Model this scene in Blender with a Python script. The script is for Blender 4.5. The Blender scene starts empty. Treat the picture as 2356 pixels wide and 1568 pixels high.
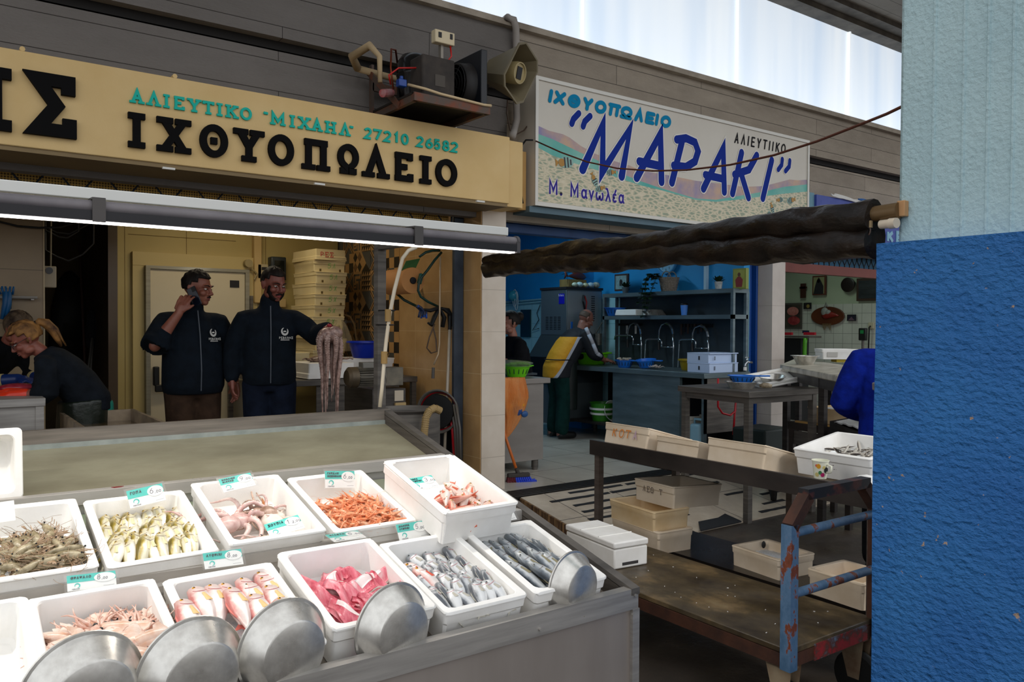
import bpy,bmesh,math,random
from mathutils import Vector,Matrix
from math import sin,cos,pi,radians
SC=bpy.context.scene
COL=SC.collection
# ---------------------------------------------------------------- camera
FPX,CAM=1840.0,Vector((0,0,1.55))
_y,_p,_r=radians(36),radians(-1.0),radians(0.3)
FW=Vector((sin(_y)*cos(_p),cos(_y)*cos(_p),sin(_p)))
_rt=Vector((cos(_y),-sin(_y),0));_up=_rt.cross(FW)
RT=_rt*cos(_r)+_up*sin(_r);UP=-_rt*sin(_r)+_up*cos(_r)
cd=bpy.data.cameras.new('camera');cam=bpy.data.objects.new('camera',cd);COL.objects.link(cam)
cd.sensor_width=36;cd.lens=36*FPX/2356;cd.clip_start=.05
cam.matrix_world=Matrix(((RT.x,UP.x,-FW.x,CAM.x),(RT.y,UP.y,-FW.y,CAM.y),(RT.z,UP.z,-FW.z,CAM.z),(0,0,0,1)))
SC.camera=cam
# ---------------------------------------------------------------- world: overcast daylight entering the open sides of the hall
W=bpy.data.worlds.new('daylight');SC.world=W;W.use_nodes=True
nt=W.node_tree;bg=nt.nodes['Background']
tc=nt.nodes.new('ShaderNodeTexCoord');sx=nt.nodes.new('ShaderNodeSeparateXYZ');nt.links.new(tc.outputs['Generated'],sx.inputs[0])
cr=nt.nodes.new('ShaderNodeValToRGB');mr=nt.nodes.new('ShaderNodeMapRange');mr.inputs[1].default_value=-1;mr.inputs[2].default_value=1
nt.links.new(sx.outputs['Z'],mr.inputs[0]);nt.links.new(mr.outputs[0],cr.inputs[0])
cr.color_ramp.elements[0].position=.46;cr.color_ramp.elements[0].color=(.16,.14,.125,1)
cr.color_ramp.elements[1].position=.54;cr.color_ramp.elements[1].color=(.93,.96,1.0,1)
nt.links.new(cr.outputs[0],bg.inputs[0]);bg.inputs[1].default_value=1.15
vs=SC.view_settings;vs.view_transform='Standard';vs.look='None';vs.gamma=1;vs.use_curve_mapping=False;vs.exposure=0.0
def lamp(name,kind,loc,energy,col=(1,1,1),rot=(0,0,0),size=1,sy=None,spread=None):
 l=bpy.data.lights.new(name,kind);l.energy=energy;l.color=col
 if kind=='AREA':
  l.size=size
  if sy:l.shape='RECTANGLE';l.size_y=sy
  if spread:l.spread=spread
 else:l.shadow_soft_size=size
 o=bpy.data.objects.new(name,l);COL.objects.link(o);o.location=loc;o.rotation_euler=rot
 return o
# ---------------------------------------------------------------- helpers
def at(px,py,X=None,Y=None,Z=None,D=None):
 "the point of the place seen at a pixel of the photograph, on the plane X, Y or Z, or at depth D"
 d=FW+RT*((px-1178)/FPX)-UP*((py-784)/FPX)
 if D is not None:return CAM+d*D
 i,v=(0,X)if X is not None else(1,Y)if Y is not None else(2,Z)
 return CAM+d*((v-CAM[i])/d[i])
def TR(x,y,z):return Matrix.Translation((x,y,z))
def RX(a):return Matrix.Rotation(radians(a),4,'X')
def RY(a):return Matrix.Rotation(radians(a),4,'Y')
def RZ(a):return Matrix.Rotation(radians(a),4,'Z')
def SCL(x,y,z):return Matrix.Diagonal((x,y,z,1))
I4=Matrix.Identity(4)
def basis(d,up=(0,0,1)):
 d=Vector(d).normalized();u=Vector(up)
 if abs(d.dot(u))>.98:u=Vector((1,0,0))if abs(d.x)<.9 else Vector((0,1,0))
 a=u.cross(d).normalized();b=d.cross(a)
 return a,b,d
class MB:
 "collects shapes that become one mesh"
 def __init__(s,M=None):s.v=[];s.f=[];s.mi=[];s.M=M or I4;s.k=0
 def add(s,vs,fs,mi=None):
  n=len(s.v);s.v+=[s.M@Vector(v)for v in vs];s.f+=[tuple(i+n for i in f)for f in fs]
  s.mi+=[s.k if mi is None else mi]*len(fs);return s
 def box(s,c,d,M=None,taper=1.0,mi=None):
  x,y,z=d[0]/2,d[1]/2,d[2]/2
  vs=[Vector((sx*x*(taper if sz<0 else 1),sy*y*(taper if sz<0 else 1),sz*z))for sz in(-1,1)for sy in(-1,1)for sx in(-1,1)]
  if M:vs=[M@v for v in vs]
  c=Vector(c)
  return s.add([v+c for v in vs],[(0,2,3,1),(4,5,7,6),(0,1,5,4),(2,6,7,3),(0,4,6,2),(1,3,7,5)],mi)
 def bx(s,x0,x1,y0,y1,z0,z1,mi=None):return s.box(((x0+x1)/2,(y0+y1)/2,(z0+z1)/2),(abs(x1-x0),abs(y1-y0),abs(z1-z0)),mi=mi)
 def tube(s,pts,r,n=8,cap=True,sq=1.0,closed=False):
  pts=[Vector(p)for p in pts];m=len(pts)
  rr=r if isinstance(r,(list,tuple))else[r]*m
  vs=[];a=None
  for i in range(m):
   if closed:d=pts[(i+1)%m]-pts[i-1]
   else:d=pts[min(i+1,m-1)]-pts[max(i-1,0)]
   if d.length<1e-9:d=Vector((0,0,1))
   d.normalize()
   if a is None:a,b,_=basis(d)
   else:
    a=a-d*a.dot(d)
    if a.length<1e-6:a,b,_=basis(d)
    a.normalize();b=d.cross(a)
   for k in range(n):
    t=2*pi*k/n;vs.append(pts[i]+(a*cos(t)+b*sin(t)*sq)*rr[i])
  fs=[]
  for i in range(m if closed else m-1):
   for k in range(n):
    j=(i+1)%m;fs.append((i*n+k,i*n+(k+1)%n,j*n+(k+1)%n,j*n+k))
  if cap and not closed:fs.append(tuple(range(n))[::-1]);fs.append(tuple((m-1)*n+k for k in range(n)))
  return s.add(vs,fs)
 def bar(s,p,q,w,h,up=(0,0,1)):
  p,q=Vector(p),Vector(q);a,b,d=basis(q-p,up)
  vs=[e+a*(w/2*i)+b*(h/2*j)for e in(p,q)for i,j in((-1,-1),(1,-1),(1,1),(-1,1))]
  return s.add(vs,[(0,3,2,1),(4,5,6,7),(0,1,5,4),(1,2,6,5),(2,3,7,6),(3,0,4,7)])
 def lathe(s,prof,n=24,M=None,sx=1,sy=1):
  M=M or I4;vs=[];fs=[]
  for r,z in prof:
   for k in range(n):t=2*pi*k/n;vs.append(M@Vector((r*cos(t)*sx,r*sin(t)*sy,z)))
  for i in range(len(prof)-1):
   for k in range(n):fs.append((i*n+k,i*n+(k+1)%n,(i+1)*n+(k+1)%n,(i+1)*n+k))
  if prof[0][0]>1e-5:fs.append(tuple(range(n))[::-1])
  if prof[-1][0]>1e-5:fs.append(tuple((len(prof)-1)*n+k for k in range(n)))
  return s.add(vs,fs)
 def ball(s,c,r,n=12,m=8,M=None):
  r=r if isinstance(r,(tuple,list))else(r,r,r)
  vs=[];fs=[];M=M or I4;c=Vector(c)
  for i in range(m+1):
   p=-pi/2+pi*i/m
   for k in range(n):t=2*pi*k/n;vs.append(c+(M@Vector((r[0]*cos(p)*cos(t),r[1]*cos(p)*sin(t),r[2]*sin(p)))))
  for i in range(m):
   for k in range(n):fs.append((i*n+k,i*n+(k+1)%n,(i+1)*n+(k+1)%n,(i+1)*n+k))
  return s.add(vs,fs)
 def prism(s,poly,h,M=None,z0=0.0):
  M=M or I4;n=len(poly)
  vs=[M@Vector((x,y,z0))for x,y in poly]+[M@Vector((x,y,z0+h))for x,y in poly]
  return s.add(vs,[tuple(range(n))[::-1],tuple(range(n,2*n))]+[(i,(i+1)%n,n+(i+1)%n,n+i)for i in range(n)])
 def sheet(s,fn,nu,nv,th=0.0):
  "fn(u,v) -> point; optional thickness downwards along the normal"
  P=[[Vector(fn(i/nu,j/nv))for j in range(nv+1)]for i in range(nu+1)]
  ix=lambda i,j:i*(nv+1)+j
  vs=[p for row in P for p in row];fs=[(ix(i,j),ix(i+1,j),ix(i+1,j+1),ix(i,j+1))for i in range(nu)for j in range(nv)]
  if th:
   N=len(vs);low=[]
   for i in range(nu+1):
    for j in range(nv+1):
     a=P[min(i+1,nu)][j]-P[max(i-1,0)][j];b=P[i][min(j+1,nv)]-P[i][max(j-1,0)]
     n_=a.cross(b);n_=n_.normalized()if n_.length>1e-12 else Vector((0,0,1));low.append(P[i][j]-n_*th)
   vs+=low;fs+=[tuple(N+k for k in f[::-1])for f in fs]
   rim=[ix(i,0)for i in range(nu+1)]+[ix(nu,j)for j in range(1,nv+1)]+[ix(i,nv)for i in range(nu-1,-1,-1)]+[ix(0,j)for j in range(nv-1,0,-1)]
   for q in range(len(rim)):a,b=rim[q],rim[(q+1)%len(rim)];fs.append((a,N+a,N+b,b)[::-1])
  return s.add(vs,fs)
 def ribbon(s,pts,w,h,M=None,closed=False,rnd=0):
  "flat stroke of width w in the XY plane, h thick"
  s.e=getattr(s,'e',0)+1;h=h+.00012*(s.e%9)
  M=M or I4;pts=[Vector((p[0],p[1]))for p in pts];m=len(pts);L=[];R_=[]
  ww=w if isinstance(w,(list,tuple))else[w]*m
  for i in range(m):
   if closed:d0=(pts[i]-pts[i-1]).normalized();d1=(pts[(i+1)%m]-pts[i]).normalized()
   else:
    d1=(pts[min(i+1,m-1)]-pts[min(i,m-2)]).normalized();d0=(pts[max(i,1)]-pts[max(i-1,0)]).normalized()
   n0=Vector((-d0 .y,d0 .x));n1=Vector((-d1 .y,d1 .x));nn=n0+n1
   nn=nn.normalized()if nn.length>.05 else n1
   k=ww[i]/2/max(.35,nn.dot(n1));L.append(pts[i]+nn*k);R_.append(pts[i]-nn*k)
  for i in range(m if closed else m-1):
   j=(i+1)%m;q=[L[i],R_[i],R_[j],L[j]]
   s.add([M@Vector((p.x,p.y,z))for z in(0,h)for p in q],[(0,1,2,3)[::-1],(4,5,6,7)[::1],(0,1,5,4),(1,2,6,5),(2,3,7,6),(3,0,4,7)])
  if rnd and not closed:
   for p,r in((pts[0],ww[0]/2),(pts[-1],ww[-1]/2)):
    s.prism([(p.x+r*cos(2*pi*k/rnd),p.y+r*sin(2*pi*k/rnd))for k in range(rnd)],h-.00006,M)
  return s
 def lo(s):
  return Vector(tuple(min(v[i]for v in s.v)for i in range(3))),Vector(tuple(max(v[i]for v in s.v)for i in range(3)))
def tag(o,label=None,cat=None,group=None,kind=None):
 for k,v in(('label',label),('category',cat),('group',group),('kind',kind)):
  if v:o[k]=v
 return o
def mesh_obj(name,mb,mats,M=None,smooth=False,bevel=0.0,seg=2):
 me=bpy.data.meshes.new(name);vs=mb.v
 if M is not None:Mi=M.inverted();vs=[Mi@v for v in vs]
 me.from_pydata([tuple(v)for v in vs],[],mb.f);me.update()
 mats=mats if isinstance(mats,(list,tuple))else[mats]
 for m in mats:me.materials.append(m)
 if len(mats)>1:me.polygons.foreach_set('material_index',mb.mi)
 if smooth or bevel:
  me.polygons.foreach_set('use_smooth',[True]*len(me.polygons))
  if smooth is not True:me.set_sharp_from_angle(angle=radians(smooth if smooth else 35))
 o=bpy.data.objects.new(name,me);COL.objects.link(o)
 if bevel:
  b=o.modifiers.new('edge','BEVEL');b.width=bevel;b.segments=seg;b.limit_method='ANGLE';b.angle_limit=radians(40);b.harden_normals=False
 return o
def part(name,mb,mat,parent,world=True,**k):
 "a mesh of its own under its thing; shapes given in place coordinates unless world=False"
 M=WM[parent.name]if world else None
 o=mesh_obj(name,mb,mat,M,**k);o.parent=parent;WM[o.name]=WM[parent.name]
 return o
WM={}
def thing(name,label,cat,loc=(0,0,0),rz=0.0,group=None,M=None):
 o=bpy.data.objects.new(name,None);COL.objects.link(o);o.empty_display_size=.1
 M=M if M is not None else TR(*loc)@RZ(rz)
 o.matrix_world=M;WM[o.name]=M.copy();tag(o,label,cat,group)
 return o
def solo(name,mb,mat,label,cat,group=None,kind=None,M=None,**k):
 "a thing that is one mesh; origin at its base"
 if M is None:a,b=mb.lo();M=TR((a.x+b.x)/2,(a.y+b.y)/2,a.z);o=mesh_obj(name,mb,mat,M,**k)
 else:o=mesh_obj(name,mb,mat,None,**k)
 o.matrix_world=M;WM[o.name]=M.copy();tag(o,label,cat,group,kind)
 return o
def struct(name,mb,mat,**k):
 o=mesh_obj(name,mb,mat,None,**k);WM[o.name]=I4 .copy();tag(o,kind='structure');return o
def dup(o,M,label=None,group=None,cat=None):
 "copy of a thing with its parts and sub-parts"
 def rec(s,parent):
  c=s.copy();COL.objects.link(c)
  if parent:c.parent=parent
  WM[c.name]=M.copy()
  for ch in s.children:rec(ch,c)
  return c
 c=rec(o,None);c.matrix_world=M;tag(c,label,cat,group);return c
# ---------------------------------------------------------------- materials
def srgb(h):
 if isinstance(h,str):
  h=h.lstrip('#');h=[int(h[i:i+2],16)/255 for i in(0,2,4)]
  return tuple(x/12.92 if x<=.04045 else((x+.055)/1.055)**2.4 for x in h)
 return tuple(h)
class NT:
 def __init__(s,name):
  s.m=bpy.data.materials.new(name);s.m.use_nodes=True;s.t=s.m.node_tree;s.b=s.t.nodes['Principled BSDF'];s._c=None
 def n(s,typ,**k):
  x=s.t.nodes.new('ShaderNode'+typ)
  for a,v in k.items():
   if a.startswith('i_'):x.inputs[a[2:].replace('_',' ')].default_value=v
   else:setattr(x,a,v)
  return x
 def l(s,a,b):s.t.links.new(a,b)
 def co(s,scale=(1,1,1),kind='Object',rot=(0,0,0)):
  c=s.n('TexCoord');m=s.n('Mapping');m.inputs['Scale'].default_value=scale;m.inputs['Rotation'].default_value=rot
  s.l(c.outputs[kind],m.inputs[0]);return m.outputs[0]
 def noise(s,scale=5,detail=4,co=None,rough=.55):
  x=s.n('TexNoise');x.inputs['Scale'].default_value=scale;x.inputs['Detail'].default_value=detail;x.inputs['Roughness'].default_value=rough
  if co is not None:s.l(co,x.inputs['Vector'])
  return x.outputs['Fac']
 def ramp(s,fac,stops):
  x=s.n('ValToRGB');e=x.color_ramp.elements
  while len(e)<len(stops):e.new(.5)
  for i,(p,c)in enumerate(stops):e[i].position=p;e[i].color=(*srgb(c),1)if not isinstance(c,(int,float))else(c,c,c,1)
  s.l(fac,x.inputs[0]);return x.outputs[0]
 def mix(s,fac,a,b,mode='MIX'):
  x=s.n('Mix',data_type='RGBA',blend_type=mode)
  for i,v in((0,fac),(6,a),(7,b)):
   if hasattr(v,'links'):s.l(v,x.inputs[i])
   else:x.inputs[i].default_value=v if i==0 else(*srgb(v),1)
  return x.outputs[2]
 def bump(s,h,strength=.3,dist=.01):
  x=s.n('Bump');x.inputs['Strength'].default_value=strength;x.inputs['Distance'].default_value=dist
  s.l(h,x.inputs['Height']);s.l(x.outputs[0],s.b.inputs['Normal'])
 def set(s,**k):
  for a,v in k.items():
   i=s.b.inputs[a.replace('_',' ')]
   if hasattr(v,'links'):s.l(v,i)
   elif isinstance(v,str):i.default_value=(*srgb(v),1)
   else:i.default_value=v
  return s.m
_mc={}
def M(name,col,rough=.6,metal=0.0,col2=None,scale=6,amt=(.35,.7),bump=0.0,bs=40,bd=.004,spec=.5,stretch=(1,1,1),**k):
 if name in _mc:return _mc[name]
 g=NT(name);co=g.co(stretch)
 if col2:g.set(Base_Color=g.ramp(g.noise(scale,5,co),[(amt[0],col),(amt[1],col2)]))
 else:g.set(Base_Color=col)
 if bump:g.bump(g.noise(bs,4,co),bump,bd)
 g.set(Roughness=rough,Metallic=metal,Specular_IOR_Level=spec,**k);_mc[name]=g.m
 return g.m
def emit(name,col,st):
 g=NT(name);g.set(Base_Color=col,Emission_Color=col,Emission_Strength=st);return g.m
R=random.Random(7)
U=lambda a,b:R.uniform(a,b)
# ================================================================ shop lamps, and an added fill light for the stand
lamp('shop_ceiling_lamp','AREA',(2.2,7.0,2.95),11,(1,.85,.60),(0,0,0),1.0,.3)
lamp('blue_shop_tube','AREA',(5.5,7.6,3.0),19,(.62,.86,1),(0,0,0),1.4,.25)
lamp('stand_fill_light','AREA',(3.75,.55,2.35),16,(1,.96,.9),(radians(52),0,radians(2)),.5,.3)  # added fill without a fixture, brightens the near ends of the stand boxes
lamp('tiled_shop_tube','AREA',(9.6,6.6,2.9),7,(.80,1,.86),(0,0,0),1.0,.2)
# ================================================================ setting materials
def tile_mat(name,col,col2,grout,w,h,rough=.35,off=0.0,axes='XZ',mortar=.004,bump=.25,noise=3,shift=(0,0,0)):
 g=NT(name);c=g.n('TexCoord');s=g.n('SeparateXYZ');cm=g.n('CombineXYZ');mp=g.n('Mapping');mp.inputs['Location'].default_value=shift
 g.l(c.outputs['Object'],mp.inputs[0]);g.l(mp.outputs[0],s.inputs[0])
 g.l(s.outputs['XYZ'.index(axes[0])],cm.inputs[0]);g.l(s.outputs['XYZ'.index(axes[1])],cm.inputs[1])
 b=g.n('TexBrick',offset=off,squash=1.0);b.inputs['Scale'].default_value=1;b.inputs['Brick Width'].default_value=w;b.inputs['Row Height'].default_value=h
 b.inputs['Mortar Size'].default_value=mortar;b.inputs['Mortar Smooth'].default_value=.1;b.inputs['Bias'].default_value=0
 g.l(cm.outputs[0],b.inputs['Vector']);f=g.ramp(g.noise(noise,6,g.co()),[(.35,col),(.7,col2)])
 g.l(f,b.inputs['Color1']);g.l(f,b.inputs['Color2']);b.inputs['Mortar'].default_value=(*srgb(grout),1)
 g.set(Base_Color=b.outputs['Color'],Roughness=rough)
 iv=g.n('Math',operation='SUBTRACT');iv.inputs[0].default_value=1;g.l(b.outputs['Fac'],iv.inputs[1]);g.bump(iv.outputs[0],bump,.004)
 return g.m
def board_concrete(name,c1,c2,h=.17,axis='Z',crack='#2c2724'):
 g=NT(name);c=g.n('TexCoord');s=g.n('SeparateXYZ');g.l(c.outputs['Object'],s.inputs[0]);cm=g.n('CombineXYZ')
 g.l(s.outputs['X'],cm.inputs[0]);g.l(s.outputs[axis],cm.inputs[1])
 b=g.n('TexBrick',offset=.37,squash=1.0);b.inputs['Scale'].default_value=1;b.inputs['Brick Width'].default_value=3.1;b.inputs['Row Height'].default_value=h
 b.inputs['Mortar Size'].default_value=.003;b.inputs['Mortar Smooth'].default_value=.6
 nz=g.n('TexNoise');nz.inputs['Scale'].default_value=2.5;nz.inputs['Detail'].default_value=6
 mx=g.n('Mix',data_type='VECTOR');mx.inputs[0].default_value=.012;g.l(cm.outputs[0],mx.inputs[4]);g.l(nz.outputs['Color'],mx.inputs[5])
 g.l(mx.outputs[1],b.inputs['Vector']);f=g.ramp(g.noise(1.3,7,g.co((1,1,2.5)),.7),[(.3,c1),(.72,c2)])
 g.l(f,b.inputs['Color1']);g.l(g.mix(.12,f,'#000000'),b.inputs['Color2']);b.inputs['Mortar'].default_value=(*srgb(crack),1)
 iv=g.n('Math',operation='MULTIPLY');iv.inputs[1].default_value=-1.2;g.l(b.outputs['Fac'],iv.inputs[0])
 ad=g.n('Math',operation='ADD');g.l(iv.outputs[0],ad.inputs[0]);g.l(g.noise(30,5,g.co((1,1,3))),ad.inputs[1])
 g.set(Base_Color=b.outputs['Color'],Roughness=.9);g.bump(ad.outputs[0],.45,.012);return g.m
def steel(name,c1='#8f8b86',c2='#b4afa9',rough=.38,sc=3,stretch=(1,1,14),metal=.5,bump=.05):
 if name in _mc:return _mc[name]
 g=NT(name);co=g.co(stretch);f=g.noise(sc,5,co)
 g.set(Base_Color=g.ramp(f,[(.3,c1),(.7,c2)]),Metallic=metal,Roughness=g.ramp(g.noise(2.2,5,g.co()),[(.3,rough*.75),(.75,min(1,rough*1.5))]))
 g.bump(g.noise(60,3,co),bump,.001);_mc[name]=g.m;return g.m
ST=steel('brushed_steel');STD=steel('dull_steel','#55514d','#767069',.5);STW=steel('worn_steel','#6e675f','#948b80',.46)
STB=steel('dark_steel','#2b2827','#413c39',.42)
FOAM=M('foam','#f1eee8',.75,0,'#fbf9f5',9,bump=.12,bs=160,bd=.002,spec=.25)
FOAM_BOUNCE=M('foam_warm_bounce','#d9c4a8',.8,0,'#ead9c2',5,bump=.15,bs=120,bd=.002,spec=.2)  # white foam with the warm bounce light put into its beige colour
FOAMY=M('foam_yellow','#d8b888',.8,0,'#ead3ad',4,bump=.15,bs=120,bd=.002,spec=.2)
CREAM=M('cream_plaster','#d8b77c',.75,0,'#e0c189',3,bump=.12,bs=90,bd=.003)
BLACK=M('black_plastic','#0b0a0b',.5);DARK=M('dark_paint','#17161a',.6)
WHITE=M('white_plastic','#e9e8e4',.4);WHITEP=M('white_paint','#dedcd6',.5)
conc=board_concrete('board_concrete','#958a7c','#b0a494');concu=board_concrete('board_concrete_upper','#8f8377','#a89a8b',.24)
concc=board_concrete('ceiling_concrete','#8a847b','#a19a8f',.19,'Y')
# ================================================================ floor, ramp, walls
g=NT('wet_floor');f=g.noise(1.6,8,g.co(),.65)
g.set(Base_Color=g.ramp(f,[(.3,'#2b2622'),(.55,'#453c33'),(.75,'#665849')]),Roughness=g.ramp(g.noise(2.1,6,g.co()),[(.35,.22),(.65,.75)]));g.bump(g.noise(35,6,g.co()),.25,.01)
wet=g.m
mb=MB();mb.bx(-7,14,-7,5.35,-.3,0);struct('floor',mb,wet)
ftile=tile_mat('shop_floor_tile','#b9b3a6','#cdc7ba','#6a645b',.6,.6,.22,0,'XY',.004,.2,2,(.35,.1,0))
mb=MB();mb.bx(-3,14,5.33,12.5,-.3,.2);struct('floor_shops',mb,ftile)
gr=thing('drain_grate','long black slotted drain grate along the shop threshold above the ramp','drain grate',(5.6,5.22,.0))
mb=MB();mb.bx(3.75,7.6,5.1,5.33,0,.165);part('channel',mb,DARK,gr)
for k in range(5):
 mb=MB();mb.bar((3.75,5.123+.046*k,.19),(7.6,5.123+.046*k,.19),.026,.022)
 for q in range(40):mb.bar((3.8+q*.096,5.11+.046*k,.181),(3.8+q*.096,5.15+.046*k,.181),.012,.012)
 part('bar',mb,M('grate_iron','#2a2622',.45,.5),gr)
def rz_(y):return.012+(y-4.05)/(5.1-4.05)*.18
rampm=tile_mat('ramp_tile','#b7a792','#c9bba6','#4a4037',.62,3.0,.35,0,'XY',.004,.2,9,(.02,0,0))
rp=thing('entrance_ramp','pale tiled entrance ramp with black anti slip strips before the blue shop','ramp',(5.3,4.6,0))
mb=MB();X0,X1=3.8,6.7
mb.add([(X0,4.05,.0),(X1,4.05,.0),(X1,5.1,.0),(X0,5.1,0),(X0,4.05,.012),(X1,4.05,.012),(X1,5.1,.192),(X0,5.1,.192)],
  [(0,3,2,1),(4,5,6,7),(0,1,5,4),(2,3,7,6),(1,2,6,5),(3,0,4,7)])
part('ramp_surface',mb,rampm,rp)
mb=MB();mb.add([(X0-.012,4.05,0),(X0-.012,5.1,0),(X0-.012,5.1,.186),(X0-.012,4.05,.008),(X0,4.05,0),(X0,5.1,0),(X0,5.1,.186),(X0,4.05,.008)],
  [(0,3,2,1),(4,5,6,7),(0,1,5,4),(2,3,7,6),(1,2,6,5),(3,0,4,7)])
part('side_board',mb,M('rotten_wood','#4b3120',.85,0,'#a07c52',3,(.4,.62),.5,30,.01,stretch=(14,14,1)),rp)
anti=M('anti_slip','#111114',.8,bump=.3,bs=200)
rr=random.Random(3)
for y,segs in((5.04,[(4.25,4.85),(4.9,5.45),(5.5,5.85)]),(4.93,[(3.97,4.6),(4.62,5.3),(5.33,5.7)]),(4.80,[(4.1,5.0),(5.05,5.6),(5.75,5.84)]),(4.67,[(4.08,4.9),(5.0,5.5),(6.05,6.4)]),
    (4.53,[(4.02,4.85),(5.6,5.95)]),(4.42,[(5.95,6.35)]),(4.33,[(4.15,4.9)]),(4.25,[(5.75,6.05)]),(4.13,[(5.55,5.98)])):
 for a,b in segs:
  n=max(3,int((b-a)/.06));top=[];bot=[]
  for i in range(n+1):
   x=a+(b-a)*i/n;top.append((x,y+.018+rr.uniform(-.004,.003)));bot.append((x,y-.018+rr.uniform(-.003,.004)))
  mb=MB()
  for i in range(n):
   q=[top[i],bot[i],bot[i+1],top[i+1]]
   mb.add([(x,yy,rz_(yy)+h)for h in(.0005,.003)for x,yy in q],[(3,2,1,0),(4,5,6,7),(0,1,5,4),(1,2,6,5),(2,3,7,6),(3,0,4,7)])
  part('anti_slip_strip',mb,anti,rp)
mb=MB();p=[at(1602,1186,Z=.03),at(1655,1178,Z=.035),at(1706,1201,Z=.016),at(1612,1222,Z=.016)]
mb.add([v+Vector((0,0,h))for h in(0,.012)for v in p],[(3,2,1,0),(4,5,6,7),(0,1,5,4),(1,2,6,5),(2,3,7,6),(3,0,4,7)])
solo('floor_mat',mb,M('rubber_mat','#17181c',.8,bump=.4,bs=150),'small black rubber mat on the foot of the tiled ramp','mat')
concg=board_concrete('grey_painted_concrete','#6f6a66','#7b7672',.21)
mb=MB();mb.bx(-4,3.93,5.5,5.6,2.45,3.47);struct('wall_facade',mb,concg)
mb=MB();mb.bx(3.93,14,5.5,5.6,2.45,3.47);struct('wall_facade_bare',mb,conc)
mb=MB();mb.bx(-4,3.93,5.42,5.8,3.53,4.02);struct('wall_beam',mb,concg)
mb=MB();mb.bx(3.93,14,5.42,5.8,3.53,4.02);struct('wall_beam_bare',mb,conc)
mb=MB();mb.bx(-4,14,5.5,5.8,3.46,3.54);struct('trim_1',mb,M('joint_dark','#1b1918',.9))
mb=MB();mb.bx(-4,14,5.36,5.84,4.02,4.07);struct('trim_2',mb,M('ledge_cement','#b5aa9b',.9,0,'#8d8274',4,bump=.5,bs=25,bd=.01))
g=NT('polycarbonate');co=g.co((1,1,1));wv=g.n('TexWave',wave_type='BANDS',bands_direction='X');wv.inputs['Scale'].default_value=18;wv.inputs['Distortion'].default_value=0
g.l(co,wv.inputs['Vector']);big=g.noise(1.4,3,g.co((1.6,1,.12)))
c=g.mix(.14,g.ramp(big,[(.35,'#c9dcf2'),(.65,'#eef5fb')]),g.ramp(wv.outputs[0],[(0,'#b9cfe6'),(1,'#ffffff')]))
g.set(Base_Color='#dfe8f0',Roughness=.3,Emission_Color=c,Emission_Strength=.80);poly=g.m
mb=MB();mb.bx(-4,14,5.66,5.69,4.05,5.4);w=struct('window_1',mb,poly)
for px in(1342,1697,1953):
 p=at(px,150,Y=5.65);mb=MB();mb.bx(p.x-.012,p.x+.012,5.63,5.665,4.06,5.38);part('mullion',mb,emit('polycarbonate_joint','#eef5fa',.75),w)
mb=MB();mb.bx(-4,14,5.46,5.74,5.24,5.33);mb.bx(-4,14,5.3,5.46,5.3,5.36);struct('window_frame',mb,M('window_frame_paint','#4c4740',.7,0,'#6e675d',6))
mb=MB();mb.bx(-4,14,3.0,5.8,5.36,5.7);struct('ceiling',mb,concc)
mb=MB();mb.bx(-3,3.7,5.75,12.5,3.0,3.2);struct('ceiling_shop',mb,M('shop_ceiling','#8f8878',.9))
mb=MB();mb.bx(3.7,14,5.75,12.5,3.15,3.3);struct('ceiling_blue_shop',mb,M('blue_ceiling','#3b87a8',.8))
mb=MB();mb.bx(-3.1,14,12.3,12.5,0,3.3);struct('wall_back',mb,M('back_plaster','#5a5148',.9))
mb=MB();mb.bx(-3.2,-3,5.4,12.5,0,3.3);struct('wall_left',mb,M('back_plaster2','#6b6156',.9))
# ---- tan tiled party wall of the first shop, column 1
tan=tile_mat('tan_tile','#b58f5e','#c6a06e','#d2b78a',1.3,.345,.3,.0,'YZ',.0025,.15,5,(0,0,-.13))
mb=MB();mb.bx(3.62,3.72,5.75,12.4,.2,3.15);struct('wall_party',mb,tan)
mb=MB();mb.bx(3.72,3.78,5.75,12.4,.2,3.15);struct('wall_blue_left',mb,M('blue_wall_l','#1d86bd',.6))
coltile=tile_mat('column_tile','#cdbfae','#dcd0c1','#b9ac9c',3.0,.345,.3,0,'XZ',.003,.1,4,(1,0,-.13))
mb=MB();mb.bx(3.635,3.87,5.42,5.76,.0,2.6);struct('column_1',mb,coltile)
mb=MB();mb.bx(3.628,3.636,5.43,5.76,.0,2.6);struct('column_1_side',mb,tan)
mb=MB();mb.bx(3.55,3.618,5.68,5.745,.2,2.48);mb.bx(3.53,3.55,5.68,5.7,.2,2.48)
o=solo('shutter_guide',mb,M('guide_blue','#2a3442',.5,.4,'#4a5563',3,bump=.3,bs=30),'slate blue steel shutter guide beside the tan tiled column','shutter guide')
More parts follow.
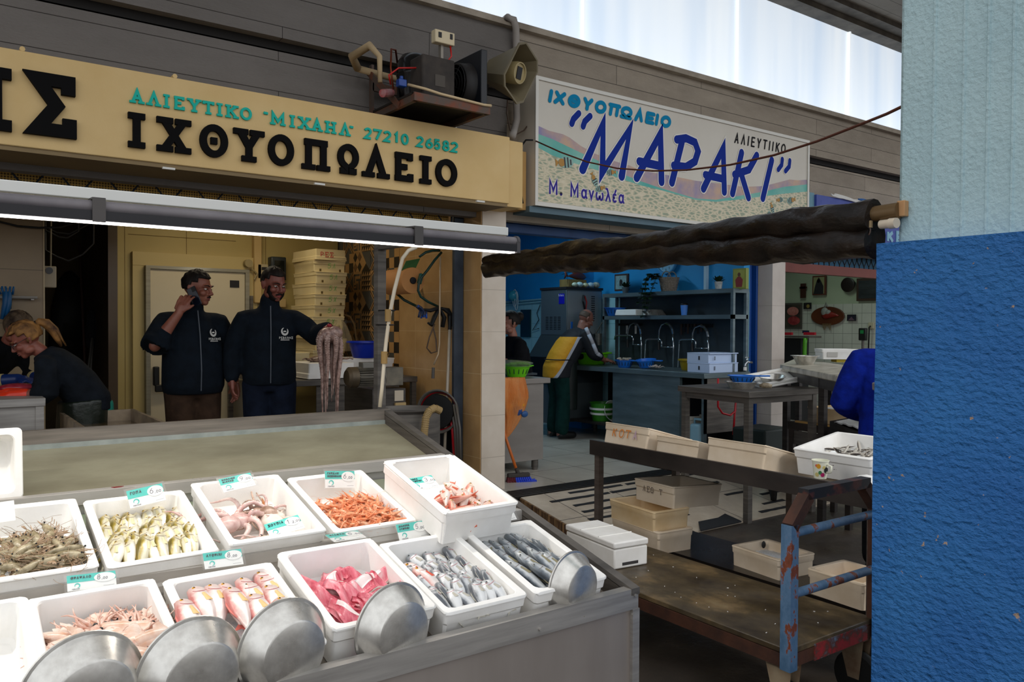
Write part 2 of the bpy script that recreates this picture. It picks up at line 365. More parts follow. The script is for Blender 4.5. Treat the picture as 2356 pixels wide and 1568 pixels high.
# ---- patterned tiles (second layer over the party wall)
PT=[M('pattern_tan','#b98f59',.35,0,'#c59b66',6),M('pattern_grey','#4f4f4c',.4,0,'#5f5f5a',6),M('pattern_dark','#2a2520',.4),M('pattern_brown','#77583a',.4)]
mb=MB(M=Matrix(((0,0,-1,3.62),(-1,0,0,8.25),(0,1,0,0),(0,0,0,1))))
T=.205
def poly(pts,k,x,y,z):mb.k=k;mb.prism([(x+a*T,y+b*T)for a,b in pts],.0015,z0=z)
def motif(t,x,y):
 sq=[(0,0),(.99,0),(.99,.99),(0,.99)]
 if t==0:
  poly(sq,0,x,y,.001);o8=lambda r,m:[(.5+r*a,.5+r*b*m)for a,b in((-.2,-1),(.2,-1),(.9,-.55),(.9,.55),(.2,1),(-.2,1),(-.9,.55),(-.9,-.55))]
  poly(o8(.5,1),2,x,y,.003);poly(o8(.43,1),0,x,y,.005);poly(o8(.36,1),1,x,y,.007)
 elif t==1:
  poly(sq,1,x,y,.001)
  for a in(-1,1):
   mb.k=0;mb.ribbon([(x+.5*T-a*.48*T,y+.02*T),(x+.5*T+a*.48*T,y+.97*T)],.17*T,.0015,TR(0,0,.003+.001*(a+1)))
   mb.k=2;mb.ribbon([(x+.5*T-a*.48*T,y+.02*T),(x+.5*T+a*.48*T,y+.97*T)],.05*T,.0015,TR(0,0,.0045+.001*(a+1)))
 elif t==2:
  poly(sq,0,x,y,.001)
  for r in((.1,.8,.75,.9),(.1,.45,.2,.9),(.35,.55,.9,.65),(.65,.1,.78,.55),(.1,.1,.5,.2),(.4,.2,.5,.42),(.1,.28,.3,.36),(.85,.65,.93,.9)):
   poly([(r[0],r[1]),(r[2],r[1]),(r[2],r[3]),(r[0],r[3])],1,x,y,.003)
 elif t==3:
  poly(sq,2,x,y,.001)
  for i in range(4):
   for j in range(4):poly([(i*.25+.02,j*.25+.02),(i*.25+.23,j*.25+.02),(i*.25+.23,j*.25+.23)],0,x,y,.003)
 elif t==4:
  poly(sq,0,x,y,.001);poly([(.5,0),(.99,0),(.99,.5),(.5,.5)],2,x,y,.003);poly([(0,.5),(.5,.5),(.5,.99),(0,.99)],1,x,y,.003)
 elif t==5:
  poly(sq,0,x,y,.001)
  for i in range(2):
   for j in range(2):cx,cy=.25+.5*i,.25+.5*j;poly([(cx-.24,cy),(cx,cy-.25),(cx+.24,cy),(cx,cy+.25)],2 if(i+j)%2 else 3,x,y,.003)
 else:
  poly(sq,1,x,y,.001);poly([(0,.99),(0,0),(.5,.4)],0,x,y,.003);poly([(0,0),(.99,0),(.5,.4)],2,x,y,.003);poly([(.99,0),(.99,.99),(.5,.4)],1,x,y,.004)
for r in range(9):
 for c_ in range(7):
  motif(((0,1,2,3,0,1,4),(1,4,5,6,1,4,4))[r%2][c_]if c_<7 else 4,c_*T,.68+r*T)
struct('wall_pattern_tiles',mb,PT)
# ---- cold room
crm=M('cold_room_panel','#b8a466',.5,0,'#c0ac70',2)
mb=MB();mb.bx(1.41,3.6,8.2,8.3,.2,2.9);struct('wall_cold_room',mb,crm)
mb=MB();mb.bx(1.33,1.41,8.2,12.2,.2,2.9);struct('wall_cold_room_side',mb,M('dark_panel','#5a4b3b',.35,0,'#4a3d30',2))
mb=MB()
for a in((1.5,2.5,8.197,8.199,2.4,2.405),(2.02,2.025,8.197,8.199,2.24,2.9),(2.80,2.805,8.197,8.199,.2,2.9),(1.47,1.474,8.197,8.199,.2,2.9)):mb.bx(*a)
struct('trim_3',mb,M('panel_joint','#7d6637',.7))
d1=struct('door_1',(lambda m:(m.bx(1.66,2.56,8.10,8.17,.25,2.08),m)[1])(MB()),M('cold_door','#cfc3a4',.42,0,'#d6caad',1.5),bevel=.006)
mb=MB();mb.bx(1.53,1.63,8.15,8.2,.2,2.11);mb.bx(2.6,2.7,8.15,8.2,.2,2.11);mb.bx(1.53,2.7,8.149,8.2,2.112,2.24);part('door_frame',mb,M('cold_frame','#c9b478',.45),d1)
mb=MB();mb.bx(1.631,1.67,8.08,8.145,.25,2.08);mb.bx(2.56,2.599,8.08,8.145,.25,2.08);mb.bx(1.631,2.599,8.079,8.145,2.081,2.111);part('door_edge',mb,steel('door_alu','#8d8877','#a19b88',.4),d1)
mb=MB();mb.bx(2.41,2.5,8.092,8.1,1.93,2.0);part('maker_plate',mb,DARK,d1)
mb=MB();mb.bx(1.69,1.74,8.04,8.1,.98,1.16);mb.bx(1.70,1.82,8.03,8.06,.92,.99);part('door_handle',mb,BLACK,d1,bevel=.01)
mb=MB();mb.bx(2.6,2.63,8.06,8.12,1.55,1.85);part('hinge',mb,STD,d1)
# ---- left tiled wall of the first shop
btile=tile_mat('beige_tile','#8f7a5c','#a08a69','#6d5c44',1.2,.4,.4,0,'XZ',.003,.1,2,(.2,0,.04))
mb=MB();mb.bx(-2.9,.69,7.0,7.1,.2,2.95);struct('wall_beige_tile',mb,btile)
mb=MB();mb.bx(.69,.70,6.99,7.1,.2,2.95);struct('trim_4',mb,M('edge_strip','#b7a27d',.4))
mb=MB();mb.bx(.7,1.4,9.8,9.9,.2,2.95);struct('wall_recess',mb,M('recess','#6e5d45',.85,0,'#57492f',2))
# ---- blue shop
g=NT('blue_wall');c=g.n('TexCoord');s=g.n('SeparateXYZ');g.l(c.outputs['Object'],s.inputs[0])
g.set(Base_Color=g.ramp(g.noise(2,4,g.co()),[(.3,'#1c93d6'),(.7,'#2a9fe0')]),Roughness=.5);bluew=g.m
mb=MB();mb.bx(7.2,7.3,5.6,12.3,1.95,3.2);struct('wall_blue',mb,bluew)
wt=tile_mat('pale_blue_tile','#9fd0da','#abd9e0','#7fb3bd',.2,.2,.25,0,'YZ',.003,.2,3)
mb=MB();mb.bx(7.19,7.3,5.6,12.3,.2,1.95);struct('wall_blue_tile',mb,wt)
mb=MB();mb.bx(3.78,7.3,11.6,11.7,.2,3.2);struct('wall_blue_back',mb,bluew)
mb=MB();mb.bx(7.0,7.2,8.05,8.35,.2,3.2);struct('wall_blue_pier',mb,bluew)
mb=MB();mb.bar((7.17,6.1,1.96),(7.17,6.1,3.15),.03,.05);struct('trim_5',mb,M('white_strip','#bfe0ef',.5))
col2t=tile_mat('column2_tile','#b9aea4','#c8beb4','#a79c92',3.0,.6,.3,0,'XZ',.003,.1,4)
mb=MB();mb.bx(7.46,7.69,5.42,5.78,0,2.6);struct('column_2',mb,col2t)
mb=MB();mb.bx(7.305,7.45,5.66,5.72,.2,2.49);mb.bx(7.33,7.36,5.62,5.66,.2,2.49);mb.bx(7.42,7.45,5.6,5.66,.2,2.49)
solo('shutter_guide',mb,M('guide_navy','#0b3f86',.45,0,'#0d4a99',2),'navy blue shutter guide against the pale column beside the sinks','shutter guide',bevel=.004)
# ---- white tiled shop
wtl=tile_mat('white_wall_tile','#bcbdb2','#c8c9be','#85877e',.15,.15,.25,0,'YZ',.003,.2,3,(0,0,.02))
mb=MB();mb.bx(11,11.1,5.6,12.3,.2,1.92);struct('wall_white_tile',mb,wtl)
mb=MB();mb.bx(11.02,11.1,5.6,12.3,1.92,3.2);struct('wall_green_plaster',mb,M('mint_plaster','#a3ad94',.8,0,'#adb69d',2))
mb=MB();mb.bx(7.32,7.46,5.78,12.3,.2,3.2);struct('wall_divider',mb,M('divider','#b9c3bb',.7))
mb=MB();mb.bx(7.46,11.1,11.6,11.7,.2,3.2);struct('wall_white_back',mb,M('back_white','#9aa294',.8))
# ---- big blue pillar
def stucco(name,c1,c2,sc,st,dist,cotype=(1,1,1)):
 g=NT(name);v=g.n('TexVoronoi');v.inputs['Scale'].default_value=sc*.8;nz=g.noise(sc,5,g.co(cotype),.6);g.l(g.co(cotype),v.inputs['Vector'])
 a=g.n('Math',operation='ADD');g.l(nz,a.inputs[0]);m2=g.n('Math',operation='MULTIPLY');m2 .inputs[1].default_value=.4;g.l(v.outputs['Distance'],m2 .inputs[0]);g.l(m2 .outputs[0],a.inputs[1])
 sp=g.ramp(g.noise(26,3,g.co()),[(.70,0.0),(.73,1.0)])
 base=g.ramp(g.noise(2.5,5,g.co()),[(.3,c1),(.7,c2)])
 g.set(Base_Color=g.mix(sp,base,'#b59a84')if c1=='#1f66ae' else base,Roughness=.55);g.bump(a.outputs[0],st,dist);return g.m
mb=MB()
PX=2.80;N=40
mb.sheet(lambda u,v:(PX+.004*sin(v*9),1.59-u*1.1,v*1.862),30,30);mb.bx(PX+.002,3.25,.45,1.588,0,1.860)
struct('pillar_lower',mb,stucco('stucco_blue','#1f66ae','#2c76ba',42,1.0,.022,(1,1,1.5)))
pu=stucco('stucco_pale_blue','#a9c6cc','#b5d0d4',60,.55,.012)
mb=MB();mb.bx(PX+.10,3.25,.45,1.565,1.855,5.4);struct('pillar_upper',mb,pu,bevel=.015)
mb=MB()
for px in(2148,2216,2272,2330):p=at(px,300,X=PX+.1);mb.tube([(PX+.10,p.y,1.87),(PX+.099,p.y-.002,3.2),(PX+.10,p.y,4.6)],.006,6)
struct('pillar_board_marks',mb,pu)
# ================================================================ stroke lettering
def arc(cx,cy,rx,ry,a0,a1,n=14):return[(cx+rx*cos(radians(a0+(a1-a0)*i/n)),cy+ry*sin(radians(a0+(a1-a0)*i/n)))for i in range(n+1)]
def oval(cx,cy,rx,ry,n=28):return[(cx+rx*cos(2*pi*i/n),cy+ry*sin(2*pi*i/n))for i in range(n)]
GL={
 'I':(.34,[[(.17,0),(.17,1)]],[],[(.17,0),(.17,1)]),
 'X':(.80,[[(.14,0),(.66,1)],[(.14,1),(.66,0)]],[],[(.14,0),(.66,1),(.14,1),(.66,0)]),
 'Th':(.84,[[(.31,.5),(.53,.5)]],[oval(.42,.5,.36,.5)],[]),
 'Y':(.80,[[(.13,1),(.4,.45),(.67,1)],[(.4,.47),(.4,0)]],[],[(.13,1),(.67,1),(.4,0)]),
 'O':(.80,[],[oval(.40,.5,.34,.5)],[]),
 'Pi':(.84,[[(.18,0),(.18,1)],[(.66,1),(.66,0)],[(.05,1),(.79,1)]],[],[(.18,0),(.66,0)]),
 'Om':(.84,[[(.06,0),(.31,0),(.31,.12)]+arc(.42,.60,.34,.42,245,-65,22)+[(.53,.12),(.53,0),(.78,0)]],[],[]),
 'L':(.80,[[(.13,0),(.4,1),(.67,0)]],[],[(.13,0),(.67,0)]),
 'A':(.80,[[(.13,0),(.4,1),(.67,0)],[(.23,.34),(.57,.34)]],[],[(.13,0),(.67,0)]),
 'E':(.70,[[(.15,0),(.15,1)],[(.03,1),(.62,1),(.62,.8)],[(.15,.5),(.5,.5)],[(.03,0),(.64,0),(.64,.22)]],[],[]),
 'S':(.76,[[(.66,.74),(.66,1),(.10,1),(.45,.50),(.10,0),(.68,0),(.68,.26)]],[],[]),
 'T':(.74,[[(.37,0),(.37,1)],[(.06,.82),(.06,1),(.68,1),(.68,.82)]],[],[(.37,0)]),
 'K':(.78,[[(.15,0),(.15,1)],[(.66,1),(.17,.46)],[(.3,.6),(.68,0)]],[],[(.15,0),(.15,1),(.66,1),(.68,0)]),
 'M':(.98,[[(.15,0),(.15,1),(.49,.25),(.83,1),(.83,0)]],[],[(.15,0),(.83,0)]),
 'H':(.84,[[(.16,0),(.16,1)],[(.68,0),(.68,1)],[(.16,.5),(.68,.5)]],[],[(.16,0),(.16,1),(.68,0),(.68,1)]),
 'N':(.80,[[(.14,0),(.14,1),(.66,0),(.66,1)]],[],[(.14,0),(.66,1)]),
 'P':(.70,[[(.15,0),(.15,1)]+arc(.38,.74,.24,.26,90,-90,10)+[(.15,.48)]],[],[(.15,0)]),
 'G':(.66,[[(.15,0),(.15,1),(.6,1),(.6,.8)]],[],[(.15,0)]),
 'D':(.80,[],[[(.08,0),(.4,1),(.72,0)]],[]),
 'V':(.74,[[(.1,1),(.37,0),(.64,1)]],[],[]),
 'F':(.8,[[(.4,0),(.4,1)]],[oval(.4,.52,.32,.28)],[]),
 'Ps':(.84,[[(.42,0),(.42,1)],[(.1,1)]+arc(.42,.62,.32,.3,180,360,10)+[(.74,1)]],[],[]),
 'B':(.7,[[(.15,.5),(.45,.5)]],[[(.15,0),(.15,1)]+arc(.4,.76,.2,.24,90,-90,8)+arc(.4,.26,.26,.26,90,-90,8)],[]),
 '0':(.66,[],[oval(.33,.5,.27,.5)],[]),
 '1':(.5,[[(.08,.8),(.27,1),(.27,0)]],[],[(.27,0)]),
 '2':(.66,[arc(.33,.72,.27,.28,165,-30,12)+[(.07,0),(.62,0)]],[],[]),
 '3':(.62,[arc(.3,.75,.25,.25,150,-80,12)+arc(.3,.26,.28,.26,80,-160,12)],[],[]),
 '5':(.66,[[(.58,1),(.14,1),(.11,.55)]+arc(.31,.34,.27,.32,120,-150,14)],[],[]),
 '6':(.66,[[(.5,1),(.2,.72),(.07,.36)]],[oval(.34,.3,.27,.3,20)],[]),
 '7':(.62,[[(.06,.85),(.06,1),(.58,1),(.22,0)]],[],[]),
 '8':(.66,[],[oval(.33,.75,.22,.25,18),oval(.33,.26,.27,.26,20)],[]),
 '9':(.66,[[(.59,.7),(.5,.3),(.2,0)]],[oval(.32,.7,.27,.3,20)],[]),
 ',':(.24,[[(.14,.1),(.06,-.16)]],[],[]),'.':(.22,[[(.08,0),(.14,0)]],[],[]),'-':(.4,[[(.06,.45),(.34,.45)]],[],[]),
 'Es':(.66,[[(.12,0),(.12,1)],[(.12,1),(.58,1)],[(.12,.5),(.52,.5)],[(.12,0),(.6,0)]],[],[]),'Ts':(.7,[[(.35,0),(.35,1)],[(.06,1),(.64,1)]],[],[]),
 '/':(.5,[[(.05,-.1),(.45,1.05)]],[],[]),' ':(.4,[],[],[]),'\'':(.2,[[(.12,1),(.06,.75)]],[],[]),'"':(.36,[[(.1,1),(.06,.78)],[(.26,1),(.22,.78)]],[],[]),
 'a':(.62,[[(.55,.62),(.5,.15),(.62,0)]],[oval(.29,.31,.23,.31,18)],[]),'n':(.56,[[(.06,.62),(.27,0),(.5,.62)]],[],[]),
 'w':(.84,[arc(.22,.31,.18,.31,130,350,10)+arc(.60,.31,.18,.31,190,410,10)],[],[]),'l':(.6,[[(.06,.98),(.2,.95),(.54,0)],[(.32,.58),(.06,0)]],[],[]),
 'e':(.5,[arc(.26,.47,.18,.15,40,250,8)+arc(.26,.16,.2,.16,110,320,8),[(.3,.78),(.4,.95)]],[],[]),
}
GK={'Ι':'I','Χ':'X','Θ':'Th','Υ':'Y','Ο':'O','Π':'Pi','Ω':'Om','Λ':'L','Α':'A','Ε':'E','Σ':'S','Τ':'T','Κ':'K','Μ':'M','Η':'H','Ν':'N','Ρ':'P','Γ':'G','Δ':'D','Φ':'F','Β':'B','Ψ':'Ps',
  'α':'a','ν':'n','ω':'w','λ':'l','έ':'e'}
def glyph(mb,ch,M_,x0,x1,y0,y1,w,h,slab=True,slant=0.0,rnd=0):
 key=GK.get(ch,ch);wd,st,cl,sf=GL[key+'s' if rnd and key+'s' in GL else key];hw=w/2
 def P(p):
  y=y0+hw+(y1-y0-w)*p[1];x=x0+hw*.6+(x1-x0-hw*1.2)*p[0]/wd
  return(x+slant*(y-y0),y)
 for s in st:mb.ribbon([P(p)for p in s],w,h,M_,rnd=rnd)
 for s in cl:mb.ribbon([P(p)for p in s],w*(1.0),h,M_,closed=True)
 if slab:
  for p in sf:
   x,y=P(p);L=w*1.12;t=w*.42
   yy=y-hw+t if p[1]<.5 else y+hw-t
   mb.ribbon([(x-L,yy),(x+L,yy)],2*t,h,M_);mb.ribbon([(x,y),(x,yy)],w,h,M_)
def text(mb,s,M_,h,w,dep=.001,track=.08,slant=0.0,rnd=0,slab=False,xs=1.0):
 x=0.0
 for ch in s:
  wd=GL[GK.get(ch,ch)][0]*h*xs
  glyph(mb,ch,M_,x,x+wd,0,h,w,dep,slab,slant,rnd);x+=wd+track*h
 return x
def letters(name,s,M_,h,w,mat,parent,dep=.001,track=.08,slant=0.0,rnd=0,slab=False,xs=1.0):
 x=0.0
 for ch in s:
  wd=GL[GK.get(ch,ch)][0]*h*xs
  if ch not in ' ':
   mb=MB();glyph(mb,ch,M_,x,x+wd,0,h,w,dep,slab,slant,rnd);part(name,mb,mat,parent)
  x+=wd+track*h
def twidth(s,h,track=.08,xs=1.0):return sum(GL[GK.get(c,c)][0]*h*xs+track*h for c in s)
FAC=lambda y:Matrix(((1,0,0,0),(0,0,-1,y),(0,1,0,0),(0,0,0,1)))
# ================================================================ cream shop sign with raised letters
sg=thing('shop_sign','long cream plaster shop sign with raised black and teal Greek letters','shop sign',(1.5,5.1,2.5))
mb=MB();mb.bx(-1.5,3.675,5.1,5.55,2.515,3.035);part('sign_board',mb,CREAM,sg,bevel=.006)
mb=MB();mb.bx(-1.5,3.66,5.11,5.5,2.49,2.515);part('soffit',mb,M('soffit_brown','#7d6a4c',.8,0,'#8d7854',2),sg)
mb=MB();mb.bx(3.675,3.83,5.14,5.5,2.50,3.02);part('return_board',mb,CREAM,sg)
mb=MB();mb.bx(3.83,4.0,5.32,5.5,2.52,3.0);part('filler_board',mb,M('ochre_board','#b98f52',.75,0,'#c79d60',3),sg)
for px,py in((388,386),(735,422),(1105,462)):
 p=at(px,py,Z=2.49);mb=MB();mb.box((p.x,p.y,2.486),(.07,.02,.012));part('clip',mb,WHITEP,sg)
for px,py in((50,118),(399,179)):
 p=at(px,py,Y=5.14);mb=MB();mb.tube([(p.x,5.1,3.045),(p.x,5.2,3.045)],.014,8);part('fixing_tube',mb,CREAM,sg)
bl=M('letter_black','#0d0c0d',.8,spec=.12);tl=M('letter_teal','#2bb7a6',.8,spec=.12)
zb=at(317,338,Y=5.06).z;zt=at(317,258,Y=5.06).z
for ch,a,b in zip('ΙΧΘΥΟΠΩΛΕΙΟ',(298,365,461,543,619,696,779,839,908,970,1006),(335,440,528,608,680,764,830,898,955,996,1056)):
 mb=MB();glyph(mb,ch,FAC(5.1),at(a,330,Y=5.06).x,at(b,380,Y=5.06).x,zb,zt,.041,.026,ch in 'ΙΧΥΠΛ');part('black_letter',mb,bl,sg)
mb=MB();glyph(mb,'Σ',FAC(5.1),at(62,250,Y=5.06).x,at(181,250,Y=5.06).x,at(120,312,Y=5.06).z,at(120,168,Y=5.06).z,.07,.03);part('black_letter',mb,bl,sg)
mb=MB();glyph(mb,'Ι',FAC(5.1),at(-42,250,Y=5.06).x,at(17,250,Y=5.06).x,at(0,298,Y=5.06).z,at(0,153,Y=5.06).z,.07,.03);part('black_letter',mb,bl,sg)
f3=lambda v:v*.3507
f4=lambda v:700+v*.287
zb=(at(317,238,Y=5.08).z+at(1047,349,Y=5.08).z)/2;zt=(at(317,208,Y=5.08).z+at(1047,323,Y=5.08).z)/2
for ch,a,b in[(c,f3(a),f3(b))for c,a,b in zip('ΑΛΙΕΥΤΙΚΟ',(855,965,1075,1138,1232,1330,1425,1482,1578),(950,1060,1117,1218,1325,1412,1465,1567,1658))]+[(c,f3(a),f3(b))for c,a,b in zip('"ΜΙΧΑΗ',(1732,1775,1903,1957,2047,2135),(1768,1880,1942,2047,2122,2213))]+[(c,f4(a),f4(b))for c,a,b in zip('Λ"2721026582',(288,370,485,560,640,725,783,905,978,1048,1115,1180),(378,403,548,628,705,768,845,965,1040,1100,1172,1242))]:
 mb=MB();glyph(mb,ch,FAC(5.1),at(a,270,Y=5.08).x,at(b,280,Y=5.08).x,zb,zt,.0155,.012,ch in 'ΑΛΙΥΚΜΧΗΤ');part('teal_letter',mb,tl,sg)
# ================================================================ second shop sign (printed beach)
s2=thing('shop_sign','wide white shop sign printed with a beach, striped fish and blue brush letters','shop sign',(5.9,5.25,2.55))
YS=5.25
mb=MB();mb.bx(4.035,7.85,YS,5.5,2.555,3.62);part('sign_panel',mb,M('sign_white','#cfc8bb',.45,0,'#d8d2c6',1.5),s2)
mb=MB();q=.03
for a in((4.035,7.85,YS-.012,YS,2.555,2.555+q),(4.035,7.85,YS-.012,YS,3.62-q,3.62),(4.035,4.035+q,YS-.012,YS,2.585,3.59),(7.85-q,7.85,YS-.012,YS,2.585,3.59)):mb.bx(*a)
part('sign_frame',mb,M('sign_frame','#c9c6be',.4,.3),s2)
cz=lambda x,y,d=.0:at(1160+x*.3141,150+y*.3141,Y=YS-d)
def flat(pts,d,k=0,M_=None):
 P=[cz(x,y)for x,y in pts];mb=MB(M=FAC(YS));xy=[(min(7.82,max(4.065,p.x)),min(3.59,max(2.585,p.z)))for p in P]
 mb.prism(xy,.0006,z0=d);return mb
def band(up,lo,d):
 mb=MB(M=FAC(YS));f=lambda q:[(min(7.82,max(4.065,cz(*p).x)),min(3.59,max(2.585,cz(*p).z)))for p in q]
 up,lo=f(up),f(lo)
 def inter(a,x):
  for(x0,y0),(x1,y1)in zip(a,a[1:]):
   if x0<=x<=x1:return y0+(y1-y0)*(x-x0)/max(1e-9,x1-x0)
  return a[0][1]if x<a[0][0]else a[-1][1]
 xs=sorted(set([p[0]for p in up]+[p[0]for p in lo]))
 for a,b in zip(xs,xs[1:]):
  if b-a<1e-6:continue
  q=[(a,inter(lo,a)),(b,inter(lo,b)),(b,inter(up,b)),(a,inter(up,a))]
  if abs(q[3][1]-q[0][1])+abs(q[2][1]-q[1][1])>1e-5:mb.add([(x,y,d)for x,y in q],[(0,1,2,3)])
 return mb
hill=[(235,440),(330,480),(430,505),(480,530),(560,590),(660,645),(800,700),(920,735),(1000,770),(1200,805),(1400,845),(1600,870),(1750,890),(1900,885),(2000,860),(2090,836),(2150,842),(2216,838)]
sea=[(235,500),(350,540),(560,640),(700,705),(850,790),(1000,850),(1150,900),(1400,975),(1550,985),(1700,960),(1900,925),(2050,890),(2216,872)]
sand=[(235,600),(350,660),(520,720),(700,775),(850,830),(1000,880),(1150,915),(1400,985),(1550,1000),(1700,985),(1900,960),(2050,940),(2216,925)]
base=[(215,990),(700,1050),(1240,1120),(1640,1180),(2216,1260)]
part('beach_print',band(hill,sand,.0008),M('beach_print','#c9a890',.5,0,'#8f87ad',3,(.4,.62)),s2)
part('sea_print',band(sea,base,.0014),M('sea_print','#3fa9a0',.5,0,'#8cc4b4',2),s2)
g=NT('sand_print');vo=g.n('TexVoronoi',feature='DISTANCE_TO_EDGE');vo.inputs['Scale'].default_value=16;nz=g.n('TexNoise');nz.inputs['Scale'].default_value=6
mx=g.n('Mix',data_type='VECTOR');mx.inputs[0].default_value=.12;co=g.co((1,1,2.6));g.l(co,mx.inputs[4]);g.l(nz.outputs['Color'],mx.inputs[5]);g.l(mx.outputs[1],vo.inputs['Vector'])
g.set(Base_Color=g.ramp(vo.outputs[0],[(0,'#ddd3b9'),(.08,'#cfc4a6'),(.3,'#8fa08a'),(.6,'#a9a084')]),Roughness=.5)
part('sand_print',band(sand,base,.002),g.m,s2)
def strokes(name,lst,w,m,d=.004,rnd=10,outline=None):
 if outline:
  mb=MB(M=FAC(YS))
  for s in lst:mb.ribbon([(cz(x,y).x,cz(x,y).z)for x,y in s],w*1.28,.0008,TR(0,0,d-.001),rnd=rnd)
  part(name+'_outline',mb,outline,s2)
 for s_ in([lst]if not isinstance(lst,dict)else[]):
  mb=MB(M=FAC(YS))
  for i,s in enumerate(s_):mb.ribbon([(cz(x,y).x,cz(x,y).z)for x,y in s],w,.0008,TR(0,0,d+.0002*i),rnd=rnd)
  part(name,mb,m,s2)
brush=M('print_blue','#1a3391',.8,spec=.12);cy=M('print_cyan','#0f86b4',.8,spec=.12);wo=M('print_white','#e6e2da',.5)
for let in([[(572,765),(722,430),(716,785),(918,465),(858,815)]],[[(968,825),(1142,505),(1150,855)],[(988,705),(1140,738)]],
   [[(1226,860),(1300,560)],[(1262,545),(1330,535),(1395,565),(1418,630),(1395,705),(1330,745),(1240,735)]],
   [[(1457,905),(1602,608),(1610,928)],[(1472,803),(1600,832)]],[[(1670,940),(1737,640)],[(1848,660),(1790,765),(1685,800)],[(1735,800),(1787,970)]],[[(1892,975),(1958,695)]],
   [[(545,352),(505,395),(492,430)]],[[(628,372),(588,412),(575,450)]],[[(2035,688),(2030,730),(2005,765)]],[[(2090,698),(2085,742),(2058,775)]]):
 strokes('brush_letter',let,.078 if abs(let[0][0][0]-let[0][-1][0])>60 or len(let)>1 or len(let[0])==2 else.055,brush,outline=wo)
for ch,a,b in zip('ΙΧΘΥΟΠΩΛΕΙΟ',(306,346,456,558,655,750,842,942,1020,1092,1138),(352,448,548,645,740,842,932,1018,1098,1130,1215)):
 mb=MB(M=FAC(YS));zb,zt=cz(315,272).z-.0,cz(315,168).z;glyph(mb,ch,TR(0,0,.004),cz(a,300).x,cz(b,340).x,zb,zt,.036,.0008,False,.22,8)
 part('cyan_letter',mb,cy,s2)
mb=MB(M=FAC(YS));zb=cz(1700,566).z
x=cz(1680,560).x;x1=cz(2062,640).x;hh=.105;sc_=(x1-x)/twidth('ΑΛΙΕΥΤΙΙΚΟ',hh,.22)
letters('black_letter','ΑΛΙΕΥΤΙΙΚΟ',FAC(YS)@TR(x,zb-.01,.004),hh,.015,M('print_black','#1c1b20',.8,spec=.12),s2,.0008,.22,.15,6,xs=sc_)
x=cz(318,940).x;zb=cz(330,945).z;x1=cz(880,1008).x
for w,m,d in((.034,wo,.003),(.019,M('print_violet','#3c3391',.8,spec=.12),.0042)):
 letters('violet_letter' if d>.004 else 'letter_outline','Μ. Μανωλέα',FAC(YS)@TR(x,zb,d),.125,w,m,s2,.0008,.12,0,6,xs=(x1-x)/twidth('Μ. Μανωλέα',.125,.12))
for x,y,s_,fl,rot in((450,712,.085,1,8),(775,785,.05,-1,10),(660,845,.055,1,-60),(695,905,.05,-1,20),(2020,985,.05,1,10),(2095,990,.065,-1,15),(1962,1050,.05,1,-65),(1945,1090,.04,-1,-40)):
 mb=MB(M=FAC(YS));p=cz(x,y);Mf=TR(p.x,p.z,0)@RZ(rot)@SCL(fl,1,1)
 mb.k=0;mb.prism(oval(0,0,s_,s_*.55,20),.0006,Mf,.005);mb.k=1;mb.prism([(-.9*s_,0),(-1.35*s_,.4*s_),(-1.35*s_,-.4*s_)],.0006,Mf,.005)
 mb.k=1;mb.prism(oval(-.55*s_,0,.42*s_,.4*s_,14),.0006,Mf,.0058)
 for dx,hh in((.62,.28),(.25,.5),(-.15,.52)):mb.k=2;mb.prism([(dx*s_-.09*s_,-hh*s_),(dx*s_+.09*s_,-hh*s_),(dx*s_+.09*s_,hh*s_),(dx*s_-.09*s_,hh*s_)],.0006,Mf,.0066)
 part('printed_fish',mb,[M('fishprint_a','#8fb7ad',.5),M('fishprint_b','#b07f2c',.5),M('fishprint_c','#2c2d33',.5)],s2)
mb=MB();mb.bx(4.0,7.85,5.27,5.78,2.50,2.55);part('soffit',mb,M('soffit_slate','#4d6470',.7,0,'#5c7480',2),s2)
so=thing('shutter_bottom_bar','navy bottom bar of the rolled up shutter over the blue shop','shutter',(5.6,5.7,2.3))
mb=MB();mb.bx(3.9,7.25,5.66,5.74,2.37,2.46);part('bar',mb,M('navy_bar','#1b3a66',.45,.2,'#26497a',4),so,bevel=.01)
for k in range(13):mb=MB();mb.box((4.1+k*.24,5.69,2.475),(.05,.04,.035));part('stop',mb,DARK,so)
# ================================================================ shutter lattices
def lattice(name,label,x0,x1,y,z0,z1,px,mat,back=None,wav=.012):
 t=thing(name,label,'shutter',((x0+x1)/2,y,z0));mb=MB();n=int((x1-x0)/px)+2;h=(z1-z0)
 for k in range(n):
  for sgn in(1,-1):
   pts=[]
   for i in range(13):
    z=z0+h*i/12;ph=(z-z0)/px*2*pi
    pts.append((min(x1,max(x0,x0+k*px+sgn*(px*.5*(.5-.5*cos(ph/2*1.0))))),y+.004*sgn,z))
   mb.tube(pts,.006,5)
 part('lattice',mb,mat,t)
 if back:mb=MB();mb.bx(x0,x1,y+.05,y+.06,z0,z1);part('backing',mb,back,t)
 return t
g=NT('perforated');v=g.n('TexVoronoi');v.inputs['Scale'].default_value=60;v.inputs['Randomness'].default_value=0.0;g.l(g.co(),v.inputs['Vector'])
g.set(Base_Color=g.ramp(v.outputs[0],[(.3,'#5a4420'),(.42,'#c9a24e')]),Roughness=.7)
lattice('shutter_grille','dark wavy lattice shutter over a yellow perforated panel under the cream sign',-.6,3.50,5.68,2.31,2.485,.27,M('lattice_blue','#232c38',.5,.3),g.m)
lattice('shutter_grille','black wavy lattice shutter above a red beam over the white tiled shop',7.75,11,5.62,2.31,2.62,.11,M('lattice_black','#14171a',.5,.3),M('lattice_blue_back','#2f5f7d',.7,0,'#3b7ea6',1))
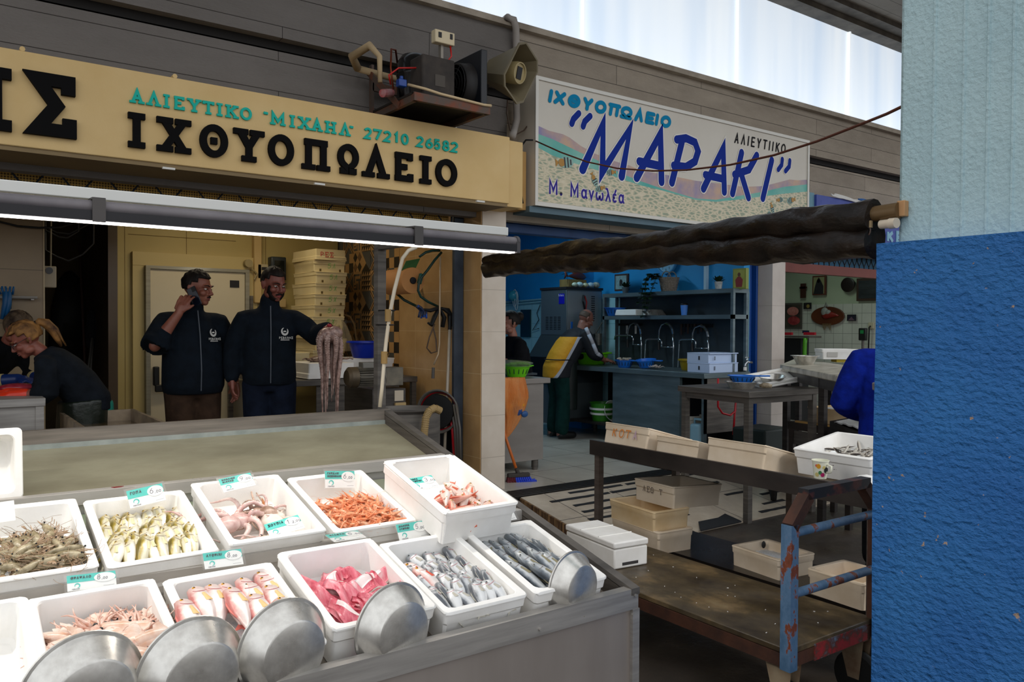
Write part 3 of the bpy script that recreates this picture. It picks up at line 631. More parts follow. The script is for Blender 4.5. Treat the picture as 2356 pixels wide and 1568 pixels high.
mb=MB();mb.bx(7.75,11,5.58,5.66,2.2,2.31);solo('shutter_beam',mb,M('red_brown','#6a2a20',.6,0,'#7a362a',3),'reddish brown beam under the lattice of the white tiled shop','beam')
# ================================================================ third sign behind the roll
t=thing('shop_sign','violet blue shop sign half hidden behind the black rolled awning','shop sign',(9,5.3,2.3))
a=at(1879,447,Y=5.3);mb=MB();mb.bx(a.x,11.5,5.3,5.5,2.60,a.z);part('sign_panel',mb,M('sign_violet','#3c4c9c',.6,0,'#4657a8',8),t)
mb=MB();mb.bx(7.87,a.x,5.33,5.5,2.60,a.z+.02);part('end_panel',mb,M('end_panel','#6f98a8',.7),t)
for ch,p0,p1,yb,yt in(('Υ',2064,2085,520,490),('Κ',2040,2058,558,528),('Ε',2061,2077,560,530),('Τ',2082,2100,562,532)):
 mb=MB();glyph(mb,ch,FAC(5.3),at(p0,530,Y=5.29).x,at(p1,530,Y=5.29).x,at(p0,yb,Y=5.29).z,at(p0,yt,Y=5.29).z,.045,.008,False);part('pale_letter',mb,M('letter_pale','#7fb6cf',.5),t)
mb=MB()
for k in range(7):mb.tube([at(1912+k*2+u*(58+3*k),446+k*.6+u*18+3*sin(u*6+k),Y=5.28)for u in[i/10 for i in range(11)]],.007,6)
solo('cable_coil',mb,WHITE,'loose white cable bundle lying along the top of the violet sign','cable')
mb=MB()
for k in range(3):mb.tube([at(1975+k*3+u*34,458+k+u*12-4*sin(u*pi),Y=5.27)for u in[i/8 for i in range(9)]],.009,6)
solo('cable_coil',mb,M('blue_cable','#1f62a8',.5),'blue cable coil lying on top of the violet sign','cable')
# ================================================================ condensing unit on its wall bracket
YF=4.78
fl,fr=at(951,224,Y=YF),at(1125,253,Y=YF);zs=(fl.z+fr.z)/2;xa,xb=fl.x,fr.x
cu=thing('condensing_unit','black refrigeration condensing unit with fan and coil on a rusty wall bracket','refrigeration unit',((xa+xb)/2,YF,zs))
rust=M('rusty_steel','#5d5048',.7,.3,'#7a4632',9,(.45,.62),.3,60)
mb=MB()
for a in(((xa,YF,zs),(xb,YF,zs)),((xa,5.42,zs),(xb,5.42,zs)),((xa+.02,YF,zs),(xa+.02,5.42,zs)),((xb-.02,YF,zs),(xb-.02,5.42,zs))):mb.bar(*a,.03,.055)
part('tray_frame',mb,rust,cu)
mb=MB();mb.bx(xa,xb,YF,5.42,zs+.02,zs+.035);part('tray_plate',mb,M('tray_plate','#2d2926',.7,.4),cu)
mb=MB();p=at(845,168,Y=5.42);q=at(884,258,Y=YF+.25);mb.bar((p.x,5.40,p.z),(xa+.0,YF+.2,zs-.02),.012,.045);mb.bar((p.x+.03,5.41,p.z+.06),(p.x+.03,5.41,3.05),.04,.02);mb.bar((p.x+.03,5.40,p.z-.1),(xb,5.40,p.z-.1),.02,.06)
mb.bar((p.x+.03,5.41,zs),(xa,5.41,zs),.02,.05)
part('bracket',mb,rust,cu)
zt=zs+.035
mb=MB();c=(at(958,180,Y=5.05).x,5.08)
mb.lathe([(.0,0),(.115,0),(.125,.03),(.125,.19),(.13,.2),(.13,.21),(.125,.22),(.12,.3),(.09,.345),(.03,.36),(0,.36)],24,TR(*c,zt));part('compressor',mb,M('compressor_black','#0c0c0d',.25),cu,smooth=True)
mb=MB();mb.bx(c[0]-.045,c[0]+.045,YF+.16,YF+.2,zt+.17,zt+.28);part('terminal_cover',mb,BLACK,cu,bevel=.008)
mb=MB();bx0=at(970,200,Y=YF+.05).x;bx1=at(1045,200,Y=YF+.05).x;mb.bx(bx0,bx1,YF+.04,YF+.26,zt,zt+.285);part('electrical_box',mb,M('dusty_black','#2b2623',.8,0,'#453d36',7,bump=.2),cu,bevel=.012)
mb=MB();mb.bx(bx0+.1,bx0+.18,YF+.037,YF+.04,zt+.08,zt+.16);part('rating_label',mb,M('old_label','#4b443d',.7),cu)
px0=at(1006,150,Y=YF+.2).x
mb=MB();mb.bar((px0,YF+.15,zt+.26),(px0,YF+.15,zt+.43),.035,.02);part('post',mb,M('bracket_alu','#8d867b',.5,.4),cu)
mb=MB();mb.bx(px0-.075,px0+.085,YF+.10,YF+.16,zt+.41,zt+.50);part('pressure_switch',mb,M('switch_ivory','#d6c6a4',.5),cu,bevel=.006)
mb=MB();mb.bx(px0-.05,px0-.025,YF+.096,YF+.1,zt+.445,zt+.482);mb.bx(px0+.045,px0+.065,YF+.096,YF+.1,zt+.45,zt+.487);part('switch_window',mb,DARK,cu)
sx0=at(1052,180,Y=5.05).x;sx1=at(1082,180,Y=5.05).x;sx2=xb-.015
MC=Matrix(((0,0,1,0),(1,0,0,0),(0,1,0,0),(0,0,0,1)))
mb=MB();mb.lathe([(.155,0),(.165,.0),(.17,.06),(.19,.12),(.2,.14),(.19,.14),(.16,.06),(.15,0)],30,TR(sx0,5.08,zt+.20)@MC);part('fan_shroud',mb,M('shroud_black','#171516',.6,0,'#29221d',4),cu,smooth=True)
mb=MB()
for r in(.03,.06,.09,.12,.15):mb.tube([(sx0-.03+.02*(r/.15),5.08+r*cos(t),zt+.2+r*sin(t))for t in[2*pi*i/24 for i in range(24)]],.0035,5,closed=True)
for k in range(4):a=k*pi/2+.5;mb.tube([(sx0-.035,5.08,zt+.2),(sx0,5.08+.155*cos(a),zt+.2+.155*sin(a))],.0035,5)
part('fan_guard',mb,BLACK,cu)
mb=MB();mb.bx(sx0+.14,sx2,4.86,5.3,zt,zt+.43);part('coil_housing',mb,M('coil_black','#15181f',.45),cu,bevel=.006)
mb=MB()
for k in range(8):
 for j in range(2):
  cx,czz=sx0+.19+j*.065,zt+.045+k*.05+j*.02
  if cx+.02<sx2:mb.tube([(cx+.018*cos(t),4.845,czz+.018*sin(t))for t in[pi*(.3+1.5*i/10)for i in range(11)]],.008,6)
part('return_bend',mb,M('coil_bend','#0a0b0e',.3),cu)
mb=MB();mb.tube([(c[0]-.1,5.15,zt+.3),(c[0]-.14,5.1,zt+.37),(c[0]-.2,5.05,zt+.35),(c[0]-.23,5.0,zt+.2),(c[0]-.22,4.98,zt+.05)],.007,7);part('copper_pipe',mb,M('copper','#7c3b24',.35,.8),cu,smooth=True)
mb=MB();mb.tube([(c[0]-.24,4.98,zt+.08),(c[0]-.27,4.95,zt+.13),(c[0]-.2,4.94,zt+.19),(c[0]-.05,4.9,zt+.21),(bx0+.01,YF+.1,zt+.23)],.006,7);mb.tube([(px0+.06,YF+.12,zt+.41),(px0+.07,YF+.12,zt+.34),(px0+.03,YF+.12,zt+.29)],.006,7);part('red_wire',mb,M('red_wire','#c2160f',.35),cu,smooth=True)
mb=MB();mb.box((c[0]-.2,YF+.12,zt+.075),(.06,.05,.05));mb.tube([(c[0]-.2,YF+.12,zt+.1),(c[0]-.2,YF+.12,zt+.125)],.014,8);part('blue_valve',mb,M('valve_blue','#12408f',.4),cu,bevel=.006)
mb=MB();mb.tube([(xa-.12,5.0,zt+.015),(xa-.02,5.06,zt+.05)],.028,12);part('filter_drier',mb,M('drier_red','#a3161c',.35,0,'#b9989a',14),cu,smooth=30)
mb=MB();mb.tube([(c[0]-.16,YF+.1,zt+.07),(c[0]-.08,YF-.0,zt+.03),(c[0]+.03,YF-.02,zt+.01),(xb-.06,YF-.02,zt-.005),(xb+.005,YF-.02,zt)],.01,8);part('cable',mb,M('cable_cream','#cdb48d',.5),cu,smooth=True)
mb=MB();mb.tube([(c[0]-.3,5.38,zt+.28),(c[0]-.38,5.3,zt+.33),(c[0]-.34,5.1,zt+.36),(c[0]-.29,5.05,zt+.28),(c[0]-.29,5.04,zt+.1)],[.03,.03,.028,.02,.016],9);mb.tube([(c[0]-.3,5.38,zt+.28),(xb-.2,5.38,zt+.25)],.026,8);part('lagged_pipe',mb,M('lagging','#b69f7b',.9,bump=.5,bs=60),cu,smooth=True)
mb=MB();mb.tube([(xb+.02,5.3,zt+.25),(xb+.03,5.3,3.045)],.022,9);part('drain_pipe',mb,WHITE,cu,smooth=True)
# ================================================================ horn loudspeaker and conduit
hs=at(1197,168,Y=4.92);ax=Vector((.30,-.86,-.20)).normalized()
ba,bb,_=basis(ax);MH=Matrix(((ba.x,bb.x,ax.x,hs.x),(ba.y,bb.y,ax.y,hs.y),(ba.z,bb.z,ax.z,hs.z),(0,0,0,1)))@RZ(-24)
sp=thing('horn_loudspeaker','olive grey octagonal horn loudspeaker on the beam between the two signs','loudspeaker',M=TR(*hs))
oc=lambda a,b,c_:[(a-c_,b),(a,b-c_),(a,-b+c_),(a-c_,-b),(-a+c_,-b),(-a,-b+c_),(-a,b-c_),(-a+c_,b)]
mb=MB();lay=[(oc(.06,.09,.03),-.30),(oc(.15,.19,.055),0),(oc(.165,.205,.06),0.0),(oc(.165,.205,.06),.012),(oc(.152,.192,.057),.012),(oc(.055,.08,.03),-.26)]
vs_=[MH@Vector((x,y,z))for o_,z in lay for x,y in o_];fs_=[tuple(range(8))[::-1],tuple(range(40,48))]
for i in range(5):fs_+=[(i*8+k,i*8+(k+1)%8,(i+1)*8+(k+1)%8,(i+1)*8+k)for k in range(8)]
mb.add(vs_,[f[::-1]for f in fs_]);horn=M('horn_olive','#6b6149',.55,0,'#7a6f55',3);part('horn',mb,horn,sp)
mb=MB();mb.lathe([(0,-.26),(.07,-.26),(.085,-.03),(.08,0),(.072,0),(.068,-.012),(0,-.014)],24,MH);part('driver',mb,M('driver_cream','#a8976b',.5),sp,smooth=40)
mb=MB(M=MH@RZ(24));mb.bx(-.03,.03,-.045,.045,-.013,-.006);part('throat',mb,DARK,sp)
mb=MB();mb.tube([MH@Vector((0,0,-.28)),Vector((hs.x+.0,5.4,hs.z-.02))],.02,8);part('arm',mb,DARK,sp)
mb=MB();mb.tube([at(*p)if 0 else at(p[0],p[1],Y=p[2])for p in((1162,45,5.5),(1168,40,5.34),(1182,45,5.33),(1187,65,5.35),(1188,110,5.38),(1188,230,5.40),(1189,275,5.40),(1183,300,5.38),(1178,314,5.3))],.030,10)
solo('conduit_pipe',mb,M('conduit_grey','#97908a',.7,0,'#aaa39c',6,bump=.4,bs=40),'grey ribbed conduit running down the beam behind the loudspeaker','pipe',smooth=True)
mb=MB();mb.tube([at(p[0],p[1],Y=5.36)for p in((1168,230),(1166,260),(1174,300),(1186,310),(1205,300),(1217,285),(1222,270))],.006,6)
solo('cable',mb,M('cable_brown','#4b3a2d',.6),'thin brown cable looping below the loudspeaker','cable',smooth=True)
mb=MB();mb.tube([at(p[0],p[1],Y=p[2])for p in((1226,322,5.22),(1210,322,5.28),(1200,335,5.30),(1198,380,5.3),(1198,440,5.3),(1203,468,5.3))],.008,6)
solo('cable',mb,BLACK,'black cable dropping between the cream sign and the beach sign','cable',smooth=True)
mb=MB();rp_=[(1228,322),(1290,350),(1350,372),(1420,387),(1500,393),(1580,391),(1680,379),(1780,357),(1880,325),(1980,286),(2040,262),(2090,238)]
mb.tube([at(x,y,D=6.62-(6.62-2.97)*((x-1228)/862)**.85)for x,y in rp_],.006,6)
solo('rope',mb,M('rope_rust','#5d2c17',.8,bump=.6,bs=300),'rusty brown rope sagging from the beach sign to the blue pillar','rope',smooth=True)
# ================================================================ strip light bar over the stall
YB=2.72
lb=thing('strip_light_bar','long white light bar with a grey pipe and glowing strip above the fish stall','light bar',(.3,YB,1.86))
z1,z0=at(1170,523,Y=YB).z,at(1170,542,Y=YB).z;XE=at(1170,530,Y=YB).x
mb=MB();mb.bx(-1.6,XE,YB,YB+.05,z0,z1);part('white_beam',mb,M('beam_white','#e4e3dd',.35),lb,bevel=.003)
pz=at(1175,556,Y=YB-.03).z
mb=MB();mb.tube([(-1.6,YB-.03,pz),(XE+.012,YB-.03,pz)],.021,14);part('pipe',mb,M('pipe_grey','#6a6568',.55,.2,'#7d7779',8),lb,smooth=40)
mb=MB();mb.tube([(XE+.01,YB-.03,pz),(XE+.022,YB-.03,pz)],.026,16);mb.bx(XE+.005,XE+.022,YB-.055,YB-.005,pz-.046,pz);part('end_cap',mb,M('cap_grey','#4b484a',.6),lb,smooth=40)
mb=MB();mb.bx(-1.6,XE+.005,YB-.055,YB+.01,pz-.042,pz-.012);part('housing',mb,M('housing_black','#17151a',.5),lb)
mb=MB();mb.bx(-1.6,XE,YB-.045,YB-.01,pz-.047,pz-.042);part('light_strip',mb,emit('led_strip','#fff6f2',6.0),lb)
for px in(228,964):
 p=at(px,500,Y=YB-.06);mb=MB();mb.bar((p.x,YB-.06,pz-.046),(p.x,YB-.06,pz+.024),.036,.006,(0,1,0));mb.bar((p.x,YB-.06,pz+.024),(p.x,YB+.02,pz+.028),.036,.006);part('clamp',mb,M('clamp_grey','#55514f',.5,.5),lb)
mb=MB();mb.bx(1.80,1.84,YB+.05,3.613,z0,z0+.03);part('arm',mb,STD,lb)
lamp('strip_lamp','AREA',(.15,YB-.03,pz-.06),20,(1,.94,.86),(radians(-14),0,0),3.4,.05)
# ================================================================ rolled black awning
A0,B0=at(1124,601,Y=5.24),at(2050,489,X=2.87)
aw=thing('rolled_awning','wrinkled black plastic awning rolled up between the column and the blue pillar','awning',tuple((A0+B0)/2))
g=NT('black_tarp');co=g.co((1,1,1));nz=g.noise(7,6,co,.6)
g.set(Base_Color=g.ramp(nz,[(.35,'#0a0605'),(.7,'#26190f')]),Roughness=g.ramp(g.noise(5,3,co),[(.3,.3),(.7,.55)]),Specular_IOR_Level=.45);g.bump(g.noise(9,5,g.co((1,.45,1)),.5),.8,.03);tarp=g.m
def roll(P0,P1,r0,r1,sag,seed,flat_=1.0,n=90,m=18):
 rr=random.Random(seed);d=(P1-P0);a,b,dd=basis(d);ph=[rr.uniform(0,6)for _ in range(8)]
 def fn(u,v):
  t=2*pi*v;r=r0+(r1-r0)*u
  w=1+.10*sin(u*23+ph[0]+2*sin(t+ph[4]))*cos(t+ph[1])+.08*sin(u*61+ph[2]+3*t)+.05*sin(u*117+ph[3]-2*t)
  return P0+d*u+Vector((0,0,-sag*4*u*(1-u)+.008*sin(u*14+ph[5])))+(a*cos(t)+b*sin(t)*flat_)*r*w
 mb.sheet(fn,n,m)
 for e in(0,1):mb.add([fn(e,v/m)for v in range(m)],[tuple(range(m))if e else tuple(range(m))[::-1]])
mb=MB();roll(A0,B0+Vector((.0,.06,0)),.054,.058,.0,1);part('upper_roll',mb,tarp,aw,smooth=True)
A1,B1=at(1119,618,Y=5.22),at(2014,552,X=2.88)
mb=MB();roll(A1,B1,.050,.056,.0,2,1.2);part('lower_roll',mb,tarp,aw,smooth=True)
mb=MB();e=at(2061,482,X=2.88);mb.tube([B0+Vector((0,.1,0)),B0+Vector((.0,-.03,.005))],.030,14);part('core_pipe',mb,M('brass_brown','#6a5334',.4,.3),aw,smooth=40)
mb=MB();p=at(2077,480,X=2.885);mb.box(p,(.03,.03,.058));part('wooden_block',mb,M('block_wood','#b98a5c',.8,0,'#c79a6b',5),aw,bevel=.003)
mb=MB();p=at(2048,514,X=2.855);dr=(B0-A0).normalized();mb.tube([p-dr*.04,p+dr*.0,p+dr*.0,p+dr*.028],[.017,.017,.020,.019],14);part('white_cap',mb,M('cap_ivory','#d8c9b3',.5),aw,smooth=40)
mb=MB();p=at(1997,516,X=2.845);mb.box(p,(.012,.03,.026));part('tag',mb,M('tag_tan','#a08a66',.8),aw)
mb=MB();mb.tube([p+Vector((0,.01*sin(t),-.022+.018*cos(t)))for t in[2*pi*i/12 for i in range(12)]],.0028,6,closed=True);part('rusty_link',mb,rust,aw)
mb=MB();p=at(1480,604,D=4.7);mb.tube([p,p+Vector((0,0,-.03))],[.012,.016],8);part('knot',mb,M('knot','#a5835a',.9),aw)
# ================================================================ stainless fish stall
SX,SL=1.848,.2437
SF=lambda y:.711+SL*(y-1.834)
st_=thing('fish_stall','long stainless steel sloping fish stall with two tiers and an empty back tray','stall',(.3,2.7,0))
XL=-1.7
mb=MB();mb.bx(XL,SX,1.846,1.852,.05,.645);part('front_panel',mb,steel('stall_panel','#9a9088','#a79d95',.42,1.2,(6,6,1)),st_)
mb=MB();mb.bx(XL,SX-.004,1.836,1.85,.645,.711);mb.bx(XL,SX-.004,1.85,1.872,.699,.711);mb.bx(XL,SX-.004,1.866,1.872,.64,.699);part('front_lip',mb,ST,st_)
mb=MB();mb.bx(SX-.03,SX,1.834,1.872,0,.645);part('corner_post',mb,ST,st_)
for z,x in((.69,SX-.02),(.665,1.44),(.63,SX-.03)):mb=MB();mb.tube([(x,1.837,z),(x,1.829,z)],.005,8);part('rivet',mb,ST,st_)
def strip(y0,z0,y1,z1,th=.004,x0=XL,x1=SX-.035):
 m=MB();m.add([(x0,y0,z0),(x1,y0,z0),(x1,y1,z1),(x0,y1,z1),(x0,y0,z0-th),(x1,y0,z0-th),(x1,y1,z1-th),(x0,y1,z1-th)],[(0,1,2,3),(7,6,5,4),(0,4,5,1),(1,5,6,2),(2,6,7,3),(3,7,4,0)]);return m
galv=M('galvanised','#857f69',.5,.25,'#9c977f',3.5,(.3,.65),.15,18,.01,stretch=(1,2.2,1))
D1,D2,D3=.075,.075,.062
part('lower_tray',strip(1.872,SF(1.872)-D1,2.43,SF(2.43)-D1),STW,st_)
part('upper_tray',strip(2.46,SF(2.46)-D2,2.99,SF(2.99)-D2),M('tray_green','#6e7d63',.5,.2,'#8d8c7c',3),st_)
part('back_tray',strip(3.02,SF(3.02)-D3,3.56,SF(3.56)-D3),galv,st_)
for nm,y,hgt in(('middle_rail',2.425,.036),('upper_rail',2.988,.042)):
 z=SF(y);mb=MB();mb.bx(XL,SX,y,y+.004,z-hgt,z);mb.bx(XL,SX,y+.004,y+.034,z-.004,z+.002);mb.bx(XL,SX,y+.03,y+.034,z-.075,z-.004);mb.bx(XL,SX,y+.012,y+.016,z-.1,z-hgt+.006);part(nm,mb,steel('rail_steel','#b3ada6','#cfcac3',.33,2,(1,1,6),.4),st_)
z=SF(3.586);mb=MB();mb.bx(XL,SX,3.566,3.57,z-.05,z);mb.bx(XL,SX,3.57,3.60,z-.004,z+.003);mb.bx(XL,SX,3.596,3.60,.1,z-.004);part('back_rail',mb,STW,st_)
mb=MB();mb.bx(XL,SX-.036,3.556,3.566,z-.115,z-.05);part('back_upstand',mb,M('galv_light','#8c948f',.55,.3,'#a4aaa5',14),st_)
mb=MB();A=[(1.834,.711),(3.60,SF(3.60))]
mb.add([(x,y,z_)for x in(SX-.035,SX)for y,z_ in((1.834,SF(1.834)-.02),(3.6,SF(3.6)-.02),(3.6,SF(3.6)+.002),(1.834,SF(1.834)+.002))],[(0,1,2,3),(7,6,5,4),(0,4,5,1),(1,5,6,2),(2,6,7,3),(3,7,4,0)])
part('side_rail',mb,STD,st_)
mb=MB();mb.add([(x,y,z_)for x in(SX-.035,SX-.03)for y,z_ in((1.87,SF(1.87)-.075),(3.57,SF(3.57)-.115),(3.57,SF(3.57)-.018),(1.87,SF(1.87)-.018))],[(0,1,2,3),(7,6,5,4),(0,4,5,1),(1,5,6,2),(2,6,7,3),(3,7,4,0)])
mb.add([(x,y,z_)for x in(SX-.004,SX)for y,z_ in((1.85,.05),(3.6,.05),(3.6,SF(3.6)-.018),(1.85,SF(1.85)-.018))],[(0,1,2,3),(7,6,5,4),(0,4,5,1),(1,5,6,2),(2,6,7,3),(3,7,4,0)])
part('side_panel',mb,steel('side_steel','#4c4641','#6b645d',.5),st_)
mb=MB();mb.bx(1.80,1.845,3.615,3.66,0,2.04);part('lamp_post',mb,STD,st_)
mb=MB();mb.bx(XL,1.78,3.3,3.34,0,.12);mb.bx(1.74,1.8,3.3,3.5,0,.4);part('stand_foot',mb,STB,st_)
mb=MB();p=at(273,1101,Y=2.99);q=[(p.x-.012,0),(p.x+.01,.004),(p.x+.02,.016),(p.x+.004,.02),(p.x-.02,.018)]
mb.prism([(x,2.995+y)for x,y in q],.0012,z0=SF(2.988)+.0021);part('blood_smear',mb,M('blood','#7d0712',.25),st_)
# ---------------------------------------------------------------- foam fish boxes
def rloop(w,d,r,z,n=4):
 return[(sx*(w/2-r)+r*cos(a),sy*(d/2-r)+r*sin(a),z)for sx,sy,a0 in((1,1,0),(-1,1,90),(-1,-1,180),(1,-1,270))for a in[radians(a0+90*i/n)for i in range(n+1)]]
def foam_shell(w,d,h,th=.024,n=4,floor=.016,dm=.0,seed=0):
 "open foam box, base at z=0, with a step under the rim and notches in the foot"
 mb=MB();rr=random.Random(seed)
 L=[rloop(w*.93,d*.95,.012,0,n),rloop(w*.945,d*.96,.014,h*.62,n),rloop(w*.975,d*.98,.014,h*.68,n),rloop(w*.985,d*.985,.014,h*.93,n),rloop(w,d,.016,h*.945,n),rloop(w,d,.016,h-.003,n),rloop(w-.006,d-.006,.014,h,n),
   rloop(w-2*th+.006,d-2*th+.006,.022,h,n),rloop(w-2*th,d-2*th,.02,h-.004,n),rloop(w-2*th-.012,d-2*th-.012,.02,floor+.01,n),rloop(w-2*th-.03,d-2*th-.03,.016,floor,n)]
 k=len(L[0]);vs_=[(x+rr.uniform(-dm,dm),y+rr.uniform(-dm,dm),z+(rr.uniform(-dm,dm)if 3<i<9 else 0))for i,l in enumerate(L)for x,y,z in l]
 fs=[tuple(range(k))[::-1],tuple((len(L)-1)*k+i for i in range(k))]
 for i in range(len(L)-1):fs+=[(i*k+j,i*k+(j+1)%k,(i+1)*k+(j+1)%k,(i+1)*k+j)for j in range(k)]
 return mb.add(vs_,fs)
def foam_box(label,Mw,w,d,h,mat=None,group=None,dm=0.0,seed=0,th=.024,name='foam_box'):
 o=mesh_obj(name,foam_shell(w,d,h,th,dm=dm,seed=seed),mat or FOAM,None,smooth=30);o.matrix_world=Mw;WM[o.name]=Mw.copy();tag(o,label,'foam box',group);return o
def slp(px,py,h):
 d=FW+RT*((px-1178)/FPX)-UP*((py-784)/FPX);c=SF(0)+h
 return CAM+d*((c-CAM.z)/(d.z-SL*d.y))
TILT=math.degrees(math.atan(SL));BH=.115
def stall_box(label,bl,br,d,rim,w=.302,seed=0,tilt=0,dm=.0012):
 a,b=slp(*bl,rim),slp(*br,rim);c=(a+b)/2
 n=Vector((0,-sin(radians(TILT+tilt)),cos(radians(TILT+tilt))));f=Vector((0,-cos(radians(TILT+tilt)),-sin(radians(TILT+tilt))))
 o=c+f*(d/2)-n*BH
 Mw=TR(*o)@RX(TILT+tilt);foam_box(label,Mw,w,d,BH,group='white foam fish boxes on the stall',dm=dm,seed=seed);return Mw
RF,RS=.036,.036
B={}
B['F0']=stall_box('white foam box cut off at the left frame edge beside the squid',(-262,1425),(42,1370),.43,RF,seed=1)
B['F1']=stall_box('white foam box heaped with pale pink squid behind the pans',(54,1377),(359,1328),.43,RF,seed=2)
B['F2']=stall_box('white foam box holding pink sea bream in rows on ice',(373,1335),(623,1290),.43,RF,seed=3)
B['F3']=stall_box('white foam box of raw pink fish fillets with a pink scribble in front',(632,1272),(856,1235),.43,RF+.01,.31,seed=4)
B['F4']=stall_box('white foam box filled with small silver sea bream',(870,1250),(1044,1221),.43,RF,.288,seed=5)
B['F5']=stall_box('white foam box of slender blue backed mackerel at the stall corner',(1062,1221),(1218,1192),.43,RF,.29,seed=6)
B['S0']=stall_box('white foam box of large grey prawns in the upper tier at left',(-85,1178),(170,1139),.46,RS,.30,seed=7)
B['S1']=stall_box('white foam box packed with gold and silver fish standing head up',(190,1152),(420,1125),.45,RS,seed=8)
B['S2']=stall_box('white foam box holding octopus and cuttlefish with two price cards',(435,1109),(641,1091),.47,RS+.008,.31,seed=9)
B['S3']=stall_box('white foam box heaped with small orange shrimps',(663,1100),(827,1078),.46,RS,seed=10)
B['S4']=stall_box('white chipped foam box of red fish propped higher than its neighbours',(878,1062),(1041,1043),.46,RS+.105,.30,seed=11,dm=.003)
mb=MB(M=B['F3']);mb.ribbon(oval(0,0,.03,.026,20),.004,.0008,TR(-.055,-.2125,.055)@RX(90),closed=True);mb.ribbon([(-.05,-.055),(-.01,-.02),(.03,.035)],.004,.0008,TR(-.055,-.2125,.055)@RX(90))
solo('pink_scribble',mb,M('pink_ink','#e58fd0',.6),'pink pen scribble drawn on the front of the fillet box','scribble')
p=at(12,1120,Y=3.1);Mw=TR(p.x-.10,3.16,SF(3.1)-D3+.125)@RX(82)@TR(0,0,-.05)
foam_box('white foam box standing on its side in the back tray at far left',Mw,.30,.235,.11)
# ---------------------------------------------------------------- fish
def fish_mesh(L,H,Wd,bend=0.0,belly=.5,n=13,m=10,snout=.35):
 mb=MB();prof=[(0,.05),(.04,snout*.6),(.10,snout+.25),(.2,.86),(.33,1),(.45,.97),(.58,.8),(.72,.52),(.84,.28),(.90,.20),(.94,.22)]
 def cl(t):x=L/2-t*L;return Vector((x,bend*L*(t-.4)**2,0))
 rings=[]
 for t,r in prof:
  c=cl(t);rings.append([(c.x,c.y+H/2*r*(cos(a)*(1.0 if cos(a)>0 else 2*belly)),Wd/2*(r**.75)*sin(a))for a in[2*pi*k/m for k in range(m)]])
 vs_=[v for r in rings for v in r];fs=[tuple(range(m)),tuple((len(prof)-1)*m+k for k in range(m))[::-1]]
 for i in range(len(prof)-1):fs+=[(i*m+k,(i+1)*m+k,(i+1)*m+(k+1)%m,i*m+(k+1)%m)for k in range(m)]
 mb.add(vs_,fs);return mb,cl
def fish_mat(name,back,side,belly,H,gold=None,rough=.28,head=None,L=.15,stripe=None):
 g=NT(name);c=g.n('TexCoord');s=g.n('SeparateXYZ');g.l(c.outputs['Object'],s.inputs[0])
 a=g.n('MapRange');a.inputs[1].default_value=-H*.5;a.inputs[2].default_value=H*.5;g.l(s.outputs['Y'],a.inputs[0])
 nz=g.n('Math',operation='MULTIPLY_ADD');nz.inputs[1].default_value=.22;g.l(g.noise(60,4,g.co()),nz.inputs[0]);g.l(a.outputs[0],nz.inputs[2])
 col=g.ramp(nz.outputs[0],[(.2,belly),(.42,side),(.72,side),(.88,gold or side),(1.0,back)])
 if head:
  hx=g.n('MapRange');hx.inputs[1].default_value=L*.24;hx.inputs[2].default_value=L*.40;g.l(s.outputs['X'],hx.inputs[0]);hh=g.n('Math',operation='MULTIPLY');hh.inputs[1].default_value=.55;g.l(hx.outputs[0],hh.inputs[0]);col=g.mix(hh.outputs[0],col,head)
 v=g.n('TexVoronoi');v.inputs['Scale'].default_value=330;g.l(g.co((1,1,1)),v.inputs['Vector'])
 g.set(Base_Color=col,Roughness=rough,Metallic=.12,Specular_IOR_Level=.6);g.bump(v.outputs[0],.15,.001);return g.m
EYE={}
def make_fish(name,label,group,L,H,Wd,mat,finm,eyem,pupil=DARK,bend=0.0,belly=.5,snout=.35,eye=.1,fork=.9,pect=None):
 mb,cl=fish_mesh(L,H,Wd,bend,belly,snout=snout)
 b=solo(name,mb,mat,label,'fish',group,M=I4 .copy(),smooth=True);b.location=(0,0,0)
 t0=cl(.91);t1=cl(1.06);h=H*.42*fork
 m=MB();m.prism([(t0 .x,t0 .y+H*.09),(t1 .x-.01*L,t1 .y+h),(t1 .x+.03*L,t1 .y+h*.3),(t1 .x+.05*L,t1 .y),(t1 .x+.03*L,t1 .y-h*.3),(t1 .x-.01*L,t1 .y-h),(t0 .x,t0 .y-H*.09)],Wd*.05,z0=-Wd*.025);part('tail_fin',m,finm,b,world=False)
 m=MB();P=[cl(t)for t in(.3,.4,.55,.7)];m.prism([(P[0].x,P[0].y+H*.46),(P[1].x,P[1].y+H*.55),(P[2].x,P[2].y+H*.5),(P[3].x,P[3].y+H*.26),(P[2].x,P[2].y+H*.36)],Wd*.05,z0=-Wd*.025);part('dorsal_fin',m,finm,b,world=False)
 m=MB();P=cl(.27);m.sheet(lambda u,v:(P.x-u*L*.16,P.y-H*.08+(v-.5)*H*(.10+.16*u)-u*H*.12,Wd*(.485-.04*u+.03*sin(pi*v))),3,3,Wd*.03);part('pectoral_fin',m,pect or finm,b,world=False)
 P=cl(.115);er=H*eye
 for s_ in(1,-1):
  m=MB();m.ball((P.x,P.y+H*.12,s_*Wd*.32),(er,er,er*.75),10,6);e=part('eye',m,eyem,b,world=False,smooth=True)
  m=MB();m.ball((P.x,P.y+H*.12,s_*(Wd*.32+er*.45)),(er*.55,er*.55,er*.42),8,6);part('pupil',m,pupil,e,world=False,smooth=True)
 m=MB();P=cl(.2);m.tube([(P.x+.02*L*cos(a),P.y+H*.33*sin(a),Wd*.46)for a in[radians(q)for q in(120,150,180,210,240)]],H*.012,4);part('gill_line',m,M('gill_'+name,'#7a5a50',.5)if 'bream' not in name else M('gill_red','#c4474a',.4),b,world=False)
 return b
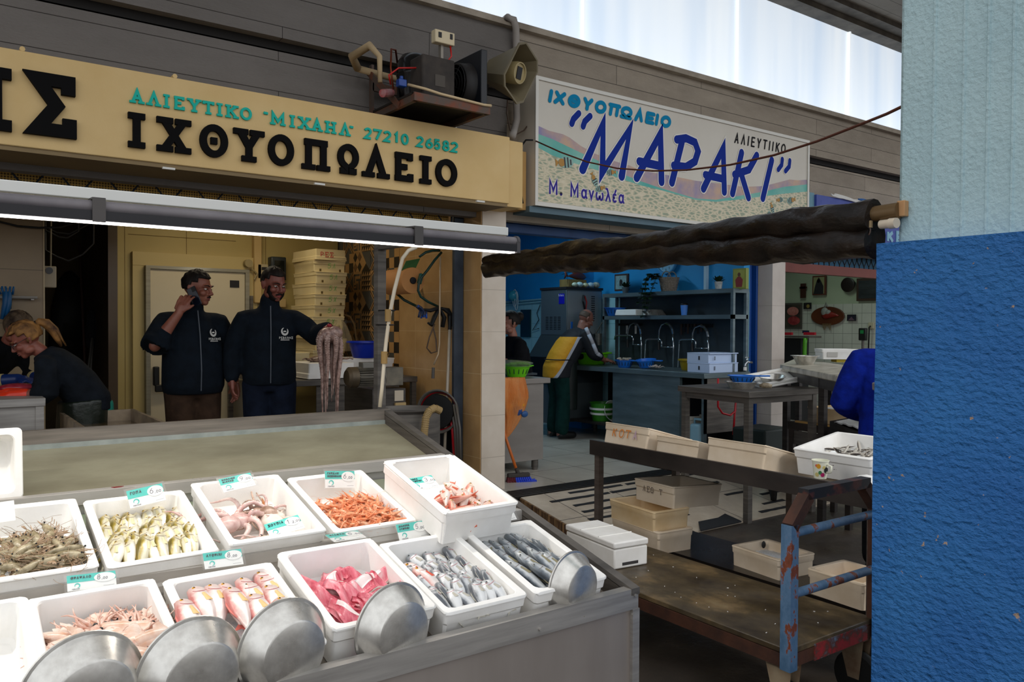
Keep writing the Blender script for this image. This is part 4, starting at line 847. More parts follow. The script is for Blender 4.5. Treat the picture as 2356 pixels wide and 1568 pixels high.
def bed(box,name,mat,label,cat,fn,w=.24,d=.37,nu=20,nv=28,kind='stuff'):
 mb=MB(M=B[box]);mb.sheet(lambda u,v:((u-.5)*w,(v-.5)*d,fn(u-.5,v-.5)),nu,nv,.006);o=solo(name,mb,mat,label,cat,None,kind,smooth=True);return o
g=NT('crushed_ice');g.set(Base_Color=g.ramp(g.noise(90,5,g.co()),[(.3,'#e2e7ea'),(.6,'#ffffff')]),Roughness=.3);g.bump(g.noise(150,5,g.co()),.45,.004);ICE=g.m
rb=random.Random(11)
ice_fn=lambda h0,h1:(lambda u,v:max(.018,h0+(h1-h0)*(.5-v)+.004*sin(u*70)*cos(v*61)))
class Pool:
 "first use moves the prototype, later uses copy it"
 def __init__(s,protos):s.p=protos;s.used=[False]*len(protos)
 def put(s,M_,i=None,label=None):
  i=rb.randrange(len(s.p))if i is None else i
  if not s.used[i]:s.used[i]=True;s.p[i].matrix_world=M_;WM[s.p[i].name]=M_;return s.p[i]
  return dup(s.p[i],M_,label)
 def close(s):
  for o,u in zip(s.p,s.used):
   if not u:
    for c in list(o.children_recursive):bpy.data.objects.remove(c)
    bpy.data.objects.remove(o)
def MF(box,x,y,z,yaw=0,pitch=0,roll=0,s=1.0):
 "fish frame in a box: yaw 90 = head towards the back of the box; pitch lifts the head; roll about the body"
 return B[box]@TR(x,y,z)@RZ(yaw)@RY(-pitch)@RX(roll)@SCL(s,s,s)
finclear=lambda n,c:M('fin_'+n,c,.35)
eye_y=M('eye_yellow','#d79a1e',.15);eye_g=M('eye_gold','#b99a55',.15);eye_s=M('eye_silver','#9a9c9a',.15);pup=M('pupil','#0a0a0c',.08)
gm=fish_mat('bogue_skin','#6b5c18','#dcd6bd','#f4f1e8',.040,'#a8923c',L=.15,head='#c9bd94')
lab='small gold backed silver fish packed head up in the box priced 6,00 at left'
P=Pool([make_fish('bogue',lab,'gold and silver fish in the upper tier',.155,.044,.034,gm,finclear('gold','#b3922f'),eye_g,pup,b,snout=.4,pect=M('fin_pale','#dccfa0',.4))for b in(0,.35,-.35)])
bed('S1','crushed_ice',ICE,'bed of crushed ice under the gold and silver fish','ice',ice_fn(.035,.06))
for r in range(6):
 y=.125-r*.049;n=(8,9,8,9,8,8)[r]
 for k in range(n):
  x=-.108+.216*k/(n-1)+rb.uniform(-.008,.008)
  P.put(MF('S1',x,y+rb.uniform(-.010,.010),.052+r*.0055+rb.uniform(-.004,.006),76+rb.uniform(-16,14),11+rb.uniform(-5,7),rb.choice((0,-20,12,-35,30,45)),rb.uniform(.9,1.1)))
P.close()
pm=fish_mat('bream_skin','#cf7f78','#f1e6e0','#fbf7f3',.062,'#ecc9c0',L=.19,head='#e3bdb4')
P=Pool([make_fish('sea_bream','pink sea bream with a yellow eye laid on ice in the box priced 8,00','pink sea bream on ice',.208,.064,.036,pm,finclear('pink','#e0776a'),eye_y,pup,b,snout=.5,eye=.085,pect=M('fin_yellow','#e8bf7a',.4))for b in(.12,.3)])
bed('F2','crushed_ice',ICE,'bed of white crushed ice under the pink sea bream','ice',ice_fn(.045,.07))
c360=lambda x,y:(360+.2092*x,1240+.2092*y)
for i,(ex,ey)in enumerate([(1150,385),(1185,440),(950,455),(745,515),(1012,515),(1235,535),(605,528),(425,556),(820,560),(1055,635),(292,692),(1365,672)]):
 px,py=c360(ex,ey);h=.028+.004*(i%3)+.0022*i;w=slp(px,py,h-.012);l=B['F2'].inverted()@w
 yaw=88+rb.uniform(-5,5)
 d=Vector((cos(radians(yaw)),sin(radians(yaw)),0))*.208*.385
 P.put(TR(*w)@B['F2'].to_3x3().to_4x4()@TR(-d.x,-d.y,0)@RZ(yaw)@RY(-4)@RX(rb.uniform(-12,14))@TR(0,-.006,-.012),label=None)
P.close()
sm=fish_mat('silver_skin','#5c6066','#dfe0e0','#f7f7f5',.045,'#b3b6b8',L=.13,head='#a9abad')
P=Pool([make_fish('silver_bream','small silver sea bream heaped head up in the box priced 5,00','small silver bream',.135,.048,.03,sm,finclear('silver','#b9b4a6'),eye_s,pup,b,snout=.45,eye=.09)for b in(0,.3)])
bed('F4','crushed_ice',ICE,'bed of crushed ice under the small silver bream','ice',ice_fn(.03,.06),.22)
for r in range(6):
 n=(4,5,6,6,6,6)[r]
 for k in range(n):
  P.put(MF('F4',(-.02 if r<2 else-.095)+(.12 if r<2 else.19)*k/(n-1)+rb.uniform(-.008,.008),.12-r*.052+rb.uniform(-.012,.012),.054+r*.0065+rb.uniform(-.003,.006),94+rb.uniform(-16,14),12+rb.uniform(-6,8),rb.choice((0,20,-20,45)),rb.uniform(.85,1.1)))
for q in range(5):P.put(MF('F4',-.09+.02*q,.07-.02*q+rb.uniform(-.01,.01),.062,20+rb.uniform(-30,40),5,rb.uniform(-30,30)))
P.close()
P=Pool([make_fish('red_bream','reddish bream with an orange eye among the small silver bream','reddish bream among the silver ones',.17,.055,.034,pm,finclear('red','#d8583f'),eye_y,pup,b,snout=.5)for b in(.2,)])
P.put(MF('F4',-.07,-.015,.088,104,8,8));P.put(MF('F4',-.08,.03,.08,98,8,-6));P.close()
mm=fish_mat('mackerel_skin','#353d45','#c9cccd','#f6f4ef',.045,'#69727a',L=.22,head='#8f9496')
P=Pool([make_fish('mackerel','slender blue backed mackerel in the corner box of the stall','mackerel in the corner box',.235,.046,.036,mm,finclear('mack','#8b8262'),eye_s,pup,b,snout=.4,eye=.1)for b in(0,.25)])
bed('F5','crushed_ice',ICE,'bed of ice and foam under the mackerel','ice',ice_fn(.03,.05),.22)
for x,y,z,yw in((-.07,.12,.045,100),(-.03,.11,.05,112),(.02,.12,.05,118),(.05,.13,.055,122),(.09,.12,.055,124),(-.085,.05,.055,122),(-.05,.03,.06,124),(-.005,.03,.066,120),(.04,.04,.066,112),(.075,.06,.066,116),(.1,.03,.06,110),
     (-.055,-.05,.07,128),(-.01,-.04,.078,124),(.035,-.03,.078,114),(.075,-.04,.07,116),(.1,-.05,.066,112),(.0,-.11,.082,130)):
 P.put(MF('F5',x,y-.03,z,yw-16+rb.uniform(-4,4),12+rb.uniform(-3,4),rb.choice((0,20,-15,40)),rb.uniform(.92,1.05)))
P.close()
rm=fish_mat('redfish_skin','#c8624c','#f2d8ca','#faf2ec',.045,'#e2a48f',L=.15,head='#e8bda9')
P=Pool([make_fish('red_mullet','red and white fish jumbled in the propped foam box','red fish in the propped box',.16,.042,.032,rm,finclear('mullet','#c9a13f' if b>.3 else '#d66a4b'),eye_g,pup,b)for b in(.2,.6)])
for i in range(17):
 P.put(MF('S4',rb.uniform(-.055,.1),rb.uniform(-.175,.03),.04+.0025*i,rb.uniform(0,360),rb.uniform(-12,28),rb.uniform(-60,60),rb.uniform(.85,1.1)))
P.close()
# ---------------------------------------------------------------- prawns and shrimps
def prawn_curve(L,curl,n=11):
 pts=[];a=0.0;p=Vector((0,0,0))
 for i in range(n):pts.append(p.copy());a+=radians(curl)/n*(0.4+1.2*i/n);p=p+Vector((-cos(a),-sin(a),0))*L/n
 c=sum(pts,Vector())/n;return[q-c for q in pts]
def make_prawn(name,label,group,L,R0,curl,mat,legm,detailed=True):
 pts=prawn_curve(L,curl);rad=[R0*r for r in(.35,.8,1,1.05,1,.92,.84,.74,.62,.48,.3)]
 mb=MB();P2=[];R2=[]
 for i in range(len(pts)-1):
  P2+=[pts[i],pts[i].lerp(pts[i+1],.8)];R2+=[rad[i]*(1.0 if i<3 else 1.06),rad[i]*.5+rad[i+1]*.5]
 P2 .append(pts[-1]);R2 .append(rad[-1]);mb.tube(P2,R2,8,sq=.85)
 d=(pts[-1]-pts[-2]).normalized();e=pts[-1];nrm=Vector((-d.y,d.x,0))
 tf=MB()
 for s_ in(-1.0,-.4,.4,1.0):q=(d+nrm*s_*.55).normalized();tf.tube([e,e+q*L*.09,e+q*L*.17],[R0*.18,R0*.34,R0*.12],5,sq=.3)
 lg=MB();h0=pts[0];inn=Vector((pts[0].y-pts[1].y,pts[1].x-pts[0].x,0)).normalized();inn=-inn if inn.dot(pts[5]-pts[0])<0 else inn
 for i in range(1,7):
  for s_ in(-1,1):p=pts[i]+Vector((0,0,s_*R0*.4));lg.tube([p,p+inn*R0*1.6+Vector((R0*.4,0,s_*R0*.3)),p+inn*R0*2.2+Vector((R0*1.5,0,s_*R0*.4))],R0*.085,4)
 an=MB();hd=(pts[0]-pts[1]).normalized()
 for s_ in(-1,1):
  an.tube([h0,h0+hd*L*.1+Vector((0,0,s_*R0*.3)),h0+hd*L*.18+inn*R0*3*s_,h0+hd*L*.14+inn*R0*5*s_],R0*.045,4)
 an.tube([h0-inn*R0*.3,h0+hd*L*.16-inn*R0*.5],[R0*.25,R0*.05],5)
 if not detailed:
  for m in(tf,lg,an):n_=len(mb.v);mb.v+=m.v;mb.f+=[tuple(k+n_ for k in f)for f in m.f];mb.mi+=m.mi
  return solo(name,mb,mat,label,'shrimp',group,M=I4 .copy(),smooth=True)
 b=solo(name,mb,mat,label,'prawn',group,M=I4 .copy(),smooth=True)
 part('tail_fan',tf,legm,b,world=False,smooth=True);part('legs',lg,legm,b,world=False);part('antennae',an,legm,b,world=False)
 m=MB();m.ball((h0 .x-.004,h0 .y,R0*.75),R0*.22,8,6);m.ball((h0 .x-.004,h0 .y,-R0*.75),R0*.22,8,6);part('eyes',m,pup,b,world=False,smooth=True)
 return b
pw=M('prawn_skin','#75684a',.25,0,'#b7a98a',42,(.35,.65));pl=M('prawn_leg','#a3876a',.3)
P=Pool([make_prawn('prawn','large grey prawn heaped in the box at the left end of the upper tier','grey prawns in the upper tier',.125,.0125,c,pw,pl)for c in(25,60,100)])
bed('S0','crushed_ice',ICE,'bed of ice under the grey prawns','ice',ice_fn(.02,.045))
for i in range(78):
 v=rb.uniform(-.18,.06);h=.048+.05*min(1,(.10-v)/.2)+.012
 P.put(MF('S0',rb.uniform(-.06,.105),v,h+rb.uniform(-.012,.012),rb.uniform(0,360),rb.uniform(-22,22),rb.uniform(-50,50),rb.uniform(.85,1.15)))
P.close()
om=M('shrimp_skin','#e0703a',.3,0,'#f4b98c',70,(.3,.68))
mb=MB(M=B['S3'])
for i in range(240):
 pts=prawn_curve(.062,rb.choice((40,90,140)),7);Mx=TR(rb.uniform(-.11,.11),rb.uniform(-.185,.07),.022+.045*rb.random())@RZ(rb.uniform(0,360))@RX(rb.uniform(-50,50))
 mb.tube([Mx@p for p in pts],[.0025,.0048,.005,.0046,.004,.003,.002],5)
solo('shrimp_heap',mb,om,'lower layers of small orange shrimps under the ones on top','shrimps',None,'stuff',smooth=True)
P=Pool([make_prawn('shrimp','small orange shrimp on top of the heap in its foam box','orange shrimps',.072,.0052,c,M('shrimp_skin_%d'%c,a,.3,0,b,70,(.3,.68)),om,False)for c,a,b in((40,'#e27a45','#f6c39b'),(90,'#dd6a33','#f2ad7d'),(130,'#e58a58','#f7cfae'),(170,'#d9642f','#f0a778'))])
for i in range(270):
 v=rb.uniform(-.19,.09);h=.058+.036*min(1,max(0,(.10-v)/.22))
 P.put(MF('S3',rb.uniform(-.112,.112),v,h+rb.uniform(-.006,.016),rb.uniform(0,360),rb.uniform(-25,25),rb.uniform(-45,45),rb.uniform(.8,1.2)))
P.close()
# ---------------------------------------------------------------- squid
def make_squid(label,group,L,seed,mat,tm):
 rr=random.Random(seed);mb=MB();R0=L*.15
 mb.tube([(L*.5-L*.62*t,rr.uniform(-.002,.002),0)for t in(0,.08,.25,.5,.75,.92,1)],[R0*r for r in(.08,.4,.75,1,1.02,.92,.7)],10,sq=.75)
 b=solo('squid',mb,mat,label,'squid',group,M=I4 .copy(),smooth=True)
 m=MB();m.tube([(-L*.1,0,0),(-L*.16,0,0),(-L*.22,0,0)],[R0*.7,R0*.72,R0*.45],8);part('head',m,tm,b,world=False,smooth=True)
 for s_ in(-1,1):
  m=MB();m.ball((-L*.16,s_*R0*.55,R0*.25),R0*.24,8,6);part('eye',m,pup,b,world=False,smooth=True)
 for k in range(7):
  m=MB();a=(k-3)*.22+rr.uniform(-.1,.1);p=Vector((-L*.2,(k-3)*R0*.16,0));pts=[p]
  for q in range(6):a+=rr.uniform(-.45,.45);p=p+Vector((-cos(a),sin(a),rr.uniform(-.2,.1)))*L*.075;pts.append(p)
  m.tube(pts,[R0*.2,R0*.18,R0*.16,R0*.13,R0*.1,R0*.07,R0*.03],6);part('tentacle',m,tm,b,world=False,smooth=True)
 m=MB()
 for s_ in(-1,1):m.prism([(L*.5,0),(L*.40,s_*R0*1.5),(L*.3,s_*R0*1.35),(L*.24,s_*R0*.6),(L*.35,0)][::s_],R0*.12,z0=-R0*.1)
 part('fins',m,mat,b,world=False)
 return b
qa=M('squid_skin','#dfae90',.22,0,'#f3ddce',26,(.35,.65));qb=M('squid_skin_pale','#eccfba',.22,0,'#f8ece2',26,(.35,.65));qt=M('squid_tentacle','#d9a089',.25,0,'#f0d3c3',60)
P=Pool([make_squid('pale pink squid in the heaped box behind the pans priced 8,00','squid in the heaped box',L,s_,m_,qt)for L,s_,m_ in((.15,1,qa),(.12,2,qb),(.13,3,qb),(.16,4,qa))])
bed('F1','crushed_ice',ICE,'bed of ice under the squid','ice',ice_fn(.02,.055))
for i in range(96):
 v=rb.uniform(-.19,.11);h=.046+.052*min(1,max(0,(.13-v)/.2))
 P.put(MF('F1',rb.uniform(-.095,.1),v,h+rb.uniform(-.012,.014),rb.uniform(0,360),rb.uniform(-7,7),rb.uniform(-40,40),rb.uniform(.85,1.25)))
P.close()
# ---------------------------------------------------------------- octopus and cuttlefish
def make_octopus(label,Mx,S,seed,mat,arms=8,bag=True):
 rr=random.Random(seed);mb=MB(M=Mx);mb.ball((0,0,0),(S*.16,S*.14,S*.10),14,9)
 if bag:mb.ball((S*.20,.05*S,.01),(S*.17,S*.13,S*.10),14,9)
 o=solo('octopus',mb,mat,label,'octopus',smooth=True)
 sm_=M('sucker','#f0ddd2',.35)
 for k in range(arms):
  a=pi*.5+(k/(arms-1))*pi*1.25;p=Vector((cos(a)*S*.1,sin(a)*S*.1,0));pts=[p];n=14;w=rr.uniform(-.32,.32)
  for q in range(n):a+=w+rr.uniform(-.12,.12);p=p+Vector((cos(a),sin(a),0))*S*.055;p.z=S*(.05*sin(q*.6+k)+.03*(k%3));pts.append(p.copy())
  m=MB(M=Mx);m.tube(pts,[S*.042*(1-.85*i/n)for i in range(n+1)],8);t=part('arm',m,mat,o,smooth=True)
  m=MB(M=Mx)
  for i in range(1,n-2):r=S*.042*(1-.85*i/n);m.ball(pts[i]+Vector((0,0,r*.75)),(r*.42,r*.42,r*.35),6,4)
  part('suckers',m,sm_,t,smooth=True)
 return o
oc1=M('octopus_pink','#c79a92',.25,0,'#e6cdc5',30,(.35,.65));oc2=M('octopus_brown','#8a6a57',.28,0,'#c7aa98',34,(.35,.65));cut=M('cuttle_skin','#a58a68',.25,0,'#e9dcc8',28,(.4,.62))
make_octopus('pale pink octopus with curled sucker arms at the left of its foam box',MF('S2',-.05,.01,.06,200,0,0),.27,3,oc1)
make_octopus('brown octopus lying under the price card 9,00',MF('S2',.03,.07,.055,-60,0,0),.2,5,oc2,6)
make_octopus('small white octopus curled at the right of its foam box',MF('S2',.095,.03,.05,-30,0,0),.12,9,M('octopus_white','#e8d9cd',.25),6,False)
for lb,x,y,z,yw,s_ in(('pale cuttlefish with a pointed orange tip in the octopus box',.055,-.02,.05,85,1.0),('brown mottled cuttlefish at the front left of the octopus box',-.07,-.14,.045,195,1.1),('brown cuttlefish beside the price card 12,00',.01,-.15,.05,160,.9)):
 Mx=MF('S2',x,y,z,yw);mb=MB(M=Mx);L=.165*s_
 mb.tube([(L*.5-L*.8*t,0,0)for t in(0,.1,.3,.55,.8,1)],[L*r for r in(.02,.12,.22,.24,.2,.1)],12,sq=.6)
 pale='pale' in lb;o=solo('cuttlefish',mb,M('cuttle_pale','#efdccd',.25,0,'#f8ece2',20)if pale else cut,lb,'cuttlefish',smooth=True)
 m=MB(M=Mx);m.ball((-L*.36,0,.003),(L*.13,L*.15,L*.09),10,7);part('head',m,cut,o,smooth=True)
 for s2_ in(-1,1):m=MB(M=Mx);m.ball((-L*.36,s2_*L*.12,L*.06),L*.035,8,6);part('eye',m,pup,o,smooth=True)
 if pale:m=MB(M=Mx);m.tube([(L*.48,0,0),(L*.75,0,.012),(L*.98,0,.02)],[L*.07,L*.05,L*.01],8);part('tip',m,M('cuttle_tip','#d98a4c',.3),o,smooth=True)
 for k in range(6):
  a=(k-2.5)*.25;m=MB(M=Mx);m.tube([(-L*.45,(k-2.5)*L*.04,0),(-L*.6,(k-2.5)*L*.07,.004),(-L*.78,(k-2.5)*L*.1+.004*sin(k*3),.002)],[L*.035,L*.03,L*.008],6);part('tentacle',m,cut,o,smooth=True)
# ---------------------------------------------------------------- fillets
g=NT('fillet');co=g.co((1,1,1));n1=g.noise(16,5,g.co((3,.8,1)),.6)
g.set(Base_Color=g.ramp(n1,[(.30,'#a81f35'),(.45,'#e0697a'),(.6,'#ee9aa2'),(.72,'#f6d4d2')]),Roughness=.22,Specular_IOR_Level=.6);g.bump(g.noise(30,4,g.co((3,1,1))),.5,.006);FIL=g.m
skinm=M('fillet_skin','#b8aa9a',.3,0,'#efe6de',12)
for i,(x,y,z,yw,L,W_,lb)in enumerate(((-.03,.06,.05,70,.16,.10,'large pink fillet at the back of the fillet box'),(-.085,.02,.055,112,.2,.06,'long pink fillet with a dark slit along the left wall'),(-.02,-.03,.065,118,.16,.075,'flat pink fillet with fine ribs in the middle of its box'),
  (.065,.03,.065,20,.15,.09,'crumpled pink fillet with a white centre at the right of its box'),(.05,.09,.05,140,.1,.06,'white tipped pink fillet at the back right of its box'),(.1,-.01,.06,118,.13,.05,'pale pink fillet edge against the right wall of its box'),(-.06,-.11,.07,112,.15,.045,'narrow pink and white fillet at the front left of its box'),
  (.0,-.125,.075,98,.13,.045,'narrow pink fillet at the front middle of its box'),(.07,-.08,.07,35,.13,.07,'folded pink fillet behind the middle pan'),(.08,-.14,.06,60,.12,.06,'small pink fillet at the front right of its box'),(-.02,.0,.04,30,.2,.14,'pink fillet lying under the others in its box'))):
 rr=random.Random(i);ph=[rr.uniform(0,6)for _ in range(4)];L*=1.15;W_*=1.2;Mx=MF('F3',x,y,z+.014,yw,rr.uniform(-4,8),rr.uniform(-12,12));mb=MB(M=Mx);th=.013
 def fn(u,v,top=True):
  w=W_*(.55+.45*sin(pi*min(1,u*1.15+.12)))*(1+.12*sin(9*u+ph[0]));xx=(u-.5)*L;yy=(v-.5)*w+.010*sin(6*u+ph[1])
  return(xx,yy,.010*sin(7*v+ph[2]+3*u)+.008*cos(8*u+ph[3])+.008*sin(pi*v))
 mb.sheet(fn,22,12,th);o=solo('fish_fillet',mb,FIL,lb,'fillet','raw pink fillets',smooth=True)
 mb=MB(M=Mx);mb.tube([Vector(fn(u,0))+Vector((0,0,-.004))for u in[q/16 for q in range(17)]],.0035,5);part('skin_edge',mb,skinm,o,smooth=True)
 if i in(0,3,6):mb=MB(M=Mx);mb.sheet(lambda u,v:Vector(fn(.2+.6*u,.35+.3*v))+Vector((0,0,.0012)),10,5,.002);part('white_membrane',mb,M('membrane','#f7e6e2',.25),o,smooth=True)
 if i==1:mb=MB(M=Mx);mb.tube([Vector(fn(u,.65))+Vector((0,0,.001))for u in(.7,.76,.82,.88)],[.003,.006,.006,.002],6,sq=.5);part('dark_slit',mb,DARK,o,smooth=True)
# ---------------------------------------------------------------- price cards
teal=M('card_teal','#3fc4b6',.45);cardw=M('card_white','#f4f3ee',.45);ink=M('card_ink','#1b1a24',.6);pen=M('card_pen','#3a3546',.6)
g=NT('sleeve');g.set(Base_Color='#ffffff',Roughness=.12,Transmission_Weight=.9,IOR=1.1,Alpha=.35);SLV=g.m
def price_card(label,tl,tr,bl,y0,dy,name,price,h2=None,sleeve=True):
 a,b=at(*tl,Y=y0),at(*tr,Y=y0);c=at(*bl,Y=y0-dy);x=(b-a);w=x.length;x.normalize();yv=(a-c)-(a-c).dot(x)*x;h=yv.length;yv.normalize();n=x.cross(yv)
 o=a-yv*h;Mx=Matrix(((x.x,yv.x,n.x,o.x),(x.y,yv.y,n.y,o.y),(x.z,yv.z,n.z,o.z),(0,0,0,1)))
 t=thing('price_card',label,'price card',M=Mx.copy(),group='price cards on the stall');P_=lambda nm,m,mt:part(nm,m,mt,t,world=False)
 m=MB();m.box((w/2,h/2,0),(w,h,.0012));P_('card',m,cardw)
 m=MB();m.box((w*.5,h*.76,.001),(w,h*.48,.0006));P_('teal_band',m,teal)
 m=MB();m.prism(oval(w*.77,h*.66,w*.225,h*.30,24),.0006,z0=.0014);P_('price_disc',m,cardw)
 k=h*.22;tw=twidth(price,k,.1);sc=min(1.0,w*.42/tw);
 def letters_(nm,s_,x0,y_,hh,wd,mt,xs=1.0,z=.0021,rnd=5):
  for ch in s_:
   q=GL[GK.get(ch,ch)][0]*hh*xs
   if ch!=' ':mm=MB();glyph(mm,ch,TR(0,0,z),x0,x0+q,y_,y_+hh,wd,.0003,False,.12,rnd);part(nm,mm,mt,t,world=False)
   x0+=q+.14*hh
 letters_('price_digit',price[0],w*.60,h*.54,h*.30,h*.022,pen)
 letters_('price_digit',price[1:],w*.60+h*.26,h*.52,h*.16,h*.02,pen,1.15)
 nl=name.split('|')
 for i,s_ in enumerate(nl):
  hh=h*(.17 if len(nl)==1 else.12);xs=min(1.0,w*.46/twidth(s_,hh,.14));letters_('name_letter',s_,w*.07,h*(.72 if len(nl)==1 else.80-.17*i),hh,h*.032,ink,xs)
 m=MB();m.ribbon(arc(w*.2,h*.3,h*.13,h*.13,200,-90,16),[h*.02+h*.05*sin(pi*i/16)for i in range(17)],.0005,TR(0,0,.0008));P_('crescent_logo',m,teal)
 letters_('logo_letter','ΡΕΒΑΝΗΣ',w*.09,h*.06,h*.07,h*.012,M('logo_grey','#7c7a80',.6),.9,.0009,0)
 m=MB();m.box((w*.84,h*.12,.0007),(w*.22,h*.012,.0004));P_('small_print',m,M('logo_grey','#7c7a80',.6))
 if sleeve:m=MB();m.box((w*.5,h*.5,.0036),(w*1.12,h*1.2,.0008));P_('plastic_sleeve',m,SLV)
 return t
price_card('teal and white price card 6,00 standing behind the gold and silver fish',(290,1130),(372,1111),(306,1168),2.80,.03,'ΓΟΠΑ','6,00')
price_card('teal and white price card 9,00 above the octopus',(502,1103),(575,1087),(525,1130),2.78,.05,'ΜΟΣΧΙΟΣ|ΜΙΚΡΟΣ','9,00')
price_card('teal and white price card 12,00 lying at the front of the octopus box',(607,1207),(685,1184),(620,1238),2.50,.05,'ΣΟΥΠΙΑ','12,00',sleeve=False)
price_card('teal and white price card 6,00 hanging over the orange shrimps',(747,1083),(815,1083),(749,1122),2.80,.02,'ΓΑΡΙΔΑΚΙ|ΜΕΣΣΗΝΙΑΚΟ','6,00')
price_card('teal and white price card 3,00 lying in the propped box of red fish',(934,1102),(992,1093),(955,1128),2.52,.06,'ΜΙΚΡΑ|ΛΥΘΡΙΝΙ','3,00',sleeve=False)
price_card('teal and white price card 6,00 at the back of the mackerel box',(1115,1172),(1175,1163),(1134,1203),2.40,.04,'ΣΑΥΡΙΔΙ','6,00')
price_card('teal and white price card 5,00 at the back of the silver bream box',(910,1207),(978,1196),(930,1243),2.38,.03,'ΔΙΑΦΟΡΑ|ΛΥΘΡΙΝΙ','5,00')
price_card('teal price card lying almost flat on the rail behind the fillet box',(748,1231),(822,1221),(772,1246),2.40,.07,'ΦΙΛΕΤΟ','5,00')
price_card('teal and white price card 8,00 behind the pink sea bream',(466,1273),(554,1262),(480,1308),2.38,.03,'ΛΥΘΡΙΝΙ','8,00')
price_card('teal and white price card 8,00 behind the squid box',(153,1325),(265,1312),(162,1360),2.38,.03,'ΘΡΑΨΑΛΟ','8,00')
a,b,c=at(-40,1160,Y=2.80),at(32,1150,Y=2.80),at(-36,1207,Y=2.78);mb=MB();mb.add([a,b,b+(c-a),c],[(3,2,1,0)]);n=Vector((0,-.001,.0004));mb.add([v-n for v in(a,b,b+(c-a),c)],[(0,1,2,3)])
o=solo('paper_note',mb,cardw,'plain white paper price note standing in the grey prawn box','note')
for k,(x0,y0_,x1)in enumerate(((-8,1172,28),(0,1194,20))):
 mb=MB();mb.tube([at(x0+(x1-x0)*i/8,y0_-1.5*i/8+2*(i%2),Y=2.796)for i in range(9)],.0008,4);part('handwriting',mb,pen,o)
# ---------------------------------------------------------------- pans leaning on the front lip
panm=NT('pan_steel');c=panm.n('TexCoord');s=panm.n('SeparateXYZ');panm.l(c.outputs['Object'],s.inputs[0])
panm.set(Base_Color=panm.ramp(panm.noise(18,6,panm.co(),.6),[(.35,'#bdb9b2'),(.65,'#e0ddd6')]),Metallic=.8,Roughness=panm.ramp(panm.noise(7,4,panm.co()),[(.3,.22),(.7,.42)]));PAN=panm.m
for lb,px,py,r,rl in(('round steel pan at the lower left corner leaning on the stall lip',190,1590,.128,0),('round steel pan leaning before the squid box',438,1546,.128,0),('round steel pan leaning between the sea bream and fillet boxes',650,1489,.122,0),
      ('dented round steel pan leaning before the fillet and silver bream boxes',900,1441,.118,0),('round steel pan leaning on the mackerel box at the stall corner',1312,1344,.105,0)):
 p=at(px,py,Y=1.905);ax=Vector((.18,-.97,-.03)).normalized();a_,b_,_=basis(ax);Mx=Matrix(((a_.x,b_.x,ax.x,p.x),(a_.y,b_.y,ax.y,p.y),(a_.z,b_.z,ax.z,p.z),(0,0,0,1)))
 mb=MB(M=Mx);mb.lathe([(0,r*.50),(r*.64,r*.50),(r*.68,r*.48),(r*.95,.004),(r,.003),(r*1.01,0),(r,-.003),(r*.94,-.001),(r*.66,r*.46),(r*.62,r*.475),(0,r*.475)],48)
 t=solo('steel_pan',mb,PAN,lb,'pan','steel pans along the stall lip',smooth=30)
# ================================================================ dark stand with boxes
dkm=steel('stand_steel','#2f2a28','#4a423d',.42,2.5,(1,1,3))
sd=thing('display_stand','dark steel display stand holding foam boxes beside the blue pillar','stand',(3.6,2.8,0))
XA,XB,ZA=3.33,4.08,.85;TA=radians(14);ZBk=ZA-(XB-XA)*math.tan(TA)
mb=MB();mb.bar((XA,1.86,ZA-.045),(XA,3.74,ZA-.045),.02,.09);part('front_apron',mb,dkm,sd)
mb=MB();mb.add([(x,y,z)for y in(1.86,3.74)for x,z in((XA+.01,ZA-.004),(XB,ZBk-.004),(XB,ZBk-.03),(XA+.01,ZA-.03))],[(0,1,2,3),(7,6,5,4),(0,4,5,1),(1,5,6,2),(2,6,7,3),(3,7,4,0)]);part('top',mb,dkm,sd)
mb=MB();mb.add([(x,y,z)for y in(3.72,3.74)for x,z in((XA,ZA),(XB,ZBk),(XB,ZBk-.09),(XA,ZA-.09))],[(0,1,2,3),(7,6,5,4),(0,4,5,1),(1,5,6,2),(2,6,7,3),(3,7,4,0)]);part('side_apron',mb,dkm,sd)
for x,y,zt in((XA+.025,3.69,ZA-.09),(XA+.025,1.9,ZA-.09),(XB-.03,3.69,ZBk-.03),(XB-.03,1.9,ZBk-.03),(XB-.03,2.8,ZBk-.03)):
 mb=MB();mb.bx(x-.02,x+.02,y-.02,y+.02,0,zt);part('leg',mb,steel('leg_steel','#5a4f47','#746860',.4),sd)
mb=MB();mb.bx(XA+.04,3.82,1.7,3.72,.262,.29);part('lower_shelf',mb,steel('shelf_wet','#2b2624','#484039',.25,1.6,(1,1,1),.7),sd)
def tilted_box(label,y0,y1,dx,wx,mat,tilt,h=.12,seed=0,dz=.0,group='foam boxes on the dark stand'):
 Mw=TR(XA+dx,(y0+y1)/2,ZA-dx*math.tan(TA)+dz)@RY(tilt)@TR(wx/2,0,0)
 return Mw,foam_box(label,Mw,wx,abs(y1-y0),h,mat,group,.0012,seed)
M1,b1=tilted_box('beige foam box marked KOT at the far end of the dark stand',3.67,3.29,.02,.40,FOAM_BOUNCE,14.5,.125,21)
M2,b2=tilted_box('plain foam box second from the far end of the dark stand',3.25,2.93,.04,.42,FOAM_BOUNCE,14.5,.095,22)
M3,b3=tilted_box('large foam box in the middle of the dark stand beside the cup',2.87,2.49,.03,.50,FOAM_BOUNCE,14.5,.125,23)
Mw=TR(3.735,2.22,.845)@RY(-8);b4=foam_box('white foam box of small dark fish at the near end of the stand',Mw,.40,.42,.13,FOAM,'foam boxes on the dark stand',.001,24)
mb=MB();mb.bx(3.60,3.86,2.05,2.35,.74,.835);solo('foam_block',mb,FOAM_BOUNCE,'foam block under the box of small dark fish on the stand','block')
